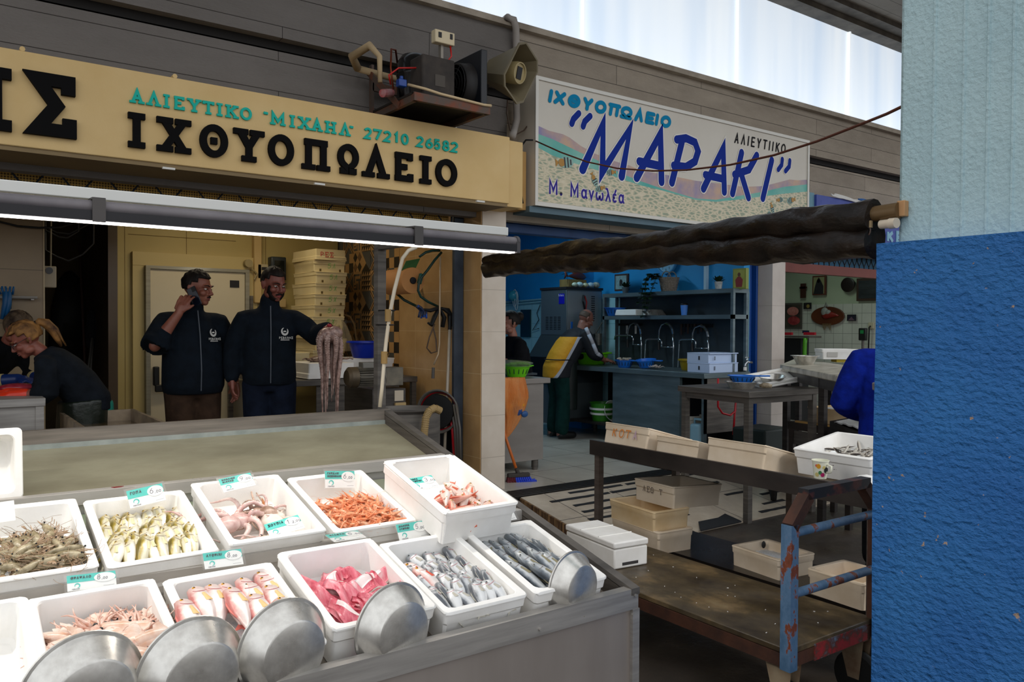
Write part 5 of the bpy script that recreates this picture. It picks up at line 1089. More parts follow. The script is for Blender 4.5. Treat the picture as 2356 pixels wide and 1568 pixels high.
Mk=M1@Matrix(((0,0,-1,-.203),(-1,0,0,0),(0,1,0,0),(0,0,0,1)))
for i,(ch,x)in enumerate((('Κ',-.085),('Ο',-.025),('Τ',.03),('Α',.09))):
 mb=MB(M=Mk);glyph(mb,ch,I4,x-.02,x+.025,.042,.095,.006,.0006,False);part('marker_letter',mb,M('marker_orange' if i<3 else 'marker_lilac','#d9822f' if i<3 else '#c6a6b8',.7),b1)
wb=random.Random(5)
wm=fish_mat('whitebait_skin','#3a3330','#b9b2a6','#ded9cf',.018,'#6e5f52',L=.09)
wp=[]
for q in range(3):
 mb,cl=fish_mesh(.10,.017,.013,.2*q);t0=cl(.9);mb.prism([(t0 .x,t0 .y+.002),(t0 .x-.014,t0 .y+.008),(t0 .x-.01,t0 .y),(t0 .x-.014,t0 .y-.008),(t0 .x,t0 .y-.002)],.001)
 wp.append(solo('small_fish',mb,wm,'small dark fish heaped in the near box on the dark stand','fish','small dark fish in the near box',M=I4 .copy(),smooth=True))
Pl=Pool(wp)
for i in range(95):Pl.put(Mw@TR(wb.uniform(-.15,.15),wb.uniform(-.15,.15),.055+.02*wb.random())@RZ(wb.uniform(0,360))@RY(wb.uniform(-15,15)if i>6 else-45))
Pl.close()
mb=MB(M=Mw);mb.sheet(lambda u,v:((u-.5)*.34,(v-.5)*.36,.05+.006*sin(u*31)*cos(v*27)),14,14,.006);solo('crushed_ice',mb,ICE,'ice under the small dark fish on the dark stand','ice',None,'stuff',smooth=True)
p=at(1880,1094,X=3.345);cp=thing('paper_cup','white paper cup printed with coloured motifs on the edge of the dark stand','cup',(3.37,p.y,ZA))
mb=MB();r0,r1,hh=.028,.038,.085;mb.lathe([(0,0),(r0,0),(r1,hh),(r1+.002,hh),(r1+.002,hh-.004),(r1-.003,hh-.001),(r0-.002,.004),(0,.004)],28,TR(3.37,p.y,ZA));part('cup_body',mb,M('cup_paper','#e6e6d2',.5),cp,smooth=35)
mb=MB();mb.tube([(3.37,p.y-r1+.004,ZA+.068),(3.365,p.y-r1-.022,ZA+.062),(3.365,p.y-r1-.02,ZA+.035),(3.37,p.y-r0-.002,ZA+.03)],.005,8);part('handle',mb,M('cup_paper','#e6e6d2',.5),cp,smooth=True)
for a,z,r,c in((200,.06,.010,'#e3a11c'),(212,.03,.008,'#3e7d4a'),(232,.02,.009,'#b0195f'),(262,.042,.012,'#18181a'),(240,.055,.007,'#cfc07a'),(185,.02,.009,'#cfc07a'),(185,.062,.006,'#d8455a')):
 rr=r0+(r1-r0)*z/hh;A=radians(a);n=Vector((cos(A),sin(A),-.11));mb=MB(M=TR(3.37+rr*cos(A),p.y+rr*sin(A),ZA+z)@n.to_track_quat('Z','Y').to_matrix().to_4x4());mb.prism(oval(0,0,r,r*1.15,14),.0012,z0=-.0004);part('printed_motif',mb,M('motif_'+c[1:],c,.5),cp)
p=at(1985,1112,X=3.40);mb=MB();mb.lathe([(.06,0),(.055,.02),(.035,.042),(0,.05)],24,TR(3.43,p.y,ZA-.01));solo('white_bowl',mb,WHITE,'white bowl turned upside down at the near end of the dark stand','bowl',smooth=True)
mb=MB();p=at(1998,1112,X=3.34);mb.box((3.35,p.y,ZA+.004),(.03,.10,.006));solo('yellow_sheet',mb,M('yellow_paper','#d9b52c',.6),'yellow strip lying in front of the upside down white bowl','strip')
def corner_box(label,px,py,z,w,d,h,mat,yaw=-6.3,seed=0,group=None,tilt=None,name='foam_box'):
 "near bottom corner at a pixel; w to the right, d away"
 p=at(px,py,Z=z);Mw=TR(*p)@RZ(yaw)
 if tilt:Mw=Mw@tilt
 Mw=Mw@TR(w/2,d/2,0);return Mw,foam_box(label,Mw,w,d,h,mat,group,.001,seed,name=name)
G2='stacked foam boxes under the dark stand'
Mb,bb_=corner_box('pale foam box at the bottom of the stack under the stand',1515,1277,.29,.26,.44,.125,FOAM_BOUNCE,-6.3,31,G2)
Mb2=Mb@TR(-.005,.02,.117);foam_box('yellowed foam box in the middle of the stack under the stand',Mb2,.27,.42,.115,FOAMY,G2,.001,32)
mb=MB(M=Mb2);mb.sheet(lambda u,v:((u-.5)*.2,(v-.5)*.35,.022+.002*sin(9*u)),6,6,.003);solo('dirty_water',mb,M('yellow_water','#b98f3a',.1,0,'#cda95c',8),'yellow melt water in the middle box under the stand','water',None,'stuff')
Mb3=Mb2@TR(.20,-.02,.105)@RZ(3)@RY(3);b6=foam_box('grey foam box marked ΛΕΘ on top of the stack under the stand',Mb3,.40,.34,.125,M('foam_grey','#c9b9a2',.8,0,'#d6c8b3',5,bump=.15,bs=120,bd=.002),G2,.001,33)
Mk=Mb3@Matrix(((0,0,-1,-.196),(-1,0,0,0),(0,1,0,0),(0,0,0,1)))
for ch,x in(('Λ',-.08),('Ε',-.045),('Θ',-.012),('Τ',.06)):mb=MB(M=Mk);glyph(mb,ch,I4,x-.012,x+.016,.06,.095,.004,.0006,False);part('marker_letter',mb,M('marker_grey','#6a5f55',.7),b6)
Mi,bi=corner_box('foam box of loose crushed ice on the lower shelf of the stand',1792,1337,.29,.27,.33,.105,FOAM_BOUNCE,-6.3,34)
mb=MB(M=Mi);mb.sheet(lambda u,v:((u-.5)*.23,(v-.5)*.29,.055+.02*sin(pi*u)*sin(pi*v)+.005*sin(40*u)*cos(37*v)),18,20,.01);solo('crushed_ice',mb,ICE,'heap of crushed ice in the box on the lower shelf','ice',None,'stuff',smooth=True)
mb=MB(M=Mi);mb.ball((.07,.125,.088),(.015,.008,.02),8,6);solo('dark_scrap',mb,BLACK,'small black scrap at the back of the ice box','scrap')
Mr,br_=corner_box('foam box at the foot of the blue pillar on the lower shelf',1985,1407,.29,.28,.30,.12,FOAM_BOUNCE,-4,35)
p=at(1413,1311,Z=.351);Mw5=TR(*p)@RZ(-6.3);t=thing('foam_box','white closed foam box with a flat lid beside the stall corner','foam box',M=Mw5 .copy())
mb=MB(M=Mw5);mb.bx(0,.21,0,.43,0,.10);part('box_body',mb,FOAM,t,bevel=.008)
mb=MB(M=Mw5);mb.bx(-.004,.214,-.004,.434,.102,.135);part('lid',mb,FOAM,t,bevel=.008)
mb=MB(M=Mw5);mb.bx(0,.21,.13,.136,.1345,.138);mb.bx(0,.21,.29,.296,.1345,.138);part('lid_ridge',mb,FOAM,t)
mb=MB(M=Mw5);mb.bx(.05,.15,-.0008,.001,.015,.03);part('label_print',mb,M('print_grey','#3d3a3a',.6),t)
# ---------------------------------------------------------------- rusty platform cart
g=NT('cart_ply');n1=g.noise(4,8,g.co((1,.6,1)),.68)
g.set(Base_Color=g.ramp(n1,[(.3,'#2a211a'),(.5,'#51442f'),(.62,'#7a6444'),(.75,'#8f7d5c')]),Roughness=g.ramp(g.noise(5,5,g.co()),[(.35,.3),(.7,.8)]));g.bump(g.noise(22,5,g.co()),.25,.006);PLY=g.m
g=NT('rusted_blue_paint');n1=g.noise(9,7,g.co((1,1,.6)),.7)
g.set(Base_Color=g.ramp(n1,[(.42,'#41617f'),(.54,'#557391'),(.56,'#7a3d24'),(.70,'#43211a')]),Roughness=.6);g.bump(n1,.25,.004);RBL=g.m
g=NT('rusted_red_paint');n1=g.noise(13,7,g.co(),.7);g.set(Base_Color=g.ramp(n1,[(.35,'#6c8197'),(.47,'#5a3227'),(.58,'#a3202a'),(.75,'#8e3a2c')]),Roughness=.65);RRD=g.m
rustd=M('dark_rust','#3a241b',.75,.2,'#5b3624',8,bump=.3,bs=60)
e1=Vector((.9972,.075,0));e2=Vector((-.075*-1.2,.9959,0)).normalized();O=Vector((2.586,1.79,0));cw,cl_=.585,1.75
MC_=Matrix(((e1 .x,e2 .x,0,O.x),(e1 .y,e2 .y,0,O.y),(0,0,1,0),(0,0,0,1)))
ct=thing('platform_cart','rusty blue platform cart with a stained wooden deck and a bent tube handle','cart',M=MC_.copy())
mb=MB(M=MC_);mb.bx(.0,cw,.0,cl_,.326,.35);part('deck',mb,PLY,ct,bevel=.004)
mb=MB(M=MC_);mb.bx(-.004,.03,0,cl_,.275,.325);mb.bx(cw-.03,cw+.004,0,cl_,.275,.325);mb.bx(.03,cw-.03,0,.035,.275,.325);mb.bx(.03,cw-.03,cl_-.035,cl_,.275,.325);part('frame',mb,rustd,ct)
mb=MB(M=MC_);mb.bx(.16,cw-.06,-.004,0,.272,.335);part('end_plate',mb,RRD,ct)
H1,H2=.82,.925
mb=MB(M=MC_);mb.bar((.0,.0,.275),(.0,.0,H1),.045,.045,(1,0,0));part('post',mb,RBL,ct)
mb=MB(M=MC_);mb.bar((cw,.0,.275),(cw,.0,H1),.045,.045,(1,0,0));part('post',mb,rustd,ct)
mb=MB(M=MC_);mb.bar((-.002,0,H1-.01),(.10,0,H2-.01),.045,.045,(0,1,0));part('handle_bend',mb,rustd,ct)
mb=MB(M=MC_);mb.bar((cw+.002,0,H1-.01),(cw-.10,0,H2-.01),.045,.045,(0,1,0));part('handle_bend',mb,rustd,ct)
mb=MB(M=MC_);mb.bar((.08,0,H2),(cw-.08,0,H2),.045,.04);part('handle_bar',mb,M('handle_paint','#17181c',.5,0,'#5c2b20',10,(.5,.6)),ct)
for z in(.785,.555):mb=MB(M=MC_);mb.tube([(.02,0,z),(cw-.02,0,z)],.017,12);part('rail',mb,RBL,ct,smooth=40)
tyre=M('tyre','#14120f',.8,bump=.2)
for x,y in((.05,.06),(cw-.05,.06),(.05,cl_-.15),(cw-.05,cl_-.15)):
 MX=TR(x,y-.02,.105)@RY(90);mb=MB(M=MC_@MX);mb.lathe([(.06,-.02),(.095,-.022),(.105,-.01),(.105,.01),(.095,.022),(.06,.02)],24);w=part('wheel',mb,tyre,ct,smooth=40)
 mb=MB(M=MC_@MX);mb.lathe([(0,-.018),(.06,-.018),(.06,.018),(0,.018)],18);part('hub',mb,M('hub_grey','#6f675c',.6,.3),w)
 mb=MB(M=MC_);mb.add([(x+sx*.03,y+yy,z)for sx in(-1,1)for yy,z in((-.06,.275),(.06,.275),(.01,.1),(-.04,.1))],[(0,1,2,3),(7,6,5,4)]);mb.bar((x-.03,y,.268),(x+.03,y,.268),.1,.02);part('fork',mb,M('fork_paint','#a08e73',.7,.2,'#6c4a33',8),ct)
cr_=random.Random(9)
for k in range(26):
 x,y=cr_.uniform(.05,cw-.05),cr_.uniform(.05,1.2);mb=MB(M=MC_@TR(x,y,.3515)@RZ(cr_.uniform(0,360)));mb.ball((0,0,0),(cr_.uniform(.002,.006),.002,.0015),6,4)
 solo('foam_crumb',mb,FOAM,'tiny white foam crumb lying on the stained cart deck','crumb','foam crumbs on the cart deck')
# ---------------------------------------------------------------- work table before the blue shop
tM=TR(5.20,3.98,0)@RZ(-4);tb=thing('work_table','small stainless work table with a pan, blue colander and white lid on it','table',M=tM.copy())
tw,td,tz=.88,.80,1.05
mb=MB(M=tM);mb.bx(0,tw,0,td,tz-.05,tz);part('table_top',mb,STD,tb,bevel=.004)
mb=MB(M=tM)
for a in((.03,tw-.03,.03,.06),(.03,tw-.03,td-.06,td-.03),(.03,.06,.03,td-.03),(tw-.06,tw-.03,.03,td-.03)):mb.bx(*a,tz-.10,tz-.05)
part('apron',mb,STD,tb)
for x in(.05,tw-.05):
 for y in(.05,td-.05):mb=MB(M=tM);mb.bx(x-.025,x+.025,y-.025,y+.025,max(0,rz_(3.98+y))if y>.1 else.0,tz-.05);part('leg',mb,STD,tb)
def pan(label,M_,r=.12,h=.05,group=None):
 mb=MB(M=M_);mb.lathe([(0,0),(r*.72,0),(r*.97,h),(r*1.04,h),(r*1.04,h+.003),(r*.95,h+.002),(r*.7,.004),(0,.004)],32);return solo('steel_pan',mb,PAN,label,'pan',group,smooth=30)
def colander(label,M_,r,h,mat,handle=True,name='colander'):
 t=thing(name,label,name,M=M_.copy());mb=MB(M=M_);mb.lathe([(0,0),(r*.6,0),(r*.72,h*.25),(r*.95,h),(r*1.06,h),(r*1.06,h+.004),(r*.92,h+.003),(r*.68,h*.25),(r*.56,.004),(0,.004)],28);part('bowl',mb,mat,t,smooth=30)
 slot=M('slot_'+mat.name,'#1c2a33',.7)
 for k in range(16):a=2*pi*k/16;mb=MB(M=M_);mb.tube([(r*.775*cos(a),r*.775*sin(a),h*.33),(r*.885*cos(a),r*.885*sin(a),h*.78)],.0035,5);part('slot',mb,slot,t)
 if handle:mb=MB(M=M_);mb.box((-r*1.5,0,h-.002),(r*1.1,.035,.012));part('handle',mb,mat,t,bevel=.004)
 return t
BLUEP=M('blue_plastic','#1c6fd0',.35);GREENP=M('green_plastic','#6fd014',.35);NAVYP=M('navy_plastic','#0b2fae',.35)
p=at(1706,893,Z=tz);pan('steel pan under the blue colander on the work table',TR(p.x,p.y,tz),.13,.055)
colander('blue colander with a handle resting in the pan on the work table',TR(p.x+.01,p.y,tz+.045)@RZ(150),.115,.06,BLUEP)
p=at(1780,872,Z=tz+.06);Ml=TR(p.x+.06,p.y+.05,tz+.045)@RZ(-12)@RY(-7)@RX(6)
t=solo('foam_tray',(lambda m:(m.bx(-.29,.29,-.19,.19,0,.02),m.bx(-.29,-.26,-.19,.19,.02,.045),m.bx(.26,.29,-.19,.19,.02,.045),m.bx(-.26,.26,-.19,-.165,.02,.045),m.bx(-.26,.26,.165,.19,.02,.045),m)[-1])(MB(M=Ml)),FOAM,'white foam lid lying tilted on the work table','lid',bevel=.006)
pan('steel pan standing on the white foam lid',Ml@TR(-.10,-.10,.0215),.11,.045)
p=at(1757,893,Z=tz);mb=MB(M=TR(p.x,p.y-.02,tz+.022)@RZ(-60));mb.tube([(-.05,0,0),(-.02,0,.004),(.02,0,.003),(.05,0,-.002)],[.012,.024,.022,.014],10);solo('cut_fish',mb,M('fishhead','#8a7a62',.35,0,'#c3b296',30),'cut fish head lying in front of the foam lid on the work table','fish',smooth=True)
mb=MB();mb.tube([at(x,y,Y=5.2)for x,y in((1718,862),(1721,900),(1722,940),(1724,970),(1716,1005))],.014,8);solo('red_hose',mb,M('hose_red','#b20d1c',.35),'red hose hanging from the tap past the work table','hose',smooth=True)
mb=MB();mb.tube([at(x,y,Y=5.4)for x,y in((1652,870),(1652,935),(1662,950),(1680,955),(1692,945),(1693,925))]+[at(1690,955,Y=5.4),at(1687,1000,Y=5.4)],.011,8);solo('red_hose',mb,M('hose_red','#b20d1c',.35),'coiled red hose hanging below the sink counter','hose',smooth=True)
# ---------------------------------------------------------------- marble table and displays before the tiled shop
zm=1.22;a,b=at(1795,838,Z=zm),at(1982,874,Z=zm);d_=(b-a);back=at(1832,823,Z=zm)-a
mt=thing('marble_table','worn marble topped table with a steel bowl and a white box on it','table',tuple((a+b)/2-Vector((0,0,zm))))
g=NT('marble');g.set(Base_Color=g.ramp(g.noise(4,8,g.co((1,3,1)),.6),[(.35,'#8d8672'),(.5,'#bdb6a4'),(.7,'#d4cebe')]),Roughness=.35)
b2_=b+d_*.3;mb=MB();mb.add([v+Vector((0,0,h))for h in(-.05,0)for v in(a,b2_,b2_+back,a+back)],[(3,2,1,0),(4,5,6,7),(0,1,5,4),(1,2,6,5),(2,3,7,6),(3,0,4,7)]);part('marble_top',mb,g.m,mt,bevel=.008)
mb=MB();mb.bar(a+d_*.06+back*.1-Vector((0,0,.09)),b2_+back*.1-Vector((0,0,.09)),.04,.08);part('apron',mb,STB,mt)
for q in(.08,.6,1.2):
 for k in(.12,.9):p=a+d_*q+back*k;mb=MB();mb.bx(p.x-.025,p.x+.025,p.y-.025,p.y+.025,0,zm-.05);part('leg',mb,STB,mt)
p=at(1852,838,Z=zm);mb=MB();r=.115;mb.lathe([(0,0),(r*.62,0),(r*.95,.075),(r*1.12,.079),(r*1.12,.083),(r*.92,.08),(r*.58,.005),(0,.005)],28,TR(p.x,p.y,zm));solo('steel_bowl',mb,PAN,'dented steel bowl at the left end of the marble table','bowl',smooth=30)
p=at(1932,833,Z=zm);Mw6=TR(p.x,p.y,zm+.03)@RZ(-38);o=foam_box('white foam box with a printed label on the marble table',Mw6@TR(0,.1,0),.36,.24,.10,FOAM)
mb=MB(M=Mw6@TR(0,.1,0));mb.bx(-.13,-.03,-.125,-.121,.025,.07);part('printed_label',mb,M('label_grey','#b7b4ad',.7),o)
mb=MB(M=Mw6);mb.bx(-.03,.2,.0,.15,-.03,0);solo('sponge_block',mb,M('sponge','#a89434',.9,bump=.5),'yellow green block under the white box on the marble table','block')
zt_=.72;a,b=at(1812,968,Z=zt_),at(1915,982,Z=zt_);d_=(b-a);back=Vector((d_.y,-d_.x,0)).normalized()*-.6
if back.x<0:back=-back
dt=thing('display_table','low steel table with a wooden edge holding foam boxes before the tiled shop','table',tuple(a-Vector((0,0,zt_))))
e=a+d_*2.2;mb=MB();mb.add([v+Vector((0,0,h))for h in(-.07,0)for v in(a,e,e+back,a+back)],[(3,2,1,0),(4,5,6,7),(0,1,5,4),(1,2,6,5),(2,3,7,6),(3,0,4,7)]);part('table_top',mb,dkm,dt)
mb=MB();mb.bar(a+d_*.2+Vector((0,0,.008)),a+d_*1.6+Vector((0,0,.008)),.03,.016);part('wood_edge',mb,M('edge_wood','#c59b58',.7),dt)
for q in(.06,1.0,2.0):
 for k in(.05,.9):p=a+d_*q+back*k;mb=MB();mb.bx(p.x-.022,p.x+.022,p.y-.022,p.y+.022,0,zt_-.07);part('leg',mb,dkm,dt)
mb=MB();mb.bar(a+d_*.06+back*.05-Vector((0,0,.14)),a+d_*2+back*.05-Vector((0,0,.14)),.02,.12);part('panel',mb,STD,dt)
yaw=math.degrees(math.atan2(d_.y,d_.x))
Mq=TR(*(a+d_*.95+back*.35+Vector((0,0,.016))))@RZ(yaw);o=foam_box('yellowed foam box with ice and a red patch on the display table',Mq,.55,.36,.13,FOAMY,'foam boxes before the tiled shop',.001,41)
mb=MB(M=Mq);mb.sheet(lambda u,v:((u-.5)*.49,(v-.5)*.31,.115+.008*sin(u*40)*cos(v*33)),14,14,.02);solo('crushed_ice',mb,ICE,'ice filling the yellowed box before the tiled shop','ice',None,'stuff',smooth=True)
mb=MB(M=Mq@TR(-.05,.02,.13));mb.ball((0,0,0),(.06,.035,.006),12,6);solo('red_fish_piece',mb,M('red_piece','#d23b4e',.3),'red piece of fish lying on the ice of the yellowed box','fish piece')
Mq2=TR(*(a+d_*1.5+back*.95+Vector((0,0,.016))))@RZ(yaw);mb=MB();foam_box('white foam box standing behind the yellowed one before the tiled shop',Mq2,.55,.36,.19,FOAM,'foam boxes before the tiled shop',.001,42)
zc=.82;a2,b2q=at(1909,968,Z=zc),at(1996,1000,Z=zc-.02);d2=b2q-a2;bk=Vector((d2 .y,-d2 .x,0)).normalized()*.45
if bk.x<0:bk=-bk
tr=thing('fish_tray','tilted dark steel tray of ice with a large fish before the tiled shop','tray',tuple(a2))
up_=Vector((0,0,1));e=a2+d2*1.4;lo_=.11
mb=MB();mb.add([v+up_*h for h,k in((-lo_,0),(0,0))for v in(a2,e,e+bk+up_*.08,a2+bk+up_*.08)],[(3,2,1,0),(0,1,5,4),(1,2,6,5),(2,3,7,6),(3,0,4,7)]);part('tray_body',mb,STB,tr)
mb=MB();mb.bar(a2-up_*.15,e-up_*.15,.03,.05);part('frame',mb,dkm,tr)
for q in(.25,1.2):p=a2+d2*q+bk*.2;mb=MB();mb.bx(p.x-.022,p.x+.022,p.y-.022,p.y+.022,0,zc-.15);part('leg',mb,dkm,tr)
mb=MB();mb.sheet(lambda u,v:a2+d2*(.04+1.3*u)+bk*(.05+.9*v)+up_*(.075*v+.02*sin(pi*u)+.006*sin(u*35)*cos(v*30)),20,14,.01);solo('crushed_ice',mb,ICE,'ice heaped in the tilted dark tray','ice',None,'stuff',smooth=True)
mb,_c=fish_mesh(.45,.1,.08,.1);q=a2+d2*.62+bk*.4+up_*.07;ang=math.atan2(-d2 .y,-d2 .x);mb2=MB(M=TR(*q)@Matrix.Rotation(ang,4,'Z'));mb2 .add(mb.v,mb.f);solo('large_fish',mb2,M('hake','#7d6a60',.3,0,'#b49e93',12),'large brownish fish lying on ice in the tilted tray','fish',smooth=True)
mb=MB();p=at(1805,1120,Z=.22);MXw=TR(p.x,p.y,.22)@RY(90)@RX(12);mb2=MB(M=TR(p.x+.25,p.y+.3,.24)@RZ(40)@RX(90));mb2 .lathe([(.19,-.02),(.235,-.025),(.245,0),(.235,.025),(.19,.02),(.19,-.02)],32)
wt_=solo('wheel',mb2,tyre,'black spoked wheel standing in the dark under the display table','wheel',smooth=40)
mb=MB(M=TR(p.x+.25,p.y+.3,.24)@RZ(40)@RX(90))
for k in range(12):a_=2*pi*k/12;mb.tube([(.02*cos(a_),.02*sin(a_),0),(.19*cos(a_),.19*sin(a_),0)],.003,5)
part('spokes',mb,ST,wt_)
mb=MB();p=at(1775,1000,Z=.5);mb.bx(p.x-.1,p.x+.35,p.y,p.y+.4,.02,.55);solo('dark_crate',mb,M('crate_green','#10201c',.6),'dark green crate standing in front of the second column','crate',bevel=.02)
# ================================================================ first shop: furniture and things
def table(label,x0,x1,y0,y1,z,mat=STD,floor=.2,th=.05,name='work_table',panel=None):
 t=thing(name,label,'table',((x0+x1)/2,(y0+y1)/2,floor));mb=MB();mb.bx(x0,x1,y0,y1,z-th,z);part('table_top',mb,mat,t,bevel=.004)
 for x in(x0+.03,x1-.03):
  for y in(y0+.03,y1-.03):mb=MB();mb.bx(x-.022,x+.022,y-.022,y+.022,floor,z-th);part('leg',mb,mat,t)
 if panel:mb=MB();mb.bx(*panel);part('panel',mb,mat,t)
 return t
a=at(105,915,Z=1.1);t=table('stainless cleaning bench with red fish at the left frame edge',-1.2,a.x,a.y,a.y+.75,1.1,ST,panel=(-1.2,a.x-.02,a.y+.02,a.y+.03,.3,1.05))
mb=MB();p=at(42,903,Z=1.1);mb.ball((p.x,p.y+.06,1.13),(.12,.07,.03),14,8);solo('red_fish',mb,M('red_fish_meat','#7d0f22',.25,0,'#b8404f',9),'dark red gutted fish under the orange gloves on the left bench','fish',smooth=True)
bl_,br2=at(137,948,Z=.98),at(308,940,Z=.98);x0,x1=bl_.x,br2 .x;y1=(bl_.y+br2 .y)/2;fr_=at(338,966,Z=.98);y0=fr_.y-.25
t=thing('water_tray','grimy square steel tray of water behind the back rail of the stall','tray',((x0+x1)/2,(y0+y1)/2,.2))
mb=MB()
for a in((x0,x1,y1-.02,y1,.86,.98),(x0,x1,y0,y0+.02,.86,.98),(x0,x0+.02,y0+.02,y1-.02,.86,.98),(x1-.02,x1,y0+.02,y1-.02,.86,.98),(x0+.02,x1-.02,y0+.02,y1-.02,.86,.875)):mb.bx(*a)
part('tray_wall',mb,M('grimy_steel','#77695a',.45,.5,'#a8957c',9),t)
mb=MB();mb.bx(x0+.02,x1-.02,y0+.02,y1-.02,.90,.905);part('water',mb,M('tray_water','#3a2f1e',.08,0,'#5b4a2c',6),t)
for x in(x0+.02,x1-.02):
 for y in(y0+.02,y1-.02):mb=MB();mb.bx(x-.018,x+.018,y-.018,y+.018,.2 if y>5.33 else 0,.86);part('leg',mb,STB,t)
mb=MB();a,b=at(-20,683,Y=6.93),at(86,684,Y=6.93);mb.tube([a,b],.012,10);p=at(74,684,Y=6.96);mb.box((p.x,6.97,a.z),(.02,.08,.03));solo('towel_rail',mb,ST,'steel towel rail on the beige tiles at left','rail')
for x0,x1,y0,y1,lb in((2,22,668,708,'blue rubber glove hanging at the left end of the towel rail'),(8,32,672,712,'blue rubber glove hanging beside another on the towel rail')):
 mb=MB();p=at((x0+x1)/2,(y0+y1)/2,Y=6.90);s=.0034;mb.tube([(p.x-.02,6.905,a.z-.16),(p.x,6.90,a.z-.05),(p.x,6.9,a.z+.03),(p.x+.01,6.93,a.z+.03),(p.x+.005,6.95,a.z-.08)],[.03,.04,.035,.03,.03],10,sq=.5)
 for k in range(4):mb.tube([(p.x-.03+.018*k,6.905,a.z+.02),(p.x-.045+.026*k,6.90,a.z+.07+.01*(k%2))],[.009,.007],7)
 solo('rubber_glove',mb,M('glove_blue','#0a4f80',.5),lb,'glove','gloves on the towel rail',smooth=True)
mb=MB();p=at(115,637,Y=7.1);mb.bx(p.x-.045,p.x+.045,7.11,7.17,p.z-.08,p.z+.085);o=solo('wall_switch',mb,M('switch_box','#a89f8b',.5),'white switch box hanging beside the edge of the beige tiles','switch',bevel=.006)
mb=MB();mb.tube([(p.x-.005,7.10,p.z+.05),(p.x-.005,7.11,p.z+.05)],.026,16);part('dial',mb,M('dial','#4c5058',.5),o)
mb=MB();mb.tube([(p.x+.01,7.14,p.z+.085),(p.x+.02,7.15,2.9)],.006,6);part('cable',mb,M('cable_white','#8d8674',.6),o)
for i,pts in enumerate((((-60,470),(0,510),(40,520),(90,524),(140,522),(175,512)),((100,520),(130,535),(160,538),(185,525),(205,515)),((100,527),(135,545),(155,547),(180,532)),((104,575),(130,590),(158,600),(190,585),(215,560)))):
 mb=MB();q=[at(x,y,Y=7.3 if i else 6.95)for x,y in pts];mb.tube([(q[0].x,q[0].y,2.99)]+q+[(q[-1].x,q[-1].y,2.99)],.009,6);solo('cable',mb,BLACK,('long black cable drooping across the top of the beige tiles','black cable hanging in the recess beside the beige tiles, upper loop','black cable hanging in the recess beside the beige tiles, middle loop','dark cable sagging lowest in the recess behind the beige tiles')[i],'cable',smooth=True)
for i,(x0,x1,y0,y1,lb)in enumerate(((148,168,625,800,'black waterproof coat hanging in the dark recess'),(160,172,622,740,'second black apron hanging in the dark recess'))):
 mb=MB();a,b=at(x0,y0,Y=9.68),at(x1,y1,Y=9.68);cx=(a.x+b.x)/2;mb.tube([(cx,9.79,a.z),(cx,9.72,a.z-.1),(cx,9.70,a.z-.4),(cx,9.70,b.z-.2)],[.02,.1,.16,.2],12,sq=.4);solo('hanging_coat',mb,DARK,lb,'coat',smooth=True)
for i,(x0,y0,x1,y1,lb)in enumerate(((212,776,196,905,'pale broom handle leaning left in the dark recess'),(213,778,204,930,'pale broom handle leaning in the middle of the recess'),(209,800,209,940,'upright pale broom handle at right in the recess'))):
 mb=MB();a,b=at(x0,y0,Y=8.9+.02*i),at(x1,y1,Y=8.6+.02*i);d=(b-a);b=a+d*((a.z-.2)/(a.z-b.z));mb.tube([a,b],.011,8);o=solo('broom',mb,M('broom_pole','#8d8a84',.4),lb,'broom',smooth=True)
 if i!=1:mb=MB();mb.ball(a+Vector((0,0,.13)),(.05,.03,.15),10,8);part('brush_head',mb,M('brush_black','#0d0d10' if i else '#101018',.9),o)
mb=MB();a=at(183,560,Y=9.0);mb.tube([a,(a.x+.05,8.8,.2)],.012,8);solo('wooden_pole',mb,M('pole_brown','#3a1d14',.6),'dark brown pole standing in the recess','pole')
mb=MB();mb.bx(2.66,2.74,8.12,8.2,1.78,2.9);mb.bx(2.74,3.0,8.13,8.2,1.74,1.83);solo('cable_duct',mb,M('duct_cream','#cdb078',.5),'cream cable duct running down beside the cold room door','duct',bevel=.01)
mb=MB();p=at(638,618,Y=8.15);mb.bx(p.x-.085,p.x+.075,8.09,8.2,p.z-.12,p.z+.12);o=solo('control_box',mb,M('meter_grey','#2f3638',.4),'dark grey control box on the wall above the bearded man','control box',bevel=.012)
mb=MB();mb.bx(p.x-.05,p.x+.05,8.082,8.09,p.z-.03,p.z+.08);part('window',mb,M('meter_glass','#141a1a',.1),o)
mb=MB();p=at(604,628,Y=8.15);mb.bx(p.x-.06,p.x+.05,8.12,8.2,p.z-.06,p.z+.09);o=solo('thermostat',mb,M('thermo_white','#b9ab86',.5),'small white thermostat beside the control box','thermostat',bevel=.006)
mb=MB();mb.bx(p.x-.02,p.x+.045,8.115,8.12,p.z+.03,p.z+.06);part('display',mb,DARK,o)
mb=MB();p=at(570,606,Y=8.12);mb.tube([(p.x,8.2,p.z),(p.x,8.08,p.z)],.04,18);mb.tube([(p.x+.03,8.1,p.z-.05),(p.x+.09,8.1,p.z-.1),(p.x+.06,8.1,p.z-.16)],.01,6);solo('door_sensor',mb,M('sensor_beige','#a39368',.5),'round beige sensor with a cable at the corner of the cold room door','sensor')
WF=FOAMY
Yk=7.35;c_=at(722,700,Y=Yk);xr=at(797,700,Y=Yk).x;w_=xr-c_.x
ztop=at(722,571,Y=Yk).z;nb=11;hb=.108;z0=1.105
tb1=table('stainless table carrying the foam boxes and the octopus in the first shop',2.36,3.56,6.35,8.05,1.1,STD,panel=(2.62,3.4,6.4,6.41,.3,1.05))
hb=(ztop-z0)/nb
rk=random.Random(4)
foams=M('foam_lamp','#e2cf9c',.75,0,'#ead9ab',5,bump=.1,bs=120,bd=.002,spec=.2)
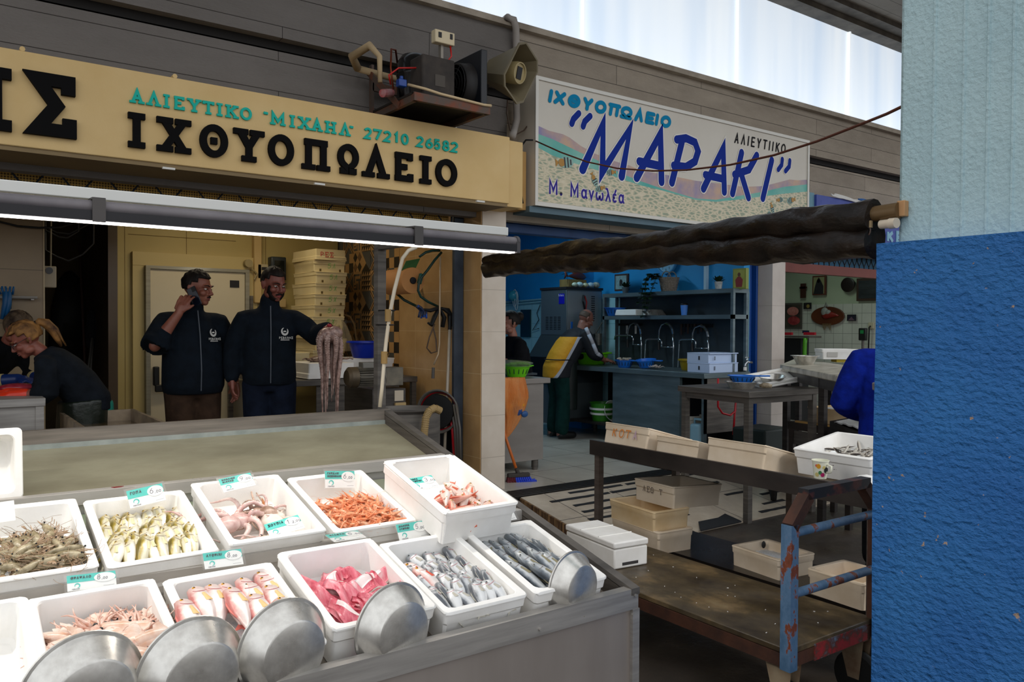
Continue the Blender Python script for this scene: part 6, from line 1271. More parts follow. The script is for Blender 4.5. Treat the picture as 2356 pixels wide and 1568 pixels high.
for k in range(nb):
 Mk_=TR(c_.x+w_/2+rk.uniform(-.015,.015)-.02*(k in(3,5)),Yk+.29+rk.uniform(-.01,.01),z0+hb*k)@RZ(rk.uniform(-2.5,2.5))
 if k==nb-1:Mk_=Mk_@TR(0,0,hb)@RX(180)
 lb='foam box %s of the tall stack by the patterned tiles'%('on top, marked in red,' if k==nb-1 else 'at the bottom' if k==0 else('%s from the top'%('second third fourth fifth sixth seventh eighth ninth tenth'.split()[nb-2-k])))
 o=foam_box(lb,Mk_,w_,.58,hb*.985,foams,'tall stack of foam boxes in the first shop',.001,50+k)
 Mt=Mk_@Matrix(((1,0,0,0),(0,0,-1,-.292),(0,1,0,0),(0,0,0,1)))
 if k==nb-1:
  for i,ch in enumerate('ΡΕΣ'):mb=MB(M=TR(c_.x+.06+.05*i,Yk-.006,z0+hb*k+.03)@Matrix(((1,0,0,0),(0,0,-1,0),(0,1,0,0),(0,0,0,1))));glyph(mb,ch,I4,0,.04,0,.05,.006,.0006,False);part('red_letter',mb,M('marker_red','#c0262a',.7),o)
 elif k in(9,8,7,6,5,4):
  for i,ch in enumerate('5Χ' if k<8 else '5Λ'):mb=MB(M=Mt);glyph(mb,ch,I4,-.03+.05*i,.005+.05*i,.03,.08,.005,.0006,False,.2);part('green_digit',mb,M('marker_green','#6fae5a',.7),o)
 if k<nb-1:
  for dx in(-.1,.1):mb=MB(M=Mt);mb.box((dx,.012,.004),(.018,.024,.004));part('foot_notch',mb,M('notch_brown','#6b5527',.8),o)
Mo=TR(at(716,883,Y=6.38).x+.19,6.38+.25,1.105);foam_box('stained white foam box with octopus on it at the table front',Mo@TR(0,0,.13)@RX(180),.44,.50,.13,FOAM,'boxes on the table',.001,71)
Mo2=TR(3.25,6.95,1.105);foam_box('white foam box under the blue basin',Mo2,.56,.45,.15,FOAM,'boxes on the table',.001,72)
Mo3=TR(2.72,7.22,1.105);foam_box('foam box with green writing beside the tall stack',Mo3@TR(-.1,.06,0),.44,.4,.2,foams,'boxes on the table',.001,73)
ro=random.Random(8);om_=M('octopus_dark','#5c463b',.3,0,'#a58d7f',34,(.35,.7))
p0=Mo@Vector((.02,-.02,.13));mb=MB()
mb.ball(p0+Vector((0,.05,.02)),(.12,.09,.04),12,8);o=solo('octopus',mb,om_,'heap of dark octopus lying on the white box in the first shop','octopus',smooth=True)
for k in range(14):
 a=ro.uniform(0,6.3);p=p0+Vector((cos(a)*.03,sin(a)*.03,.02));pts=[p];w=ro.uniform(-.5,.5)
 for q in range(8):a+=w+ro.uniform(-.3,.3);p=p+Vector((cos(a)*.028,sin(a)*.028,0));p.z=1.25+.02*ro.random();pts.append(p.copy())
 mb=MB();mb.tube(pts,[.016*(1-.09*i)for i in range(9)],6);part('arm',mb,om_,o,smooth=True)
def basin(label,M_,r,h,mat,cat='basin',name='basin'):
 mb=MB(M=M_);mb.lathe([(0,0),(r*.66,0),(r*.74,h*.08),(r*.92,h*.8),(r*.96,h),(r*1.1,h),(r*1.12,h-.012),(r*1.13,h-.004),(r*1.1,h+.006),(r*.94,h+.004),(r*.9,h*.8),(r*.7,.012),(0,.012)],36);return solo(name,mb,mat,label,cat,smooth=40)
p=at(841,842,Y=6.75);basin('blue plastic basin standing on a foam box before the patterned tiles',TR(p.x,6.78,1.258),.145,.15,NAVYP)
g=NT('clear_film');g.set(Base_Color='#efe2bf',Roughness=.15,Transmission_Weight=.75,IOR=1.15,Alpha=.55);g.bump(g.noise(25,5,g.co((1,1,.3))),1.0,.02)
p=at(787,812,Y=7.15);mb=MB();pr=[(.13,0),(.14,.03),(.125,.12),(.09,.22),(.04,.29),(.02,.31)]
mb.sheet(lambda u,v:(p.x+(.02+.12*(1-u)**.6)*(1+.12*sin(v*44))*cos(2*pi*v),7.2+(.02+.1*(1-u)**.6)*(1+.12*sin(v*44))*sin(2*pi*v),1.31+.3*u),12,44);solo('plastic_bag',mb,g.m,'clear plastic film bag hanging beside the foam box stack','bag',smooth=True)
mb=MB();p=at(690,930,Y=6.9);mb.bx(p.x-.2,p.x+.15,6.8,7.2,.2,.62);o=solo('red_crate',mb,M('crate_red','#7d0f12',.5),'dark red crate under the table in the first shop','crate',bevel=.02)
mb=MB();mb.tube([at(x,y,Y=7.6)for x,y in((788,722),(805,728),(815,745),(820,780),(826,806))],.012,8);solo('rubber_hose',mb,M('hose_tan','#9b7a4a',.6),'tan rubber hose hanging from the wall tap by the patterned tiles','hose',smooth=True)
mb=MB();p=at(794,740,Y=7.8);mb.tube([(3.62,7.8,p.z),(p.x,7.8,p.z),(p.x-.02,7.8,p.z-.12)],.016,8);mb.ball((p.x,7.8,p.z),.028,10,8);solo('wall_tap',mb,ST,'chrome wall tap beside the foam box stack','tap',smooth=True)
pm_=at(858,866,Y=5.55);mo=thing('gear_motor','greasy finned electric gear motor on a dark mixer cabinet','motor',(pm_.x,5.55,1.1));gm_=M('motor_grey','#57534b',.55,.4,'#776f60',9);zc_=pm_.z;xa_=at(797,866,Y=5.55).x;xb_=at(920,866,Y=5.55).x;L_=xb_-xa_
AX=Matrix(((0,0,1,xa_),(1,0,0,5.55),(0,1,0,zc_),(0,0,0,1)))
mb=MB(M=AX);mb.lathe([(0,0),(.055,0),(.078,.02),(.078,L_*.17),(0,L_*.17)],24);part('fan_cover',mb,M('motor_brown','#4b4030',.5,.3,'#6d5b42',7),mo,smooth=30)
mb=MB(M=AX);mb.lathe([(0,L_*.17),(.06,L_*.17),(.06,L_*.62),(0,L_*.62)],20);part('motor_body',mb,gm_,mo,smooth=30)
for k in range(24):a=2*pi*k/24;mb=MB(M=AX);mb.bar((.068*cos(a),.068*sin(a),L_*.18),(.068*cos(a),.068*sin(a),L_*.60),.005,.022,(cos(a),sin(a),0));part('cooling_fin',mb,gm_,mo)
mb=MB(M=AX);mb.lathe([(0,L_*.62),(.085,L_*.62),(.085,L_*.66),(0,L_*.66)],24);mb.box((0,0,L_*.82),(.13,.14,L_*.34));part('gearbox',mb,gm_,mo,bevel=.004)
mb=MB(M=AX);mb.tube([(0,-.02,L_*.99),(0,-.02,L_*1.0+.01)],.036,18);mb.tube([(-.0,0,L_),(0,0,L_+.005)],.05,18);part('output_hole',mb,DARK,mo)
mb=MB(M=AX);mb.box((0,.09,L_*.40),(.08,.045,L_*.28));part('terminal_box',mb,M('terminal_grey','#6d6a62',.5),mo,bevel=.005)
mx_=thing('mixer_cabinet','dark steel machine cabinet with pale labels under the gear motor','cabinet',(pm_.x,5.7,.2));zt_=zc_-.09
mb=MB();mb.bx(at(857,900,Y=5.45).x,at(933,900,Y=5.45).x,5.45,5.95,.2,zt_);part('cabinet_body',mb,steel('cab_steel','#332f2c','#4a4541',.4),mx_)
mb=MB();a,b=at(908,898,Y=5.445),at(928,921,Y=5.445);mb.bx(a.x,b.x,5.443,5.449,b.z,a.z);part('label_plate',mb,M('plate_pale','#b5a894',.6),mx_)
mb=MB();a,b=at(908,926,Y=5.445),at(932,932,Y=5.445);mb.bx(a.x,b.x,5.43,5.449,b.z,a.z);part('handle',mb,M('plate_wood','#a58b5c',.6),mx_)
xr_=at(933,900,Y=5.45).x;mb=MB();mb.bx(xr_,xr_+.003,5.55,5.75,zt_-.2,zt_-.05);part('label_plate',mb,M('plate_white','#c9c9c4',.6),mx_)
p=at(955,942,Y=4.75);tub=thing('steel_tub','round stainless tub with a corrugated hose behind the stall corner','tub',(p.x,4.85,0));mb=MB();mb.lathe([(0,0),(.22,0),(.22,p.z-.02),(.235,p.z),(.225,p.z),(.205,p.z-.03),(.2,.02),(0,.02)],32,TR(p.x,4.85,0));part('tub_body',mb,STD,tub,smooth=30)
mb=MB();hp=[at(x,y,Y=4.55)for x,y in((1012,944),(1000,938),(988,944),(980,960),(977,985),(975,1005))];mb.tube(hp,.022,12)
for i in range(len(hp)-1):
 for k in range(5):q=hp[i].lerp(hp[i+1],k/5);d=(hp[i+1]-hp[i]).normalized()*.004;mb.tube([q-d,q+d],.0255,12)
part('corrugated_hose',mb,M('hose_beige','#9c8254',.6),tub,smooth=30)
p=at(1010,945,X=3.44);hr=thing('hose_reel','black hose reel wound with grey and red hoses beside the tan tiles','hose reel',(p.x,p.y,.2));MXr=TR(*p)@RZ(-50)@RX(90)
mb=MB(M=MXr);mb.lathe([(0,-.02),(.05,-.02),(.06,.03),(.14,.03),(.145,.04),(.14,.05),(0,.05)],30);part('drum_side',mb,BLACK,hr,smooth=30)
for k,(r,m)in enumerate(((.15,'hose_grey'),(.16,'hose_red'),(.17,'hose_grey'),(.178,'hose_grey'))):
 mb=MB(M=MXr);mb.tube([(r*cos(t_),r*sin(t_)-(0 if sin(t_)>0 else.0),-.02+.02*k)for t_ in[2*pi*i/28 for i in range(28)]],.009,8,closed=True);part('hose_loop',mb,M(m,'#5b5752' if 'grey' in m else '#b10f1a',.45),hr,smooth=True)
for k in range(4):mb=MB();mb.tube([at(1032+6*k,930,X=3.5),at(1040+6*k,985,X=3.5),at(1045+5*k,1060,X=3.5)],.010,8);part('hose_tail',mb,M('hose_red' if k==0 else 'hose_grey','#b10f1a' if k==0 else '#5b5752',.45),hr,smooth=True)
mb=MB();mb.bx(p.x-.04,p.x+.17,p.y+.03,p.y+.1,.2,p.z);part('stand',mb,DARK,hr)
mb=MB();mb.tube([at(x,y,Y=3.55)for x,y in((958,568),(940,576),(926,594),(917,630),(908,665),(897,720),(889,780),(884,830),(879,890),(874,936))],.0095,10)
o=solo('white_hose',mb,M('hose_white','#cdbfa6',.5,0,'#d6ccb8',4),'white hose tied to the steel post at the back of the stall','hose',smooth=True)
for x,y in((889,714),(887,747)):
 mb=MB();p=at(x,y,Y=3.6);mb.tube([(p.x+.035*cos(t_),3.61+.07*sin(t_),p.z)for t_ in[2*pi*i/14 for i in range(14)]],.004,6,closed=True);part('cable_tie',mb,BLACK,o)
for x,y in((893,725),(884,822)):mb=MB();p=at(x,y,Y=3.55);mb.tube([p+Vector((0,0,.03)),p-Vector((0,0,.03))],.016,10);part('joint',mb,M('brass_joint','#9a7a44',.5),o)
pr_=at(950,645,Y=6.0);PRX=pr_.x;zr=pr_.z;rl=thing('paper_roll_holder','roll of brown wrapping paper on a green tube holder at the tan tiled wall','paper roll',(PRX,6.2,zr-.2))
mb=MB();mb.lathe([(.03,0),(.11,0),(.112,.004),(.112,.40),(.03,.40),(.03,0)],36,Matrix(((1,0,0,PRX),(0,0,1,6.0),(0,1,0,zr),(0,0,0,1))));part('paper_roll',mb,M('kraft_paper','#c98a4c',.75,0,'#d49a60',2),rl,smooth=30)
mb=MB();mb.bar((PRX,6.42,zr),(3.62,6.42,zr),.03,.03);part('wall_bracket',mb,DARK,rl)
mb=MB();mb.tube([(PRX,5.99,zr),(PRX,6.45,zr)],.028,12);part('core',mb,DARK,rl)
gt=M('tube_green','#123a33',.4)
for pts in(((1016,580),(1000,598),(983,622),(968,640),(963,655),(962,668),(968,682),(985,694),(1010,706)),((1012,576),(995,576),(980,580),(965,590))):mb=MB();mb.tube([at(x,y,Y=5.92)for x,y in pts],.011,9);part('green_tube',mb,gt,rl,smooth=True)
mb=MB();mb.tube([at(914,676,Y=6.35),at(930,690,Y=6.3),at(962,706,Y=6.25)],.012,9);part('green_tube',mb,gt,rl,smooth=True)
mb=MB();p=at(967,641,Y=5.94);mb.box(p,(.035,.03,.09),RY(15));part('green_clamp',mb,M('clamp_green','#12594a',.4),rl,bevel=.006)
mb=MB();q=[at(935,600,Y=6.0),at(967,594,Y=6.0),at(955,620,Y=6.05),at(924,622,Y=6.05)];mb.add([v+Vector((0,h,0))for h in(0,.006)for v in q],[(3,2,1,0),(4,5,6,7),(0,1,5,4),(1,2,6,5),(2,3,7,6),(3,0,4,7)]);part('green_flap',mb,M('flap_green','#3b6e3c',.6),rl)
mb=MB()
for i,pts in enumerate((((1008,708),(1030,712),(1042,735),(1046,765)),((1012,710),(1022,730),(1018,752)),((1010,708),(1000,728),(992,748),(985,742)),((1016,708),(1034,720),(1036,750)),((975,712),(990,714),(1010,708)))):
 mb.tube([at(x,y,Y=5.85)for x,y in pts],[.018,.028,.026,.016][:len(pts)],9,sq=.6)
solo('black_straps',mb,M('strap_black','#0c0c0e',.7),'bunch of black straps and aprons hanging from the green holder','straps',smooth=True)
mb=MB();mb.tube([at(x,y,Y=5.8)for x,y in((1000,745),(988,775),(982,800),(992,812),(1005,808),(1003,780),(996,750))],.006,6);solo('cable_loop',mb,M('cable_brown','#4b3a2d',.6),'thin brown cable loop hanging under the black straps','cable',smooth=True)
mb=MB();mb.tube([at(x,y,Y=5.8)for x,y in((960,704),(966,708),(972,716),(975,728))],[.03,.034,.03,.022],10,sq=.5)
for k in range(4):mb.tube([at(966+5*k,716,Y=5.78),at(963+6*k,730+2*(k%2),Y=5.78)],.009,7)
solo('work_glove',mb,M('glove_black_blue','#10203f',.6,0,'#1e50a8',14,(.5,.58)),'black and blue work glove hanging on the green tube','glove',smooth=True)
mb=MB();mb.tube([at(x,y,Y=5.82)for x,y in((1013,590),(1012,680),(1011,790),(1008,815),(998,838))],.008,8);o=solo('hook_rod',mb,M('rod_cream','#b8a183',.45,.3),'long thin pale hook rod hanging on the tan tiled wall','rod',smooth=True)
mb=MB();mb.tube([at(997,845,Y=5.82),at(996,870,Y=5.82)],.014,10);part('grip',mb,M('grip_grey','#55504b',.6),o)
mb=MB();mb.tube([at(1035,752,X=3.56),at(1031,850,X=3.52),at(1026,960,X=3.48),at(1020,1118,Z=.2)],.013,10);o=solo('white_pole',mb,M('pole_white','#b9ad9b',.45),'long white pole leaning against the tan tiled wall','pole',smooth=True)
mb=MB();mb.tube([at(1036,726,X=3.565),at(1035,758,X=3.56)],.017,10);part('grip',mb,BLACK,o)
# ================================================================ blue shop
im=thing('ice_machine','tall grey ice machine with a black chute standing behind the bald worker','ice machine',(6.75,7.95,.2));x0,x1,y0,y1=6.45,7.05,7.72,8.24
mb=MB();mb.bx(x0,x1,y0,y1,1.45,2.03);part('machine_body',mb,M('machine_grey','#5f6a70',.4,.5),im,bevel=.006)
mb=MB();mb.bx(x0-.01,x1+.01,y0-.01,y1+.01,2.03,2.06);part('top_plate',mb,DARK,im)
mb=MB();mb.bx(x0+.015,x1-.015,y0-.004,y0,1.47,2.01);part('front_panel',mb,M('machine_front','#9aa1a4',.35,.5),im)
p=at(1293,686,X=x0);mb=MB();mb.bx(x0-.003,x0,p.y-.05,p.y+.06,p.z-.07,p.z+.06);part('blue_badge',mb,M('badge_blue','#1414a0',.4),im)
p0_,p1_=at(1285,706,X=x0),at(1298,706,X=x0)
for i,ch in enumerate('ΙΣΟΜ'):mb=MB(M=TR(x0-.0032,p0_.y+(p1_.y-p0_.y)*i/4,p0_.z+.135)@Matrix(((0,0,-1,0),(-1,0,0,0),(0,1,0,0),(0,0,0,1))));glyph(mb,'l' if ch=='Ι' else 'e' if ch=='Σ' else 'a',I4,0,.016,0,.03,.004,.0004,False);part('badge_letter',mb,WHITE,im)
for i in range(4):
 for k in range(8):p=at(1259+9.2*i,714,X=x0);mb=MB();mb.bx(x0-.002,x0,p.y-.028,p.y+.028,1.52+.022*k,1.53+.022*k);part('vent_slot',mb,DARK,im)
for k in range(11):mb=MB();mb.bx(6.86,6.92,y0-.006,y0-.003,1.66+.028*k,1.672+.028*k);part('vent_slot',mb,DARK,im)
mb=MB();mb.tube([(6.72,y0-.02,1.96),(6.70,y0-.03,1.88),(6.74,y0-.02,1.78)],.012,8);part('black_handle',mb,BLACK,im)
mb=MB();mb.tube([(6.735,y0-.02,1.95),(6.76,y0-.03,1.87),(6.75,y0-.02,1.77)],.010,8);part('red_handle',mb,M('handle_red','#a11b1f',.4),im)
mb=MB();mb.bx(6.52,6.55,y0-.008,y0-.004,1.5,1.62);part('blue_tag',mb,BLUEP,im)
mb=MB();P4=[(x0,y0),(x1,y0),(x1,y1),(x0,y1)];Q4=[(x0-.28,y0-.03),(x1,y0-.03),(x1,y1+.2),(x0-.28,y1+.2)]
mb.add([(x,y,1.45)for x,y in P4]+[(x,y,.85)for x,y in Q4],[(0,1,5,4),(1,2,6,5),(2,3,7,6),(3,0,4,7),(0,3,2,1),(4,5,6,7)]);part('chute',mb,M('chute_grey','#333d42',.45,.2),im)
mb=MB();mb.add([(x0-.13,y0-.025,1.15),(x0-.285,y0-.02,.86),(x0-.285,y1+.15,.86),(x0-.13,y1+.1,1.15),(x0-.14,y0-.025,1.17),(x0-.3,y0-.02,.87),(x0-.3,y1+.15,.87),(x0-.14,y1+.1,1.17)],[(0,1,2,3),(7,6,5,4),(0,4,5,1),(1,5,6,2),(2,6,7,3),(3,7,4,0)]);part('black_door',mb,M('door_black','#07080a',.35),im)
mb=MB();mb.bx(x0-.28,x1,y0-.03,y1+.2,.36,.85);part('bin',mb,M('bin_steel','#5d686c',.35,.5),im,bevel=.008)
for x in(x0-.22,x1-.06):mb=MB();mb.tube([(x,y0+.05,.2),(x,y0+.05,.36)],.03,12);part('foot',mb,STD,im)
z_=2.062;mb=MB();mb.bx(6.55,6.85,7.8,7.98,z_,z_+.10);solo('wooden_box',mb,M('box_wood','#6d5a30',.8,0,'#86703f',6,stretch=(8,8,1)),'wooden box on top of the ice machine under the carved fish','box')
mbf,_c=fish_mesh(.46,.10,.05,-.1);mb=MB(M=TR(6.74,7.87,z_+.15)@RZ(15)@RX(90));mb.add(mbf.v,mbf.f);mb.prism([(-.2,.0),(-.27,.07),(-.25,0),(-.27,-.05)],.012,z0=-.006);mb.prism([(.1,.04),(.0,.09),(-.1,.03)],.008,z0=-.004);solo('carved_fish',mb,M('carved_wood','#4e2113',.4,0,'#6f3320',6),'carved brown wooden fish lying on the box on the ice machine','carving',smooth=True)
for i,(x,r,c,lb)in enumerate(((6.62,.035,'#8fa58c','green mottled shell at left on the ice machine'),(6.70,.04,'#8fc4d6','pale blue ball in the row on the ice machine'),(6.80,.035,'#a7a76a','yellowish shell in the row on the ice machine'),(6.89,.04,'#7fb4d6','light blue ball near the right of the ice machine'),(6.98,.045,'#6c6b55','brown mottled shell at the right of the ice machine'))):
 mb=MB();mb.ball((x,7.76,z_+r*.85),(r*1.3,r,r*.85),14,9);solo('shell',mb,M('shell_%d'%i,c,.5,0,'#d5dccb',30),lb,'shell',smooth=True)
vz=thing('plant_vase','glass vase of dark leaves on the ice machine','plant',(6.86,7.95,z_));mb=MB();mb.lathe([(0,0),(.055,0),(.065,.22),(.06,.22),(.05,.01),(0,.01)],18,TR(6.86,7.99,z_));part('vase',mb,M('vase_glass','#3f8aa3',.15),vz,smooth=30)
def leaf(mb,p,d,L,w,droop=.3):
 d=Vector(d).normalized();s=d.cross(Vector((0,0,1)));s=s.normalized()if s.length>.1 else Vector((1,0,0))
 mb.sheet(lambda u,v:Vector(p)+d*L*u+s*(v-.5)*w*sin(pi*(.08+.9*u))*1.6-Vector((0,0,droop*L*u*u)),5,2)
mb=MB();rl_=random.Random(3)
for k in range(16):a=rl_.uniform(0,6.3);leaf(mb,(6.86,7.99,z_+.2),(cos(a),sin(a),rl_.uniform(.2,1.2)),rl_.uniform(.15,.28),.035)
lf=M('leaf_dark','#1b3320',.5);part('leaves',mb,lf,vz)
ct2=thing('sink_counter','long stainless sink counter with an open end along the blue wall','counter',(6.85,6.5,.2));ZC=1.08;xe=6.45
cst=steel('counter_steel','#56656a','#74858a',.38,2,(1,1,6))
mb=MB();mb.bx(xe,7.2,5.5,7.68,ZC-.055,ZC);part('worktop',mb,cst,ct2,bevel=.004)
mb=MB();mb.bx(xe+.03,xe+.045,5.92,6.9,.25,ZC-.055);part('front_panel',mb,cst,ct2)
mb=MB();mb.bx(xe+.03,xe+.07,5.86,5.92,.2,ZC-.055);mb.bx(xe+.03,xe+.07,5.52,5.56,.2,ZC-.055);part('leg',mb,cst,ct2)
mb=MB();mb.bx(xe+.03,7.18,5.52,5.53,.45,ZC-.055);part('end_panel',mb,STD,ct2)
mb=MB();mb.bx(7.15,7.18,5.53,7.7,.2,ZC-.055);mb.bx(xe+.1,7.15,5.9,5.93,.25,ZC-.06);part('back_panel',mb,DARK,ct2)
mb=MB();mb.bx(xe+.03,7.15,6.9,7.66,.38,.41);part('lower_shelf',mb,STB,ct2)
mb=MB();mb.bx(7.165,7.185,5.52,7.5,ZC,1.97);part('backsplash',mb,steel('splash','#333a3d','#4c565a',.35,1.5,(1,1,2)),ct2)
sh=thing('wall_shelf_unit','two tier stainless shelf unit above the sinks','shelf',(7.05,6.5,1.1))
for z in(1.975,1.695):mb=MB();mb.bx(6.9,7.164,5.5,7.55,z-.045,z);part('shelf_board',mb,cst,sh)
for y in(5.5,7.51):
 mb=MB();mb.bx(6.9,6.935,y,y+.035,ZC,1.93);mb.bx(7.12,7.15,y,y+.035,ZC,1.93);part('post',mb,cst,sh)
chrome=M('chrome','#b9c0c4',.12,.9)
q1=lambda x,y:at(1360+x*.1913,580+y*.1913,X=7.08)
for i,(rx,lbl)in enumerate((((605,435,285,505,850,1200,1112,1000),'spring pull down faucet nearest the bald worker'),((990,812,655,848,848,1340,1140,1045),'spring pull down faucet in the middle over the sinks'),((1410,1215,1060,1258,880,1210,1155,1048),'spring pull down faucet behind the stacked white boxes'))):
 rX,sX,oX,jX,tY,bY,aY,pY=rx;p=q1(rX,bY);f=thing('faucet',lbl,'faucet',(p.x,p.y,ZC),group='faucets over the sinks')
 mb=MB();mb.tube([(p.x,p.y,ZC),q1(rX,aY),q1(rX-5,tY+130)],.011,9);part('riser',mb,chrome,f,smooth=True)
 a_=[q1(rX-5,tY+130),q1(rX-15,tY+70),q1(rX-50,tY+20),q1((rX+sX)/2,tY),q1(sX+35,tY+25),q1(sX+8,tY+90),q1(sX,aY-60)]
 mb=MB();mb.tube(a_,.010,9);part('gooseneck',mb,chrome,f,smooth=True)
 mb=MB()
 for j in range(3):
  for k in range(6):c=a_[j].lerp(a_[j+1],k/6);d=(a_[j+1]-a_[j]).normalized()*.004;mb.tube([c-d,c+d],.0165,8)
 part('spring',mb,chrome,f)
 mb=MB();mb.tube([q1(sX,aY-60),q1(sX+2,aY+30)],[.012,.02],10);part('spray_head',mb,BLACK,f)
 mb=MB();mb.tube([q1(rX,aY),q1(jX-12,aY)],.008,8);mb.tube([q1(jX,aY),q1(jX,pY+30),q1(jX-15,pY+6),q1(jX-40,pY),q1(oX+30,pY),q1(oX+6,pY+10),q1(oX,pY+50)],.011,9);part('pot_filler',mb,chrome,f,smooth=True)
 if i:mb=MB();mb.tube([q1(oX,pY+50),(q1(oX,pY).x-.02,q1(oX,pY).y,ZC+.01)],.004,6);part('water_stream',mb,M('water_stream','#cfe0e6',.1,0,Transmission_Weight=.6),f)
kr=thing('knife_rack','dark magnetic rack of hanging knives on the steel backsplash','knife rack',(7.15,6.2,1.5));a,b=q1(1035,880),q1(1410,880);mb=MB();mb.bx(7.145,7.163,b.y,a.y,a.z-.02,a.z+.02);part('rack_bar',mb,BLACK,kr)
for k in range(8):
 x=1045+k*40;l=(120,90,110,60,70,110,90,50)[k];mb=MB();a,b=q1(x,870),q1(x,870+l);mb.bar((7.135,a.y,a.z+.01),(7.135,b.y,b.z),.008,.022,(0,1,0));part('knife',mb,DARK if k%2 else M('knife_wood','#3b2a20',.5),kr)
kr2=thing('knife_rack','short rack with two pale handled knives behind the first faucet','knife rack',(7.15,7.2,1.5));a,b=q1(285,868),q1(560,868);mb=MB();mb.bx(7.145,7.163,b.y,a.y,a.z-.015,a.z+.015);part('rack_bar',mb,BLACK,kr2)
for x in(397,502):mb=MB();a,b=q1(x,880),q1(x,980);mb.bar((7.13,a.y,a.z),(7.13,b.y,b.z),.015,.02,(0,1,0));part('knife',mb,WHITEP,kr2)
mb=MB();p=q1(180,1050);mb.lathe([(0,0),(.045,0),(.045,.15),(.04,.15),(.04,.01),(0,.01)],18,TR(6.95,p.y,p.z-.07));mb.tube([(6.95,p.y,p.z+.05),(6.95,p.y-.03,p.z+.16)],.004,5);mb.tube([(6.93,p.y,p.z+.05),(6.92,p.y+.03,p.z+.14)],.005,5);mb.bar((6.92,p.y+.03,p.z+.07),(6.92,7.53,1.66),.012,.012);solo('utensil_holder',mb,STD,'steel utensil holder hanging at the far end of the shelf unit','holder')
pz_=lambda x,y,z:at(1360+x*.1913,580+y*.1913,Z=z)
p=pz_(420,1330,ZC);basin('lime green plastic basin in front of the bald worker',TR(6.82,p.y-.05,ZC+.001),.24,.15,GREENP)
p=q1(405,1310);colander('blue colander full of shellfish beside the green basin',TR(6.60,at(1437,838,X=6.60).y,ZC+.001)@RZ(95),.11,.085,BLUEP)
mb=MB();rs=random.Random(2)
for k in range(26):mb.ball((6.60+rs.uniform(-.07,.07),at(1437,838,X=6.60).y+rs.uniform(-.07,.07),ZC+.085+rs.uniform(0,.025)),(.022,.015,.012),7,5)
solo('shellfish_heap',mb,M('shellfish','#8a7f70',.5,0,'#c2b8a6',40),'heap of small shellfish in the blue colander','shellfish',None,'stuff')
colander('blue colander tipped beside the octopus on the sink counter',TR(6.66,at(1487,838,X=6.66).y,ZC+.015)@RZ(95)@RX(-8),.115,.085,BLUEP)
p=at(1510,845,X=6.62);oct_=make_octopus('pale octopus lying on the sink counter beside the yellow bowl',TR(6.62,p.y,ZC+.03)@RZ(40),.16,21,M('octopus_grey','#9a8f88',.3,0,'#c9beb6',30),7)
p=at(1583,848,X=6.75);basin('dark yellow bowl behind the stacked white boxes',TR(6.78,at(1583,848,X=6.78).y,ZC+.001),.10,.12,M('yellow_bowl','#a08a10',.4),'bowl','bowl')
yb=at(1634,850,X=6.53).y;bwm=M('box_bluewhite','#b9cdec',.5)
for k,z in enumerate((ZC+.001,ZC+.105)):
 mb=MB();mb.box((6.76,yb+.16+.01*k,z+.05),(.46,.30-.01*k,.10));mb.box((6.76,yb+.16,z+.098),(.465,.31,.012));o=solo('cardboard_box',mb,bwm,('lower white cardboard box at the near end of the sink counter','upper white cardboard box stacked at the near end of the sink counter')[k],'box','stacked white boxes on the sink counter',bevel=.004)
 for x in(6.6,6.9):mb=MB();mb.bx(x,x+.015,yb+.003,yb+.006,z+.03,z+.07);part('hand_slot',mb,M('slot_grey','#6c7788',.7),o)
 mb=MB();mb.bx(6.525,6.53,yb+.14,yb+.155,z+.03,z+.07);part('hand_slot',mb,DARK,o)
tp=thing('tap','chrome bib tap with a red hose on the navy guide by the sink counter','tap',(7.2,5.45,1.1));mb=MB();P_=lambda x,y:at(1700+x*.2169,560+y*.2169,Y=5.45);mb.tube([P_(138,1260),P_(85,1255),P_(68,1275),P_(65,1340)],.013,9);mb.tube([P_(85,1255),P_(85,1212)],.009,8);mb.tube([P_(62,1208),P_(108,1208)],.006,6);part('tap_body',mb,chrome,tp,smooth=True)
mb=MB();mb.tube([P_(65,1310),P_(64,1345)],.018,10);part('connector',mb,WHITE,tp)
mb=MB();p=at(1590,975,X=6.62);bk_=thing('bucket','white plastic bucket under the open end of the sink counter','bucket',(6.70,5.82,.2));mb.lathe([(0,0),(.13,0),(.155,.36),(.165,.36),(.165,.40),(.15,.40),(.145,.36),(.12,.01),(0,.01)],28,TR(6.70,at(1582,975,X=6.70).y,.2));part('bucket_body',mb,M('bucket_white','#b9b5aa',.5),bk_,smooth=30)
yj=at(1607,980,X=6.6).y;jg=thing('jerrycan','translucent blue jerrycan beside the white bucket under the counter','jerrycan',(6.6,yj,.2));mb=MB();mb.box((6.6,yj,.37),(.13,.15,.33));part('can_body',mb,M('jerry_blue','#8fb9cc',.4),jg,bevel=.03,seg=3)
mb=MB();mb.tube([(6.6,yj-.05,.53),(6.6,yj-.05,.58),(6.6,yj+.05,.58),(6.6,yj+.05,.53)],.014,8);part('handle',mb,M('jerry_blue','#8fb9cc',.4),jg,smooth=True)
yb2=at(1380,945,X=6.62).y;mb=MB();mb.lathe([(0,0),(.12,0),(.15,.22),(.16,.22),(.14,.21),(.11,.01),(0,.01)],26,TR(6.66,yb2,.412));o=solo('green_tub',mb,M('tub_green','#2f7d14',.4),'green plastic tub under the sink counter','tub',smooth=30)
for z in(.50,.56):mb=MB();mb.lathe([(.132+.03*(z-.41)/.22+.004,-.012),(.135+.03*(z-.41)/.22+.004,.012)],26,TR(6.66,yb2,z));part('white_band',mb,WHITE,o)
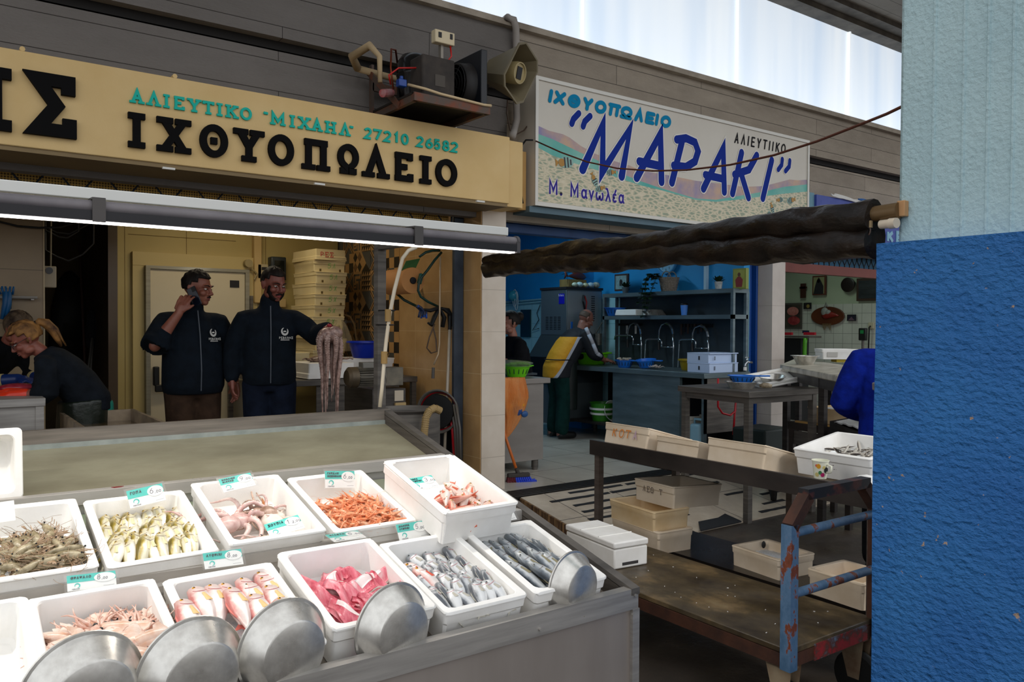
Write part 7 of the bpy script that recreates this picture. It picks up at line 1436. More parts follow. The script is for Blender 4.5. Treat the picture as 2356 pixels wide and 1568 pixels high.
mb=MB();mb.lathe([(0,0),(.08,0),(.13,.10),(.14,.10),(.12,.09),(.07,.01),(0,.01)],24,TR(6.70,at(1396,930,X=6.7).y-.02,.5)@RX(70));solo('white_bowl',mb,WHITEP,'white bowl leaning beside the green tub under the counter','bowl',smooth=True)
zs1,zs2=1.976,1.696
p=at(1415,724,X=7.0);colander('blue colander at the far end of the middle shelf',TR(7.0,at(1415,724,X=7.0).y,zs2),.14,.10,BLUEP,False)
yq=at(1446,726,X=6.95).y;mb=MB();mb.box((7.0,yq,zs2+.04),(.2,.34,.075),taper=1.1);solo('foam_tray',mb,FOAM,'white foam tray upside down on the middle shelf','tray',bevel=.01)
yq=at(1500,727,X=7.0).y;mb=MB();mb.lathe([(.15,0),(.155,.005),(.11,.07),(0,.075)],28,TR(7.02,yq,zs2));solo('metal_bowl',mb,PAN,'metal bowl turned over below the trailing plant','bowl',smooth=30)
yq=at(1574,728,X=7.0).y;cf=thing('coffee_cup','blue takeaway coffee cup with a black lid on the middle shelf','cup',(7.0,yq,zs2));mb=MB();mb.lathe([(0,0),(.032,0),(.043,.115),(0,.115)],20,TR(7.0,yq,zs2));part('cup_body',mb,M('cup_blue','#4f8fe8',.5),cf,smooth=30)
mb=MB();mb.lathe([(0,.115),(.045,.115),(.045,.125),(.038,.135),(0,.135)],20,TR(7.0,yq,zs2));part('lid',mb,BLACK,cf,smooth=30)
def icon(label,px0,py0,px1,py1,X,frame,panel,depth=.02,lean=0,figs=(),name='framed_icon'):
 a,b=at(px0,py0,X=X),at(px1,py1,X=X);y0,y1=b.y,a.y;z0,z1=b.z,a.z;w=y1-y0;h=z1-z0;fw=w*.09
 t=thing(name,label,'picture',(X,(y0+y1)/2,z0));mb=MB();mb.bx(X,X+depth,y0,y1,z0,z1);part('frame',mb,frame,t,bevel=.003)
 mb=MB();mb.bx(X-.003,X,y0+fw,y1-fw,z0+fw,z1-fw);part('picture_panel',mb,panel,t)
 L=Matrix(((0,0,-1,X-.003),(-1,0,0,y1),(0,1,0,z0),(0,0,0,1)))
 for nm,pts,m in figs:mb=MB(M=L);mb.prism([(x*w,y*h)for x,y in pts],.002);part(nm,mb,m,t)
 return t
saint=lambda robe,skin:(('robe',[(.28,.1),(.72,.1),(.78,.45),(.6,.6),(.4,.6),(.22,.45)],robe),('head',oval(.5,.7,.11,.1,14),skin))
dkwood=M('frame_wood','#3a2417',.5);gold=M('icon_gold','#8d9440',.5,0,'#a3a650',12);robe=M('icon_robe','#7d2a2a',.6);skin_i=M('icon_skin','#5a3a2a',.6)
icon('gold icon of a robed figure at the near end of the top shelf',1686,618,1716,664,7.0,M('icon_frame','#7e8a3c',.5),gold,.05,0,saint(robe,skin_i))
icon('silver framed icon leaning at the far end of the top shelf',1414,631,1444,668,7.0,dkwood,M('icon_silver','#7fa3a8',.35,.3,'#a8c5c6',30),.03,0,(('figure',[(.4,.3),(.62,.3),(.62,.6),(.5,.7),(.4,.6)],DARK),))
def potted(label,y,X,z,r,h,potm,n,L,w,name='potted_succulent'):
 t=thing(name,label,'plant',(X,y,z));mb=MB();mb.lathe([(0,0),(r*.75,0),(r,h),(r*.9,h),(r*.8,h*.9),(0,h*.9)],20,TR(X,y,z));part('pot',mb,potm,t,smooth=30)
 mb=MB()
 for k in range(n):a=k*2.4;e=.2+.9*(k/n);leaf(mb,(X,y,z+h*.9),(cos(a),sin(a),e*1.6),L,w,.1)
 part('leaves',mb,lf,t);return t
potw=M('pot_white','#b9bdbd',.5,0,'#8d9494',30)
potted('spiky succulent in a white pot near the gold icon',at(1653,664,X=7.02).y,7.02,zs1,.045,.085,potw,22,.10,.022)
potted('small dark plant in a grey pot before the silver icon',at(1439,670,X=6.96).y,6.96,zs1,.045,.075,M('pot_grey','#4b5960',.6),16,.10,.025)
yq=at(1539,669,X=7.03).y;wk=thing('wicker_basket','wicker basket with two handles holding a trailing plant on the top shelf','basket',(7.03,yq,zs1));wick=M('wicker','#7d7264',.8,0,'#a3988a',60,bump=.6,bs=120)
mb=MB();mb.lathe([(0,0),(.085,0),(.12,.16),(.125,.165),(.11,.165),(.08,.01),(0,.01)],24,TR(7.03,yq,zs1))
for k in range(8):r=.087+.035*k/8;mb.tube([(7.03+r*cos(t_),yq+r*sin(t_),zs1+.02*k+.01)for t_ in[2*pi*i/24 for i in range(24)]],.006,5,closed=True)
part('basket_body',mb,wick,wk,smooth=30)
for s_ in(-1,1):mb=MB();mb.tube([(7.03+s_*.05,yq+.07*cos(t_),zs1+.16+.075*sin(t_))for t_ in[pi*i/10 for i in range(11)]],.007,6);part('handle',mb,wick,wk,smooth=True)
tpn=thing('trailing_plant','trailing ivy hanging from the wicker basket past the shelves','plant',(6.95,yq+.1,zs1));rl_=random.Random(6)
for k in range(7):
 mb=MB();y_=yq+.03+rl_.uniform(0,.16);p=Vector((6.96,y_,zs1+.17));pts=[p];L=rl_.randrange(3,9)
 for q in range(L+3):p=p+Vector((rl_.uniform(-.02,.01)-(.03 if q<3 else 0),rl_.uniform(-.02,.035),-.055 if q>1 else.02));p.x=max(6.84,p.x);pts.append(p.copy())
 mb.tube(pts,.003,5)
 for q in pts:
  for j in range(4):a=rl_.uniform(0,6.3);leaf(mb,q,(cos(a),sin(a),rl_.uniform(-.4,.3)),.05,.028)
 part('vine',mb,M('ivy','#16331c',.5),tpn)
yq=at(1535,595,X=7.17).y;zq=at(1535,599,X=7.17).z;ck=thing('wall_clock','round pale blue wall clock half hidden behind the rolled awning','clock',(7.17,yq,zq-.13));Mc=Matrix(((0,0,-1,7.17),(-1,0,0,yq),(0,1,0,zq),(0,0,0,1)))
mb=MB(M=Mc);mb.lathe([(0,-.02),(.155,-.02),(.165,.01),(.16,.03),(.145,.03),(.14,.015),(0,.015)],36);part('case',mb,M('clock_blue','#4f9fd0',.5),ck,smooth=30)
mb=MB(M=Mc);mb.prism(oval(0,0,.138,.138,32),.002,z0=.0152);part('dial',mb,M('clock_dial','#8fc6e2',.5),ck)
for h_,s_ in((4,'4'),(5,'5'),(6,'6'),(7,'7'),(8,'8'),(12,'12'),(3,'3'),(9,'9')):
 a=radians(90-30*h_)
 for i,ch in enumerate(s_):mb=MB(M=Mc@TR(.11*cos(a)-.012*len(s_)+.022*i,.11*sin(a)-.015,.0175));glyph(mb,ch if ch in GL else '1',I4,0,.02,0,.032,.004,.0008,False);part('numeral',mb,M('numeral_grey','#3a5566',.6),ck)
for a,l in((60,.07),(-20,.1)):mb=MB(M=Mc);mb.ribbon([(0,0),(l*cos(radians(a)),l*sin(radians(a)))],.006,.001,TR(0,0,.019));part('hand',mb,DARK,ck)
for i,y in enumerate((694,700)):mb=MB();mb.tube([at(1150,y+2,X=7.17),at(1246,y-6,X=7.17)],.013,8);solo('conduit_pipe',mb,M('pipe_teal','#9cc7cf',.5),('upper','lower')[i]+' pale conduit on the blue wall left of the ice machine','pipe')
mb=MB();p=at(1184,680,X=7.1);mb.ball((7.08,p.y,p.z),.085,18,12);o=solo('wall_globe',mb,M('globe_teal','#3f9db0',.3),'teal globe float with white cord hanging on the blue wall','float',smooth=True)
mb=MB();mb.tube([(7.06,p.y-.06+.05*cos(t_),p.z-.04+.13*sin(t_))for t_ in[2*pi*i/20 for i in range(20)]],.006,6,closed=True);mb.tube([(7.06,p.y-.1+.04*cos(t_),p.z-.08+.14*sin(t_))for t_ in[2*pi*i/20 for i in range(20)]],.006,6,closed=True);part('cord',mb,WHITEP,o,smooth=True)
a,b=at(1208,712,X=7.17),at(1220,775,X=7.17);mb=MB();mb.bx(7.16,7.185,b.y,a.y+.1,b.z,a.z);solo('wall_mirror',mb,M('mirror_dark','#2a4a52',.1,.6),'dark mirror on the tiled blue wall behind the young woman','mirror')
mb=MB();mb.tube([at(x,y,X=7.16)for x,y in((1243,700),(1235,720),(1240,735),(1225,760),(1240,755))],.006,6);solo('cable',mb,BLACK,'black cable dangling beside the ice machine','cable',smooth=True)
mb=MB();p=at(1160,652,X=4.2);mb.bx(3.79,3.86,5.9,6.3,1.88,2.02);solo('white_cabinet',mb,WHITEP,'white box on the wall just right of the first column','cabinet',bevel=.02)
cb=thing('steel_cabinet','stainless cabinet on round feet just inside the blue shop','cabinet',(4.28,6.3,.2));xr_=at(1250,950,Y=5.95).x;zt_=1.07
cabm=steel('cabinet_steel','#8a847f','#a09a94',.4,1.5,(1,1,3))
mb=MB();mb.bx(3.86,xr_,5.95,6.65,.30,zt_-.05);part('cabinet_body',mb,cabm,cb)
mb=MB();mb.bx(3.86,xr_+.07,5.93,6.7,zt_-.05,zt_);part('top',mb,cabm,cb,bevel=.004)
for x in(3.95,xr_-.06):
 for y in(6.0,6.6):mb=MB();mb.tube([(x,y,.2),(x,y,.22),(x,y,.22),(x,y,.30)],[.028,.028,.033,.033],16);part('foot',mb,STD,cb)
p=at(1192,872,Y=6.2);colander('lime green colander on the steel cabinet',TR(p.x-.02,6.2,zt_+.001)@RZ(200),.14,.10,GREENP)
mb=MB();mb.lathe([(0,0),(.1,0),(.17,.07),(.18,.072),(.165,.068),(.09,.008),(0,.008)],28,TR(p.x-.03,6.22,zt_+.07)@RX(-6)@RY(8));solo('steel_bowl',mb,PAN,'steel bowl lying in the lime green colander','bowl',smooth=30)
mb=MB();mb.bx(p.x+.02,p.x+.35,6.35,6.6,zt_+.001,zt_+.02);solo('cutting_mat',mb,M('mat_slate','#2b343a',.5),'dark slate mat behind the lime green colander','mat')
g=NT('orange_bag');nz=g.noise(9,5,g.co((1,1,.35)),.6);g.set(Base_Color=g.ramp(nz,[(.3,'#e8833a'),(.6,'#f0a868'),(.75,'#f5caa0')]),Roughness=.28,Transmission_Weight=.25,IOR=1.1,Alpha=.8,Specular_IOR_Level=.6);g.bump(g.noise(15,5,g.co((1,1,.3)),.6),1.0,.03)
zb0,zb1=at(1175,1010,Y=5.75).z,at(1195,868,Y=5.8).z;xc_=at(1186,930,Y=5.76).x;wB=.20
def bagf(u,v):
 t_=2*pi*v;r=(.04+.96*min(1,(u*1.5)**.8))*(1 if u<.75 else 1-.25*(u-.75)/.25);fold=1+.07*sin(9*t_+3*u)+.05*sin(17*t_)
 return(xc_-.06*(1-u)+.02*sin(5*u)+wB*r*fold*cos(t_),5.82+.09*r*fold*sin(t_),zb0+(zb1-zb0)*u)
mb=MB();mb.sheet(bagf,30,60);bg_=solo('rubbish_bag',mb,g.m,'orange see through rubbish bag hanging before the steel cabinet','bag',smooth=True)
for px,py,c,s_ in((1190,945,'#1d3f7a',.045),(1172,935,'#e09a1a',.03),(1200,928,'#e8a512',.035),(1207,952,'#22508a',.03)):
 q=at(px,py,Y=5.775);mb=MB();mb.ball(q,(s_*1.3,.015,s_),10,7);part('bag_content',mb,M('content_'+c[1:],c,.5),bg_,smooth=True)
br=thing('broom','orange handled broom with blue bristles leaning on the steel cabinet','broom',M=TR(4.15,5.6,.2));a,b=at(1164,1008,Y=5.78),at(1190,1085,Y=5.62);mb=MB();mb.tube([a+(a-b)*.5,a,b],.013,10);part('handle',mb,M('broom_orange','#c9651c',.5),br,smooth=True)
p=at(1193,1092,Y=5.60);mb=MB(M=TR(*p)@RZ(-20));mb.box((.0,0,0),(.20,.05,.035));mb.tube([(0,0,.0),(-.02,0,.06)],.02,8);part('brush_block',mb,M('brush_grey','#3b3632',.7),br,bevel=.01)
for k in range(24):
 x=-.095+.19*(k%12)/11;y=-.012+.024*(k//12);mb=MB(M=TR(*p)@RZ(-20));mb.tube([(x,y,-.015),(x*1.15+.01,y*1.6,-.06),(x*1.35+.03,y*2.4,-(p.z-.205))],[.009,.011,.012],6);part('bristles',mb,M('bristle_blue' if k%12>3 else 'bristle_red','#1a3fc4' if k%12>3 else '#5b0f1a',.6),br)
# ================================================================ white tiled shop: wall things
XW=10.96;c7=lambda x,y:(1700+x*.2169,560+y*.2169)
def wallrect(x0,y0,x1,y1,X=XW):a,b=at(*c7(x0,y0),X=X),at(*c7(x1,y1),X=X);return b.y,a.y,b.z,a.z
y0,y1,z0,z1=wallrect(642,425,715,575);cym=(y0+y1)/2
mb=MB();mb.bx(XW,XW+.02,cym-.045,cym+.045,z0,z1);mb.bx(XW,XW+.02,y0,y1,z1-(z1-z0)*.36,z1-(z1-z0)*.22);solo('wall_cross',mb,M('cross_wood','#3b1d10',.5),'dark wooden cross on the mint wall of the tiled shop','cross')
icon('icon of a hooded figure in a red brown frame on the mint wall',*c7(780,345),*c7(918,543),XW,M('frame_redbrown','#5b2a1c',.5),M('icon_pale','#8d8a62',.6),.03,0,(('robe',[(.1,.05),(.85,.05),(.85,.45),(.65,.75),(.5,.92),(.35,.75),(.2,.4)],M('robe_dark','#1d1a1f',.6)),('head',oval(.48,.73,.1,.1,12),M('icon_face','#6b5236',.6))))
icon('dark seascape painting in a brown frame at the right of the mint wall',*c7(1248,370),*c7(1520,603),XW,dkwood,M('sea_dark','#14181d',.5,0,'#2e3338',4,stretch=(1,1,4)),.03,name='framed_painting')
p=at(*c7(1160,437),X=XW);mb=MB(M=Matrix(((0,0,-1,XW),(-1,0,0,p.y),(0,1,0,p.z),(0,0,0,1))));r=abs(at(*c7(1160,360),X=XW).z-p.z);mb.lathe([(0,0),(r,0),(r,.02),(r*.85,.025),(0,.02)],32);solo('wall_plate',mb,M('plate_dark','#100b0a',.4,0,'#2a1510',3),'round dark plate hanging on the mint wall','plate',smooth=30)
p=at(*c7(938,768),X=XW);rz2=abs(at(*c7(938,668),X=XW).z-p.z);ry_=abs(at(*c7(762,768),X=XW).y-p.y)*.98;ob=thing('fish_plaque','oval brown wooden plaque with a red fish and net on the white tiles','plaque',(XW,p.y,p.z-rz2));Mo_=Matrix(((0,0,-1,XW+.02),(-1,0,0,p.y),(0,1,0,p.z),(0,0,0,1)))
mb=MB(M=Mo_);mb.prism(oval(0,0,ry_,rz2,40),.025);part('board',mb,M('plaque_brown','#4b2210',.4,0,'#5f3015',3),ob,bevel=.006)
mb=MB(M=Mo_);mb.tube([(-.3*ry_+1.0*ry_*u,.02*sin(u*3),.035)for u in[i/8 for i in range(9)]],[.02,.05,.06,.055,.05,.04,.03,.02,.01],8,sq=.5);part('red_fish',mb,M('plaque_red','#7d2018',.35),ob,smooth=True)
mb=MB(M=Mo_)
for k in range(9):mb.tube([(-.25*ry_+.06*k*ry_,-.8*rz2,.03),(-.22*ry_+.055*k*ry_,-1.3*rz2-.2*rz2*sin(k),.03)],.005,4)
part('net',mb,M('net_brown','#6e5b3c',.9),ob)
mb=MB(M=Mo_);mb.tube([(-.15*ry_,.9*rz2,.03),(-.1*ry_,1.45*rz2,.02),(.05*ry_,.95*rz2,.03)],.008,6);mb.ball((-.12*ry_,.45*rz2,.04),(.06,.07,.03),10,7);mb.ball((.08*ry_,.4*rz2,.04),(.05,.04,.03),10,7);part('shell',mb,M('plaque_shell','#8d8d88',.5),ob,smooth=True)
icon('poster of pink octopus and shrimps beside the second column',*c7(480,632),*c7(668,905),XW,M('poster_edge','#4b4740',.6),M('poster_dark','#2b2422',.5,0,'#554c3c',5),.012,0,(('octopus_print',oval(.5,.68,.32,.17,18),M('poster_pink','#a3554f',.5,0,'#c98a7e',12)),('shrimp_print',oval(.56,.32,.34,.17,18),M('poster_red','#7d2228',.5,0,'#b04a48',14))),name='wall_poster')
icon('small postcard above the poster on the white tiles',*c7(685,628),*c7(768,693),XW,DARK,M('card_dark','#1b1713',.5),.008,0,(('figure',oval(.6,.45,.2,.3,12),M('card_yellow','#8d7a3c',.6)),),name='postcard')
icon('small dark postcard to the right of the fish plaque',*c7(1146,752),*c7(1243,820),XW,DARK,M('card_blue','#181528',.5),.008,0,(('glow',[(.15,.1),(.85,.1),(.5,.65)],M('card_rose','#5e4654',.6)),),name='postcard')
y0,y1,z0,z1=wallrect(1366,834,1425,905);mb=MB();mb.bx(XW+.01,XW+.04,y0,y1,z0,z1);o=solo('wall_socket',mb,M('socket_cream','#b9b197',.5),'cream wall socket with a black plug on the white tiles','socket',bevel=.008)
mb=MB();mb.tube([(XW,(y0+y1)/2,z0+.04),(XW-.03,(y0+y1)/2,z0+.02),(XW,(y0+y1)/2+.03,z0-.5),(XW,(y0+y1)/2+.08,1.05)],.012,6);part('plug',mb,BLACK,o)
y0,y1,z0,z1=wallrect(1275,895,1352,1028,10.6);sc=thing('scale_display','black weighing scale display on a pole behind the white box','scale',(10.6,(y0+y1)/2,1.1));mb=MB();mb.bx(10.58,10.64,y0,y1,z0,z1);part('display_case',mb,BLACK,sc,bevel=.012)
mb=MB();mb.bx(10.576,10.58,y0+.03,y1-.03,z0+(z1-z0)*.55,z1-.03);part('screen',mb,emit('green_screen','#0f5a2c',.25),sc)
mb=MB();mb.tube([(10.61,(y0+y1)/2,z0),(10.61,(y0+y1)/2,.2)],.018,8);part('pole',mb,STD,sc)
p=at(*c7(640,985),X=10.3);sk=thing('sink_stand','dark sink with red taps and a green hose beside the second column','sink',(10.3,p.y,.2));y0,y1,z0,z1=wallrect(440,975,790,1000,10.3)
mb=MB();mb.bx(10.2,10.5,y0,y1,z0,z1);part('shelf',mb,STD,sk)
mb=MB();a=wallrect(440,1000,655,1190,10.3);mb.bx(10.3,10.5,a[0],a[1],.2,a[3]);part('cabinet',mb,DARK,sk)
for x in(510,752):q=at(*c7(x,955),X=10.25);mb=MB();mb.box((10.25,q.y,q.z),(.04,.18,.04));part('red_tap',mb,M('tap_red','#b3182c',.4),sk)
mb=MB();mb.tube([at(*c7(x,y),X=10.22)for x,y in((708,1000),(700,1060),(697,1160),(695,1230))],.03,8);part('green_hose',mb,M('hose_green','#4f9a1e',.4),sk,smooth=True)
icon('small blue and white notice above the red taps',*c7(672,920),*c7(743,950),10.5,DARK,M('notice_blue','#1c2a55',.5),.01,name='notice')
# ================================================================ people
def bake(o):
 dg=bpy.context.evaluated_depsgraph_get();me=bpy.data.meshes.new_from_object(o.evaluated_get(dg));o.modifiers.clear();o.data=me;return o
def fuse(name,mb,mat,parent,vox,smooth_it=4,fac=.5):
 o=mesh_obj(name,mb,mat,None);o.parent=parent;WM[o.name]=WM[parent.name]
 r=o.modifiers.new('fuse','REMESH');r.mode='VOXEL';r.voxel_size=vox;r.use_smooth_shade=True
 if smooth_it:s=o.modifiers.new('soft','SMOOTH');s.iterations=smooth_it;s.factor=fac
 return bake(o)
def limb(mb,pts,radii,n=14,sq=1.0):
 P=[Vector(p)for p in pts];fine=[];rr=[]
 for i in range(len(P)-1):
  for k in range(4):t=k/4;fine.append(P[i].lerp(P[i+1],t));rr.append(radii[i]*(1-t)+radii[i+1]*t)
 fine.append(P[-1]);rr.append(radii[-1]);mb.tube(fine,rr,n,sq=sq);mb.ball(P[0],radii[0]*.98,12,8);mb.ball(P[-1],radii[-1]*.98,12,8)
def torso(mb,rings,n=22):
 "rings: (center, rx, ry, tilt of the ring about x)"
 vs_=[]
 for c,rx,ry,tl in rings:
  m=RX(tl)
  for k in range(n):
   t=2*pi*k/n;x=abs(cos(t))**.85*(1 if cos(t)>0 else-1);y=abs(sin(t))**.85*(1 if sin(t)>0 else-1);vs_.append(Vector(c)+m@Vector((rx*x,ry*y,0)))
 fs=[tuple(range(n))[::-1],tuple((len(rings)-1)*n+k for k in range(n))]
 for i in range(len(rings)-1):fs+=[(i*n+k,i*n+(k+1)%n,(i+1)*n+(k+1)%n,(i+1)*n+k)for k in range(n)]
 mb.add(vs_,fs)
def hand(mb,wrist,d,n,side,curl=30,s=1.0,thumb=40):
 "wrist point, finger direction d, palm normal n; side +1 puts the thumb on d x n"
 d=Vector(d).normalized();n=Vector(n);n=(n-d*n.dot(d)).normalized();t=d.cross(n)*side
 w=Vector(wrist);limb(mb,[w,w+d*.04*s],[.026*s,.03*s],10)
 for k in range(4):
  b=w+d*.085*s+t*(.033-.022*k)*s;mb.tube([w+d*.015*s+t*(.02-.014*k)*s,b],[.019*s,.0135*s],8);L=(.072,.082,.076,.058)[k]*s;a=0;p=b;pts=[p]
  dd=(d+t*(.12-.09*k)).normalized()
  for j in range(3):a+=radians(curl*(.7+.18*k if j else.5));p=p+(dd*cos(a)+n*sin(a))*L*(.42,.32,.26)[j];pts.append(p)
  limb(mb,pts,[.0105*s,.0095*s,.0088*s,.0072*s],8)
 a=radians(thumb);q=w+d*.025*s+t*.024*s;p1=q+(d*cos(a)+t*sin(a)+n*.25)*.042*s;p2=p1+(d*.85+t*.35+n*.35)*.03*s;limb(mb,[w+d*.012*s+t*.012*s,q,p1,p2],[.018*s,.0155*s,.0118*s,.009*s],8)
def head_shape(mb,H,female=False,beard=0):
 o=MB(M=H);f=.94 if female else 1.0
 o.ball((0,.012,.03),(.073*f,.094*f,.092*f),22,16);o.ball((0,-.028,-.04),(.058*f,.06,.074*f),20,14);o.ball((0,-.066,-.088),(.027*f,.024,.022),12,8)
 o.tube([(0,-.085,.018),(0,-.102,-.012),(0,-.112,-.028)],[.0085,.0105,.0135],10);o.ball((0,-.108,-.027),(.014,.011,.009),10,7)
 for s_ in(-1,1):
  o.ball((s_*.012,-.098,-.031),(.009,.010,.007),8,6);o.ball((s_*.038*f,-.062,-.024),(.026,.026,.024),12,8);o.ball((s_*.05*f,-.022,-.07),(.02,.034,.026),12,8)
  o.tube([(s_*.012,-.087,.024),(s_*.032,-.083,.029),(s_*.052,-.064,.022)],[.010,.010,.008],8)
  o.ball((s_*.076*f,.012,-.006),(.009,.018,.031),12,9,RZ(-s_*18));o.ball((s_*.084*f,.018,.004),(.006,.015,.022),10,7,RZ(-s_*25));o.ball((s_*.074*f,.008,-.03),(.008,.011,.013),8,6)
 o.tube([(-.022,-.083,-.058),(0,-.092,-.055),(.022,-.083,-.058)],[.006,.008,.006],8);o.tube([(-.02,-.082,-.067),(0,-.089,-.068),(.02,-.082,-.067)],[.006,.008,.006],8)
 mb.add(o.v,o.f)
def face_parts(body,H,brow,lipc,glasses=False,open_eyes=.6):
 for s_ in(-1,1):
  mb=MB(M=H);mb.ball((s_*.032,-.0765,.006),(.0135,.0115,.0085*open_eyes+.002),12,8);e=part('eye',mb,M('eye_white','#cfc4ba',.25),body,world=False,smooth=True)
  mb=MB(M=H);mb.ball((s_*.032,-.0862,.0045),(.0058,.003,.0055),10,7);part('iris',mb,M('iris','#1d1310',.15),e,world=False,smooth=True)
  mb=MB(M=H);mb.tube([(s_*.014,-.0955,.026),(s_*.034,-.0925,.033),(s_*.054,-.074,.027)],[.0045,.0055,.003],7,sq=.7);part('eyebrow',mb,brow,body,world=False,smooth=True)
 mb=MB(M=H);mb.tube([(-.021,-.087,-.0585),(0,-.098,-.0555),(.021,-.087,-.0585)],[.003,.0055,.003],7);mb.tube([(-.019,-.086,-.0665),(0,-.0955,-.0675),(.019,-.086,-.0665)],[.003,.006,.003],7);part('lips',mb,lipc,body,world=False,smooth=True)
 if glasses:
  mb=MB(M=H)
  for s_ in(-1,1):mb.tube([(s_*.034+.022*cos(t),-.098,.004+.016*sin(t))for t in[2*pi*i/18 for i in range(18)]],.0022,6,closed=True);mb.tube([(s_*.055,-.094,.008),(s_*.078,-.03,.01),(s_*.08,.015,.008)],.002,6)
  mb.tube([(-.012,-.099,.008),(.012,-.099,.008)],.002,6);part('glasses',mb,M('glasses','#1a1417',.3),body,world=False)
def hair(body,H,mat,cover,th=.010,lump=.004,seed=0,sc=1.06,name='hair',ce=(0,.012,.03),ra=(.073,.094,.092)):
 "cap over the cranium; cover(x,y,z) says where hair grows (unit direction in the head frame)"
 rr=random.Random(seed);ph=[rr.uniform(0,6)for _ in range(6)];nu,nv=40,26;vs_=[];ok=[]
 for i in range(nv+1):
  p=pi/2-pi*.97*i/nv
  for k in range(nu):
   t=2*pi*k/nu;d=Vector((cos(p)*cos(t),cos(p)*sin(t),sin(p)));ok.append(cover(d.x,d.y,d.z))
   r=sc+lump/.08*(sin(t*9+ph[0]+p*4)*.4+sin(t*17+ph[1])*.35+sin(p*15+ph[2]+t*3)*.3+sin(t*31+p*11)*.25)
   vs_.append(Vector((ce[0]+ra[0]*d.x*r,ce[1]+ra[1]*d.y*r,ce[2]+ra[2]*d.z*r)))
 fs=[f for f in((i*nu+k,(i+1)*nu+k,(i+1)*nu+(k+1)%nu,i*nu+(k+1)%nu)for i in range(nv)for k in range(nu))if all(ok[j]for j in f)]
 mb=MB(M=H);mb.add(vs_,fs);o=mesh_obj(name,mb,mat,None,smooth=True);o.parent=body;WM[o.name]=WM[body.name]
 s=o.modifiers.new('thickness','SOLIDIFY');s.thickness=th;s.offset=0;return bake(o)
def hair_mat(name,c1,c2):return M(name,c1,.65,0,c2,30,(.35,.7),.6,60,.004,.25,stretch=(1,.35,.35))
def cloth(name,c,c2=None):return M(name,c,.92,0,c2 or c,14,(.35,.65),.9,9,.018,spec=.15)
def headframe(pos,yaw=0,pitch=0,roll=0):return TR(*pos)@RZ(yaw)@RX(pitch)@RY(roll)
skinm=lambda name,c,c2:M(name,c,.5,0,c2,11,(.3,.7),.12,160,.001,Subsurface_Weight=.06)
def person(label,base,rz,skin,J,H,female=False,hands=(),arm_r=1.0,sc=1.0):
 "J: joints in the person's own frame (facing -y, x to their left): hips chest neck shoulders elbows wrists knees ankles"
 M_=TR(*base)@RZ(rz)@SCL(sc,sc,sc);root=thing('person',label,'person',M=M_.copy());mb=MB();k=arm_r
 hp,ch,nk=J['hips'],J['chest'],J['neck'];torso(mb,[(Vector(hp)+Vector((0,0,-.05)),.14,.10,0),(hp,.155,.11,0),((Vector(hp)+Vector(ch))/2,.135,.10,J.get('tilt',0)*.5),(ch,.155,.11,J.get('tilt',0)),(Vector(ch).lerp(Vector(nk),.6),.11,.075,J.get('tilt',0))])
 hb_=H@Vector((0,.015,-.06));limb(mb,[nk,hb_],[.062 if not female else.05,.056 if not female else.045])
 for s_ in 'LR':
  sh_,el,wr=J['sh'+s_],J['el'+s_],J['wr'+s_];limb(mb,[Vector(nk).lerp(Vector(sh_),.35)-Vector((0,0,.06)),Vector(sh_)-Vector((0,0,.03)),el],[.04*k,.046*k,.037*k]);e2_=Vector(el).lerp(Vector(wr),.3);limb(mb,[el,e2_,wr],[.037*k,.042*k,.027*k])
  kn,an=J['kn'+s_],J['an'+s_];hs_=Vector(hp)+Vector(((.09 if s_=='L' else-.09),0,-.04));limb(mb,[hs_,kn,an],[.085,.058,.04]);limb(mb,[Vector(an)+Vector((0,.03,-.03)),Vector(an)+Vector((0,-.13,-.04))],[.042,.035])
 for h in hands:hand(mb,*h)
 head_shape(mb,H,female);body=fuse('body',mb,skin,root,.0062,2,.4);return root,body
def jacket(root,J,mat,rings,sleeve=(.075,.062,.05),cut=.98,vox=.011,collar=None,name='jacket'):
 mb=MB();torso(mb,rings)
 for s_ in 'LR':
  c=J.get('cut'+s_,cut);sh_,el,wr=Vector(J['sh'+s_]),Vector(J['el'+s_]),Vector(J['wr'+s_]);end=el.lerp(wr,c)
  limb(mb,[Vector(J['neck']).lerp(sh_,.35)-Vector((0,0,.045)),sh_-Vector((0,0,.02)),sh_.lerp(el,.5),el,el.lerp(end,.6),end],[sleeve[0]*.72,sleeve[0]*.92,sleeve[0]*.98,sleeve[1]*1.05,sleeve[1],sleeve[2]])
 if collar:limb(mb,collar[0],collar[1])
 return fuse(name,mb,mat,root,vox,5)
def trousers(root,J,mat,r=(.115,.085,.07),name='trousers',rise=.06):
 mb=MB();hp=Vector(J['hips']);torso(mb,[(hp+Vector((0,0,-.12)),.165,.115,0),(hp+Vector((0,0,-.04)),.18,.13,0),(hp+Vector((0,0,rise)),.175,.125,0)])
 for s_ in 'LR':hs_=hp+Vector(((.09 if s_=='L' else-.09),0,-.06));limb(mb,[hs_,Vector(J['kn'+s_]),Vector(J['an'+s_])+Vector((0,0,.03))],list(r))
 return fuse(name,mb,mat,root,.012,4)
def shoes(root,J,mat,boot=0.0):
 for s_ in 'LR':
  a=Vector(J['an'+s_]);mb=MB();limb(mb,[a+Vector((0,.02,-.035)),a+Vector((0,-.16,-.045))],[.05,.04])
  if boot:limb(mb,[a,a+(Vector(J['kn'+s_])-a)*boot],[.055,.072])
  fuse('boot' if boot else 'shoe',mb,mat,root,.010,3)
legs0=dict(knL=(.10,-.03,.50),knR=(-.10,-.02,.50),anL=(.11,.0,.09),anR=(-.11,.01,.09))
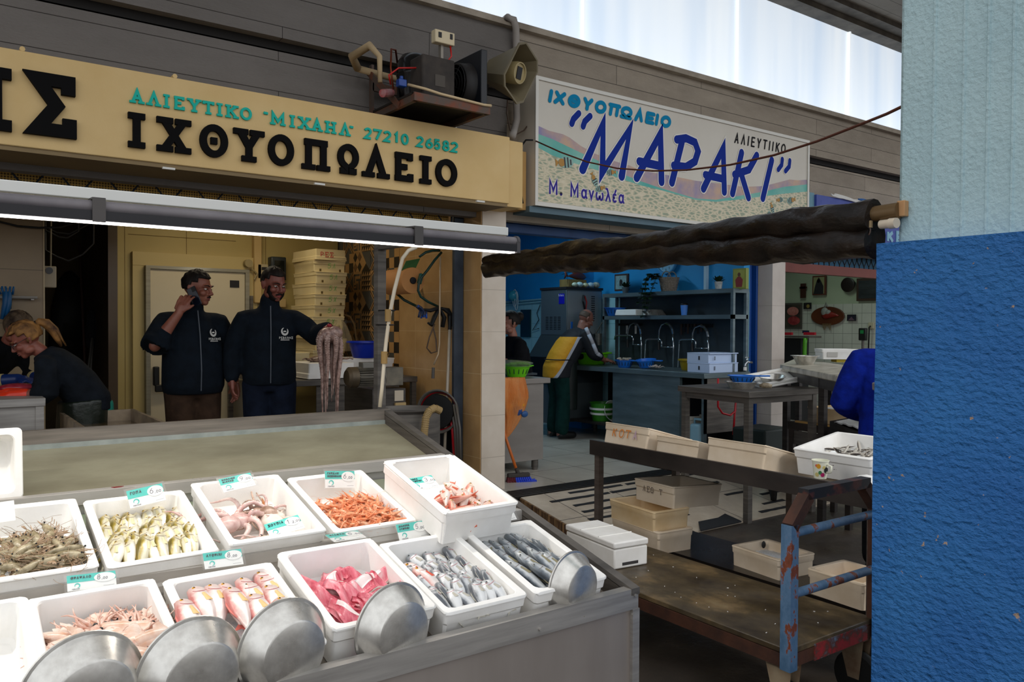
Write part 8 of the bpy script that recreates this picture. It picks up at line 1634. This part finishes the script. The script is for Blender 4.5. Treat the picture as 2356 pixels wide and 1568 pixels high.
def chest_logo(root,body,Mx,s=1.0):
 w=M('logo_white','#c9c7c2',.7);mb=MB(M=Mx);mb.ribbon(arc(0,.03,.024,.026,110,400,22),[.004+.012*abs(sin(pi*i/22))for i in range(23)],.0015);mb.prism(oval(.0,.028,.012,.006,12),.0015);part('chest_logo',mb,w,body,world=False)
 x=-.048
 for ch in 'ΡΕΒΑΝΗΣ':wd=GL[GK[ch]][0]*.018;mb=MB(M=Mx);glyph(mb,ch,I4,x,x+wd,-.03,-.012,.0032,.0012,False);part('logo_letter',mb,w,body,world=False);x+=wd+.0028
 mb=MB(M=Mx);mb.box((0,-.037,.0006),(.07,.0055,.0012));part('logo_line',mb,w,body,world=False)
navy=cloth('fleece_navy','#0c1219','#101821')
# ---- man with the phone
J=dict(hips=(0,0,.93),chest=(0,.0,1.24),neck=(.0,.02,1.46),shL=(.195,.01,1.385),shR=(-.195,.01,1.39),elL=(.275,.03,1.13),wrL=(.30,-.05,.93),elR=(-.30,-.10,1.20),wrR=(-.145,-.145,1.44),cutL=.24,cutR=.28,**legs0)
H=headframe((.035,-.005,1.625),42,8,0)@SCL(1.07,1.07,1.07)
sk1=skinm('skin_tan','#7d4636','#98604c')
b0=at(444,900,D=6.0);rootA,bodyA=person('dark haired man in a navy fleece holding a phone to his ear',(b0 .x,b0 .y,.2),4,sk1,J,H,hands=(((.30,-.05,.925),(.06,-.12,-1),(-1,-.2,0),1,22,1.05),((-.148,-.147,1.445),(.42,.10,.85),(.55,.75,-.2),-1,26,1.05)),arm_r=1.12)
jk=jacket(rootA,J,navy,[((0,.0,.84),.205,.155,0),((0,-.01,.90),.222,.172,0),((0,-.015,1.02),.222,.17,0),((0,-.005,1.18),.215,.155,0),((0,.01,1.30),.20,.135,0),((0,.015,1.39),.155,.105,0),((0,.02,1.455),.085,.08,0)],(.09,.098,.07),collar=([(.0,.02,1.44),(.005,.012,1.50)],[.083,.078]))
mb=MB();mb.tube([(0.005,-.155,1.40)if 0 else(.004,-.095,1.46),(.004,-.118,1.38),(.003,-.148,1.28),(.002,-.168,1.16),(.001,-.186,1.02),(0,-.178,.87)],.0045,6);part('zip',mb,M('zip_grey','#4b5159',.5),jk,world=False)
chest_logo(rootA,jk,TR(.105,-.138,1.27)@RZ(22)@RX(90)@RX(-9))
trousers(rootA,J,cloth('trouser_brown','#31231a','#3f2e22'),(.12,.09,.075));shoes(rootA,J,BLACK)
hm=hair_mat('hair_black','#0c0908','#241c17')
hair(bodyA,H,hm,lambda x,y,z:(z>.40 if y<-.45 else z>.05 if y<-.05 else z>-.45),.014,.006,1)
face_parts(bodyA,H,hm,M('lip_brown','#743b34',.5));mb=MB(M=H);mb.tube([(-.024,-.092,-.049),(0,-.099,-.046),(.024,-.092,-.049)],[.003,.006,.003],6);part('moustache',mb,hm,bodyA,world=False,smooth=True)
phM=H@TR(-.094,-.035,-.055)@RX(-32);mb=MB(M=phM);mb.box((0,0,0),(.010,.074,.15));Mroot=WM[rootA.name]
ph_=thing('mobile_phone','dark blue mobile phone held at the ear of the man in brown trousers','phone',M=Mroot@phM);mb=MB();mb.box((0,0,0),(.009,.066,.135));part('phone_body',mb,M('phone_blue','#0e1524',.25),ph_,world=False,bevel=.003)
mb=MB();mb.box((-.0055,-.018,.05),(.002,.03,.035));part('camera_bump',mb,BLACK,ph_,world=False)
# ---- bearded man with the octopus
J=dict(hips=(0,0,.97),chest=(0,.0,1.29),neck=(.0,.02,1.50),shL=(.185,.01,1.42),shR=(-.185,.01,1.415),elL=(.335,-.10,1.27),wrL=(.395,-.33,1.33),elR=(-.265,.02,1.17),wrR=(-.275,-.03,.96),knL=(.10,-.03,.52),knR=(-.10,-.02,.52),anL=(.11,.0,.09),anR=(-.11,.01,.09))
H=headframe((.03,-.015,1.665),30,16,0)@SCL(1.05,1.05,1.05);sk2=skinm('skin_ruddy','#6f3a2e','#8b5143')
b0=at(620,900,D=6.15);rootB,bodyB=person('bearded man in a navy fleece holding up an octopus by the tall foam boxes',(b0 .x,b0 .y,.2),-16,sk2,J,H,hands=(((.396,-.335,1.33),(.12,-1,.12),(.1,-.3,-1),1,48,1.0),((-.275,-.03,.955),(.04,-.12,-1),(1,.1,0),-1,20,1.05)))
jk=jacket(rootB,J,navy,[((0,.0,.90),.19,.14,0),((0,-.005,.96),.20,.15,0),((0,-.005,1.10),.195,.145,0),((0,.0,1.24),.20,.145,0),((0,.01,1.34),.195,.128,0),((0,.015,1.43),.148,.1,0),((0,.02,1.495),.08,.075,0)],(.082,.07,.056),.97,collar=([(.0,.02,1.48),(.004,.01,1.545)],[.078,.074]))
mb=MB();mb.tube([(.003,-.09,1.50),(.003,-.112,1.42),(.003,-.140,1.32),(.002,-.153,1.2),(.001,-.160,1.05),(0,-.152,.92)],.0045,6);part('zip',mb,M('zip_grey','#4b5159',.5),jk,world=False)
chest_logo(rootB,jk,TR(.105,-.128,1.28)@RZ(20)@RX(90)@RX(-4))
trousers(rootB,J,cloth('trouser_navy','#0c121f','#131b2b'),(.115,.088,.075));shoes(rootB,J,BLACK)
hair(bodyB,H,hm,lambda x,y,z:(z>.48 if y<-.45 else z>.12 if y<.0 else z>-.4),.012,.004,2)
hair(bodyB,H,hair_mat('beard_black','#0b0807','#1c1410'),lambda x,y,z:(z<-.28 and y<.35 and not(y<-.75 and z>-.42))or(abs(x)>.78 and y<.1 and z<.75),.012,.003,8,1.06,'beard',(0,-.028,-.04),(.058,.062,.076))
mb=MB(M=H);mb.tube([(-.028,-.088,-.056),(-.012,-.101,-.047),(.012,-.101,-.047),(.028,-.088,-.056)],[.004,.006,.006,.004],7);part('moustache',mb,hm,bodyB,world=False,smooth=True)
face_parts(bodyB,H,hm,M('lip_rose','#8d3f40',.45),False,.45)
po=WM[rootB.name]@Vector((.40,-.42,1.30));oc_m=M('octopus_held','#6b5048',.3,0,'#b9998c',34,(.32,.68))
mb=MB();mb.ball(po+Vector((0,0,-.015)),(.085,.075,.06),16,10);mb.ball(po+Vector((.03,-.03,.0)),(.06,.05,.05),12,8);oct2=solo('octopus',mb,oc_m,'large octopus hanging from the hand of the bearded man','octopus',smooth=True)
rq=random.Random(12);sk_m=M('sucker_pale','#a58d83',.4)
for k in range(8):
 a=2*pi*k/8+.3;L=(.62,.50,.72,.42,.66,.55,.45,.78)[k];p=po+Vector((cos(a)*.06,sin(a)*.05,-.01));pts=[p];n=16
 for q in range(n):
  t=q/n;p=p+Vector((cos(a)*(.010 if q<2 else-.004*(1-t)),sin(a)*(.008 if q<2 else-.003),-L/n*(.5 if q==0 else 1.03)))+Vector((.003*sin(q*.8+k),.003*cos(q*.7+k),0));pts.append(p)
 mb=MB();mb.tube(pts,[max(.003,.026*(1-.93*(i/n)**.8))for i in range(n+1)],9);t_=part('arm',mb,oc_m,oct2,smooth=True);mb=MB();o_=Vector((cos(a+.9),sin(a+.9),0))
 for i in range(1,n-3):
  r=.026*(1-.93*(i/n)**.8)
  for e in(0,.5):q=pts[i].lerp(pts[i+1],e);mb.ball(q+o_*r*.85,(r*.36,r*.36,r*.3),6,4);mb.ball(q+Vector((cos(a-.5),sin(a-.5),0))*r*.85,(r*.33,r*.33,r*.28),6,4)
 part('suckers',mb,sk_m,t_,smooth=True)
mb=MB();mb.ball(po+Vector((.0,.0,.055)),(.02,.016,.014),8,6);part('red_flesh',mb,M('red_flesh','#8d1526',.3),oct2,smooth=True)
# ---- woman with the ponytail
J=dict(hips=(0,.04,.90),chest=(0,-.13,1.12),neck=(0,-.245,1.26),tilt=32,shL=(.17,-.21,1.19),shR=(-.17,-.21,1.19),elL=(.20,-.20,.98),wrL=(.10,-.42,.965),elR=(-.20,-.24,.97),wrR=(-.10,-.46,.965),cutL=.25,cutR=.25,**legs0)
H=headframe((0,-.335,1.345),4,34,0);sk3=skinm('skin_rosy','#74392c','#8f5443')
b0=at(186,900,D=5.35);rootC,bodyC=person('woman with a blond ponytail and glasses bending over the left bench',(b0 .x,b0 .y,.2),-98,sk3,J,H,True,sc=.93,hands=(((.10,-.42,.965),(-.1,-1,-.1),(0,0,-1),1,25,.95),((-.10,-.46,.965),(.1,-1,-.1),(0,0,-1),-1,25,.95)),arm_r=.95)
jk=jacket(rootC,J,cloth('sweater_navy','#0f1318','#161b22'),[((0,.05,.84),.19,.15,0),((0,.04,.93),.195,.155,8),((0,-.04,1.05),.18,.145,22),((0,-.12,1.14),.185,.135,32),((0,-.19,1.22),.165,.105,36),((0,-.24,1.26),.08,.07,38)],(.078,.07,.06),name='sweater')
trousers(rootC,J,cloth('trouser_dark','#0d0e11','#15161a'));shoes(rootC,J,BLACK)
apm=M('apron_green','#10170f',.35,0,'#1d261b',5,bump=.4,bs=8,bd=.02)
mb=MB();torso(mb,[((0,-.0,.45),.215,.17,0),((0,.01,.70),.212,.172,0),((0,.02,.92),.208,.17,6)]);fuse('apron',mb,apm,rootC,.012,4)
mb=MB();torso(mb,[((0,.115,.80),.12,.10,0),((0,.11,.90),.115,.10,0)]);fuse('teal_cloth',mb,M('teal_cloth','#0f7a68',.8),rootC,.012,3)
for nm,w,e in(('wrL',(.10,-.42,.965),(-.1,-1,-.1)),('wrR',(-.10,-.46,.965),(.1,-1,-.1))):
 mb=MB();hand(mb,w,e,(0,0,-1),1 if 'L' in nm else-1,25,1.12);el=Vector(J['el'+nm[-1]]);wv=Vector(w);limb(mb,[wv.lerp(el,.4),wv],[.045,.04]);fuse('rubber_glove',mb,M('glove_orange','#d8351a',.35),rootC,.007,2)
hc=hair_mat('hair_blond','#3d2617','#a3743f')
hair(bodyC,H,hc,lambda x,y,z:(z>.42 if y<-.5 else z>.1 if y<-.15 else z>-.55),.016,.005,3,1.08)
mb=MB(M=H);mb.tube([(0,.10,.055),(0,.135,.06),(0,.165,.03),(.0,.175,-.04),(.0,.165,-.11),(0,.15,-.16)],[.018,.028,.034,.034,.026,.006],12)
for k in range(10):mb.tube([(.01*(k-5)/2,.14,.05),(.012*(k-5)/2,.19,-.02-.004*k),(.016*(k-5)/2,.175+.004*(k%3),-.15-.008*(k%4))],[.012,.010,.002],6)
part('ponytail',mb,hc,bodyC,world=False,smooth=True);mb=MB(M=H);mb.ball((0,.112,.058),(.022,.016,.024),10,8);part('hair_tie',mb,BLACK,bodyC,world=False,smooth=True)
face_parts(bodyC,H,hc,M('lip_pale','#7d463f',.5),True,.4)
# ---- second person behind her
J2=dict(J);J2 .update(wrL=(.12,-.45,.99),wrR=(-.12,-.45,.99));H=headframe((0,-.33,1.36),0,38,0)
b0=at(2,900,D=5.95);rootD,bodyD=person('person with grey brown hair and a blue glove bending behind the ponytail woman',(b0 .x-.12,b0 .y+.05,.2),42,sk3,J2,H,True,sc=.97,hands=(((.12,-.45,.99),(-.1,-1,-.1),(0,0,-1),1,25,.95),((-.12,-.45,.99),(.1,-1,-.1),(0,0,-1),-1,25,.95)))
jacket(rootD,J2,cloth('sweater_black','#0b0c0f','#121317'),[((0,.05,.84),.19,.15,0),((0,.04,.93),.195,.155,8),((0,-.04,1.05),.18,.145,22),((0,-.12,1.14),.185,.135,32),((0,-.19,1.22),.165,.105,36),((0,-.24,1.26),.08,.07,38)],(.078,.07,.06),.4,name='sweater')
trousers(rootD,J2,cloth('trouser_dark','#0d0e11','#15161a'));shoes(rootD,J2,BLACK)
for nm,w,e in(('L',(.12,-.45,.99),(-.1,-1,-.1)),('R',(-.12,-.45,.99),(.1,-1,-.1))):
 mb=MB();hand(mb,w,e,(0,0,-1),1 if nm=='L' else-1,25,1.12);limb(mb,[Vector(w).lerp(Vector(J2['el'+nm]),.45),Vector(w)],[.046,.04]);g_=fuse('rubber_glove',mb,M('glove_navy','#0b2a66',.4),rootD,.007,2)
 mb=MB();q=Vector(w).lerp(Vector(J2['el'+nm]),.45);dq=(Vector(J2['el'+nm])-Vector(w)).normalized();mb.tube([q,q+dq*.03],.049,14);part('cuff',mb,M('cuff_cream','#b9a878',.7),g_,world=False)
hd=hair_mat('hair_greybrown','#2b2019','#6b5a48');hair(bodyD,H,hd,lambda x,y,z:(z>.42 if y<-.5 else z>.1 if y<-.15 else z>-.8),.016,.005,4,1.09)
face_parts(bodyD,H,hd,M('lip_pale','#7d463f',.5),False,.4)
# ---- bald worker in the blue shop
J=dict(hips=(0,.05,.90),chest=(0,-.12,1.15),neck=(0,-.27,1.32),tilt=30,shL=(.19,-.22,1.27),shR=(-.19,-.22,1.27),elL=(.22,-.32,1.04),wrL=(.12,-.53,.95),elR=(-.22,-.32,1.04),wrR=(-.12,-.53,.95),cutL=.45,cutR=.45,knL=(.10,.02,.50),knR=(-.10,.02,.50),anL=(.11,.05,.09),anR=(-.11,.05,.09))
H=headframe((0,-.335,1.45),0,28,0);sk5=skinm('skin_fair','#7a4b3c','#976655');b0=at(1322,1000,Z=.2)
rootE,bodyE=person('bald man in a yellow and navy jacket working at the sinks in the blue shop',(b0 .x-.30,b0 .y-.1,.2),78,sk5,J,H,hands=(((.12,-.53,.95),(-.1,-1,-.12),(0,0,-1),1,25),((-.12,-.53,.95),(.1,-1,-.12),(0,0,-1),-1,25)),arm_r=1.08)
g=NT('sport_jacket');c=g.n('TexCoord');s=g.n('SeparateXYZ');g.l(c.outputs['Object'],s.inputs[0])
ma=g.n('Math',operation='MULTIPLY_ADD');ma.inputs[1].default_value=.62;ma.inputs[2].default_value=-.55;g.l(s.outputs['Z'],ma.inputs[0]);ad=g.n('Math',operation='ADD');g.l(ma.outputs[0],ad.inputs[0]);g.l(s.outputs['Y'],ad.inputs[1])
col=g.ramp(ad.outputs[0],[(0,'#0c1019')]);rp=g.n('ValToRGB');rp.color_ramp.interpolation='CONSTANT';e=rp.color_ramp.elements;e[0].position=0;e[0].color=(*srgb('#0c1019'),1);e[1].position=.055;e[1].color=(*srgb('#b9bcc6'),1);n3=e.new(.095);n3 .color=(*srgb('#d99712'),1);g.l(ad.outputs[0],rp.inputs[0])
zt2=g.n('Math',operation='GREATER_THAN');zt2 .inputs[1].default_value=1.235;g.l(s.outputs['Z'],zt2 .inputs[0]);ax_=g.n('Math',operation='ABSOLUTE');g.l(s.outputs['X'],ax_.inputs[0])
g.set(Base_Color=g.mix(zt2 .outputs[0],rp.outputs[0],'#0c1019'),Roughness=.75);g.bump(g.noise(9,5,g.co()),.6,.02)
jk=jacket(rootE,J,g.m,[((0,.06,.74),.205,.165,0),((0,.05,.86),.21,.17,6),((0,-.02,1.0),.205,.165,20),((0,-.10,1.12),.205,.155,30),((0,-.19,1.23),.195,.13,34),((0,-.26,1.31),.1,.08,36)],(.092,.078,.066))
for s_ in 'LR':
 sh_,el,wr=Vector(J['sh'+s_]),Vector(J['el'+s_]),Vector(J['wr'+s_]);sx_=.085 if s_=='L' else-.085;mb=MB();pts=[sh_+Vector((sx_*.6,.02,.075)),sh_+Vector((sx_,.0,.0)),sh_.lerp(el,.5)+Vector((sx_*1.02,0,0)),el+Vector((sx_*.95,0,0)),el.lerp(wr,.42)+Vector((sx_*.8,0,0))]
 for a_,b_ in zip(pts,pts[1:]):mb.bar(a_,b_,.014,.05,(1,0,0))if 0 else mb.tube([a_,b_],.024,8,sq=1)
 part('white_stripe',mb,M('stripe_white','#b9bcc6',.8),jk,world=False,smooth=True)
trousers(rootE,J,cloth('trouser_green','#0c2a27','#123531'),(.115,.09,.085));shoes(rootE,J,M('boot_black','#0a0a0c',.4),.55)
mb=MB();torso(mb,[((0,-.06,.35),.17,.12,0),((0,-.05,.7),.19,.13,0),((0,-.01,1.0),.2,.15,10)]);fuse('apron',mb,M('apron_dark','#0d1413',.45,0,'#141d1b',4),rootE,.013,4)
mb=MB();mb.tube([(.21*cos(t),.03+.175*sin(t),.96)for t in[2*pi*i/28 for i in range(28)]],.007,6,closed=True);part('apron_string',mb,BLACK,rootE,world=False)
hair(bodyE,H,hair_mat('hair_stubble','#4b3d34','#5f5046'),lambda x,y,z:z>-.35 and y>-.1 and abs(z)<.5,.003,.001,5,1.01,'hair_stubble')
face_parts(bodyE,H,hair_mat('brow_grey','#2b221d','#40342c'),M('lip_pale','#7d463f',.5),False,.5)
# ---- young woman in the blue shop
J=dict(hips=(0,.0,.86),chest=(0,-.04,1.08),neck=(0,-.06,1.26),shL=(.165,-.04,1.19),shR=(-.165,-.04,1.19),elL=(.20,-.06,.98),wrL=(.10,-.28,1.02),elR=(-.20,-.06,.98),wrR=(-.10,-.28,1.02),cutL=.35,cutR=.35,**legs0)
H=headframe((0,-.095,1.385),4,2,0);sk6=skinm('skin_olive','#8a5644','#a46e59');b0=at(1192,850,D=8.2)
rootF,bodyF=person('young woman with a black hair bun and dark jacket behind the steel cabinet',(b0 .x,b0 .y,.2),-106,sk6,J,H,True,hands=(((.10,-.28,1.02),(-.1,-1,0),(0,0,-1),1,25,.92),((-.10,-.28,1.02),(.1,-1,0),(0,0,-1),-1,25,.92)),arm_r=.92)
jacket(rootF,J,cloth('jacket_black','#0b0b0e','#121217'),[((0,.0,.72),.18,.14,0),((0,.0,.86),.185,.145,0),((0,-.02,1.0),.18,.14,0),((0,-.03,1.12),.175,.13,0),((0,-.045,1.21),.15,.095,0),((0,-.06,1.255),.075,.065,0)],(.076,.066,.056))
trousers(rootF,J,cloth('trouser_dark','#0d0e11','#15161a'));shoes(rootF,J,BLACK)
hair(bodyF,H,hm,lambda x,y,z:(z>.48 if y<-.5 else z>.15 if y<-.2 else z>-.5),.014,.003,6,1.07)
mb=MB(M=H);mb.ball((0,.115,.07),(.048,.045,.05),14,10);part('hair_bun',mb,hm,bodyF,world=False,smooth=True);mb=MB(M=H);mb.tube([(.072*s_,-.03,.03)for s_ in(-1,)]+[(-.078,-.032,-.02),(-.07,-.04,-.06)],[.008,.006,.002],6);part('hair_strand',mb,hm,bodyF,world=False,smooth=True)
face_parts(bodyF,H,hm,M('lip_rose','#8d3f40',.45),False,.7)
# ---- person in the blue jacket behind the pillar
J=dict(hips=(0,.0,.92),chest=(0,-.02,1.22),neck=(0,-.03,1.43),shL=(.20,-.02,1.37),shR=(-.20,-.02,1.37),elL=(.30,-.02,1.08),wrL=(.20,-.22,1.0),elR=(-.31,.02,1.07),wrR=(-.2,-.2,1.0),**legs0)
H=headframe((0,-.05,1.58),0,25,0);b0=at(2058,1000,D=5.0)
rootG,bodyG=person('person in a bright blue jacket half hidden behind the blue pillar',(b0 .x,b0 .y,0),120,sk5,J,H,hands=(((.20,-.22,1.0),(-.1,-1,0),(0,0,-1),1,25),((-.2,-.2,1.0),(.1,-1,0),(0,0,-1),-1,25)))
jacket(rootG,J,cloth('jacket_blue','#061a72','#0a2490'),[((0,.0,.74),.2,.15,0),((0,.0,.9),.21,.16,0),((0,-.01,1.1),.2,.15,0),((0,-.02,1.26),.2,.14,0),((0,-.03,1.38),.15,.1,0),((0,-.03,1.43),.08,.075,0)],(.088,.078,.066))
trousers(rootG,J,cloth('trouser_dark','#0d0e11','#15161a'));shoes(rootG,J,BLACK)
hair(bodyG,H,hm,lambda x,y,z:(z>.4 if y<-.45 else z>.05 if y<-.05 else z>-.45),.012,.004,7);face_parts(bodyG,H,hm,M('lip_pale','#7d463f',.5),False,.5)
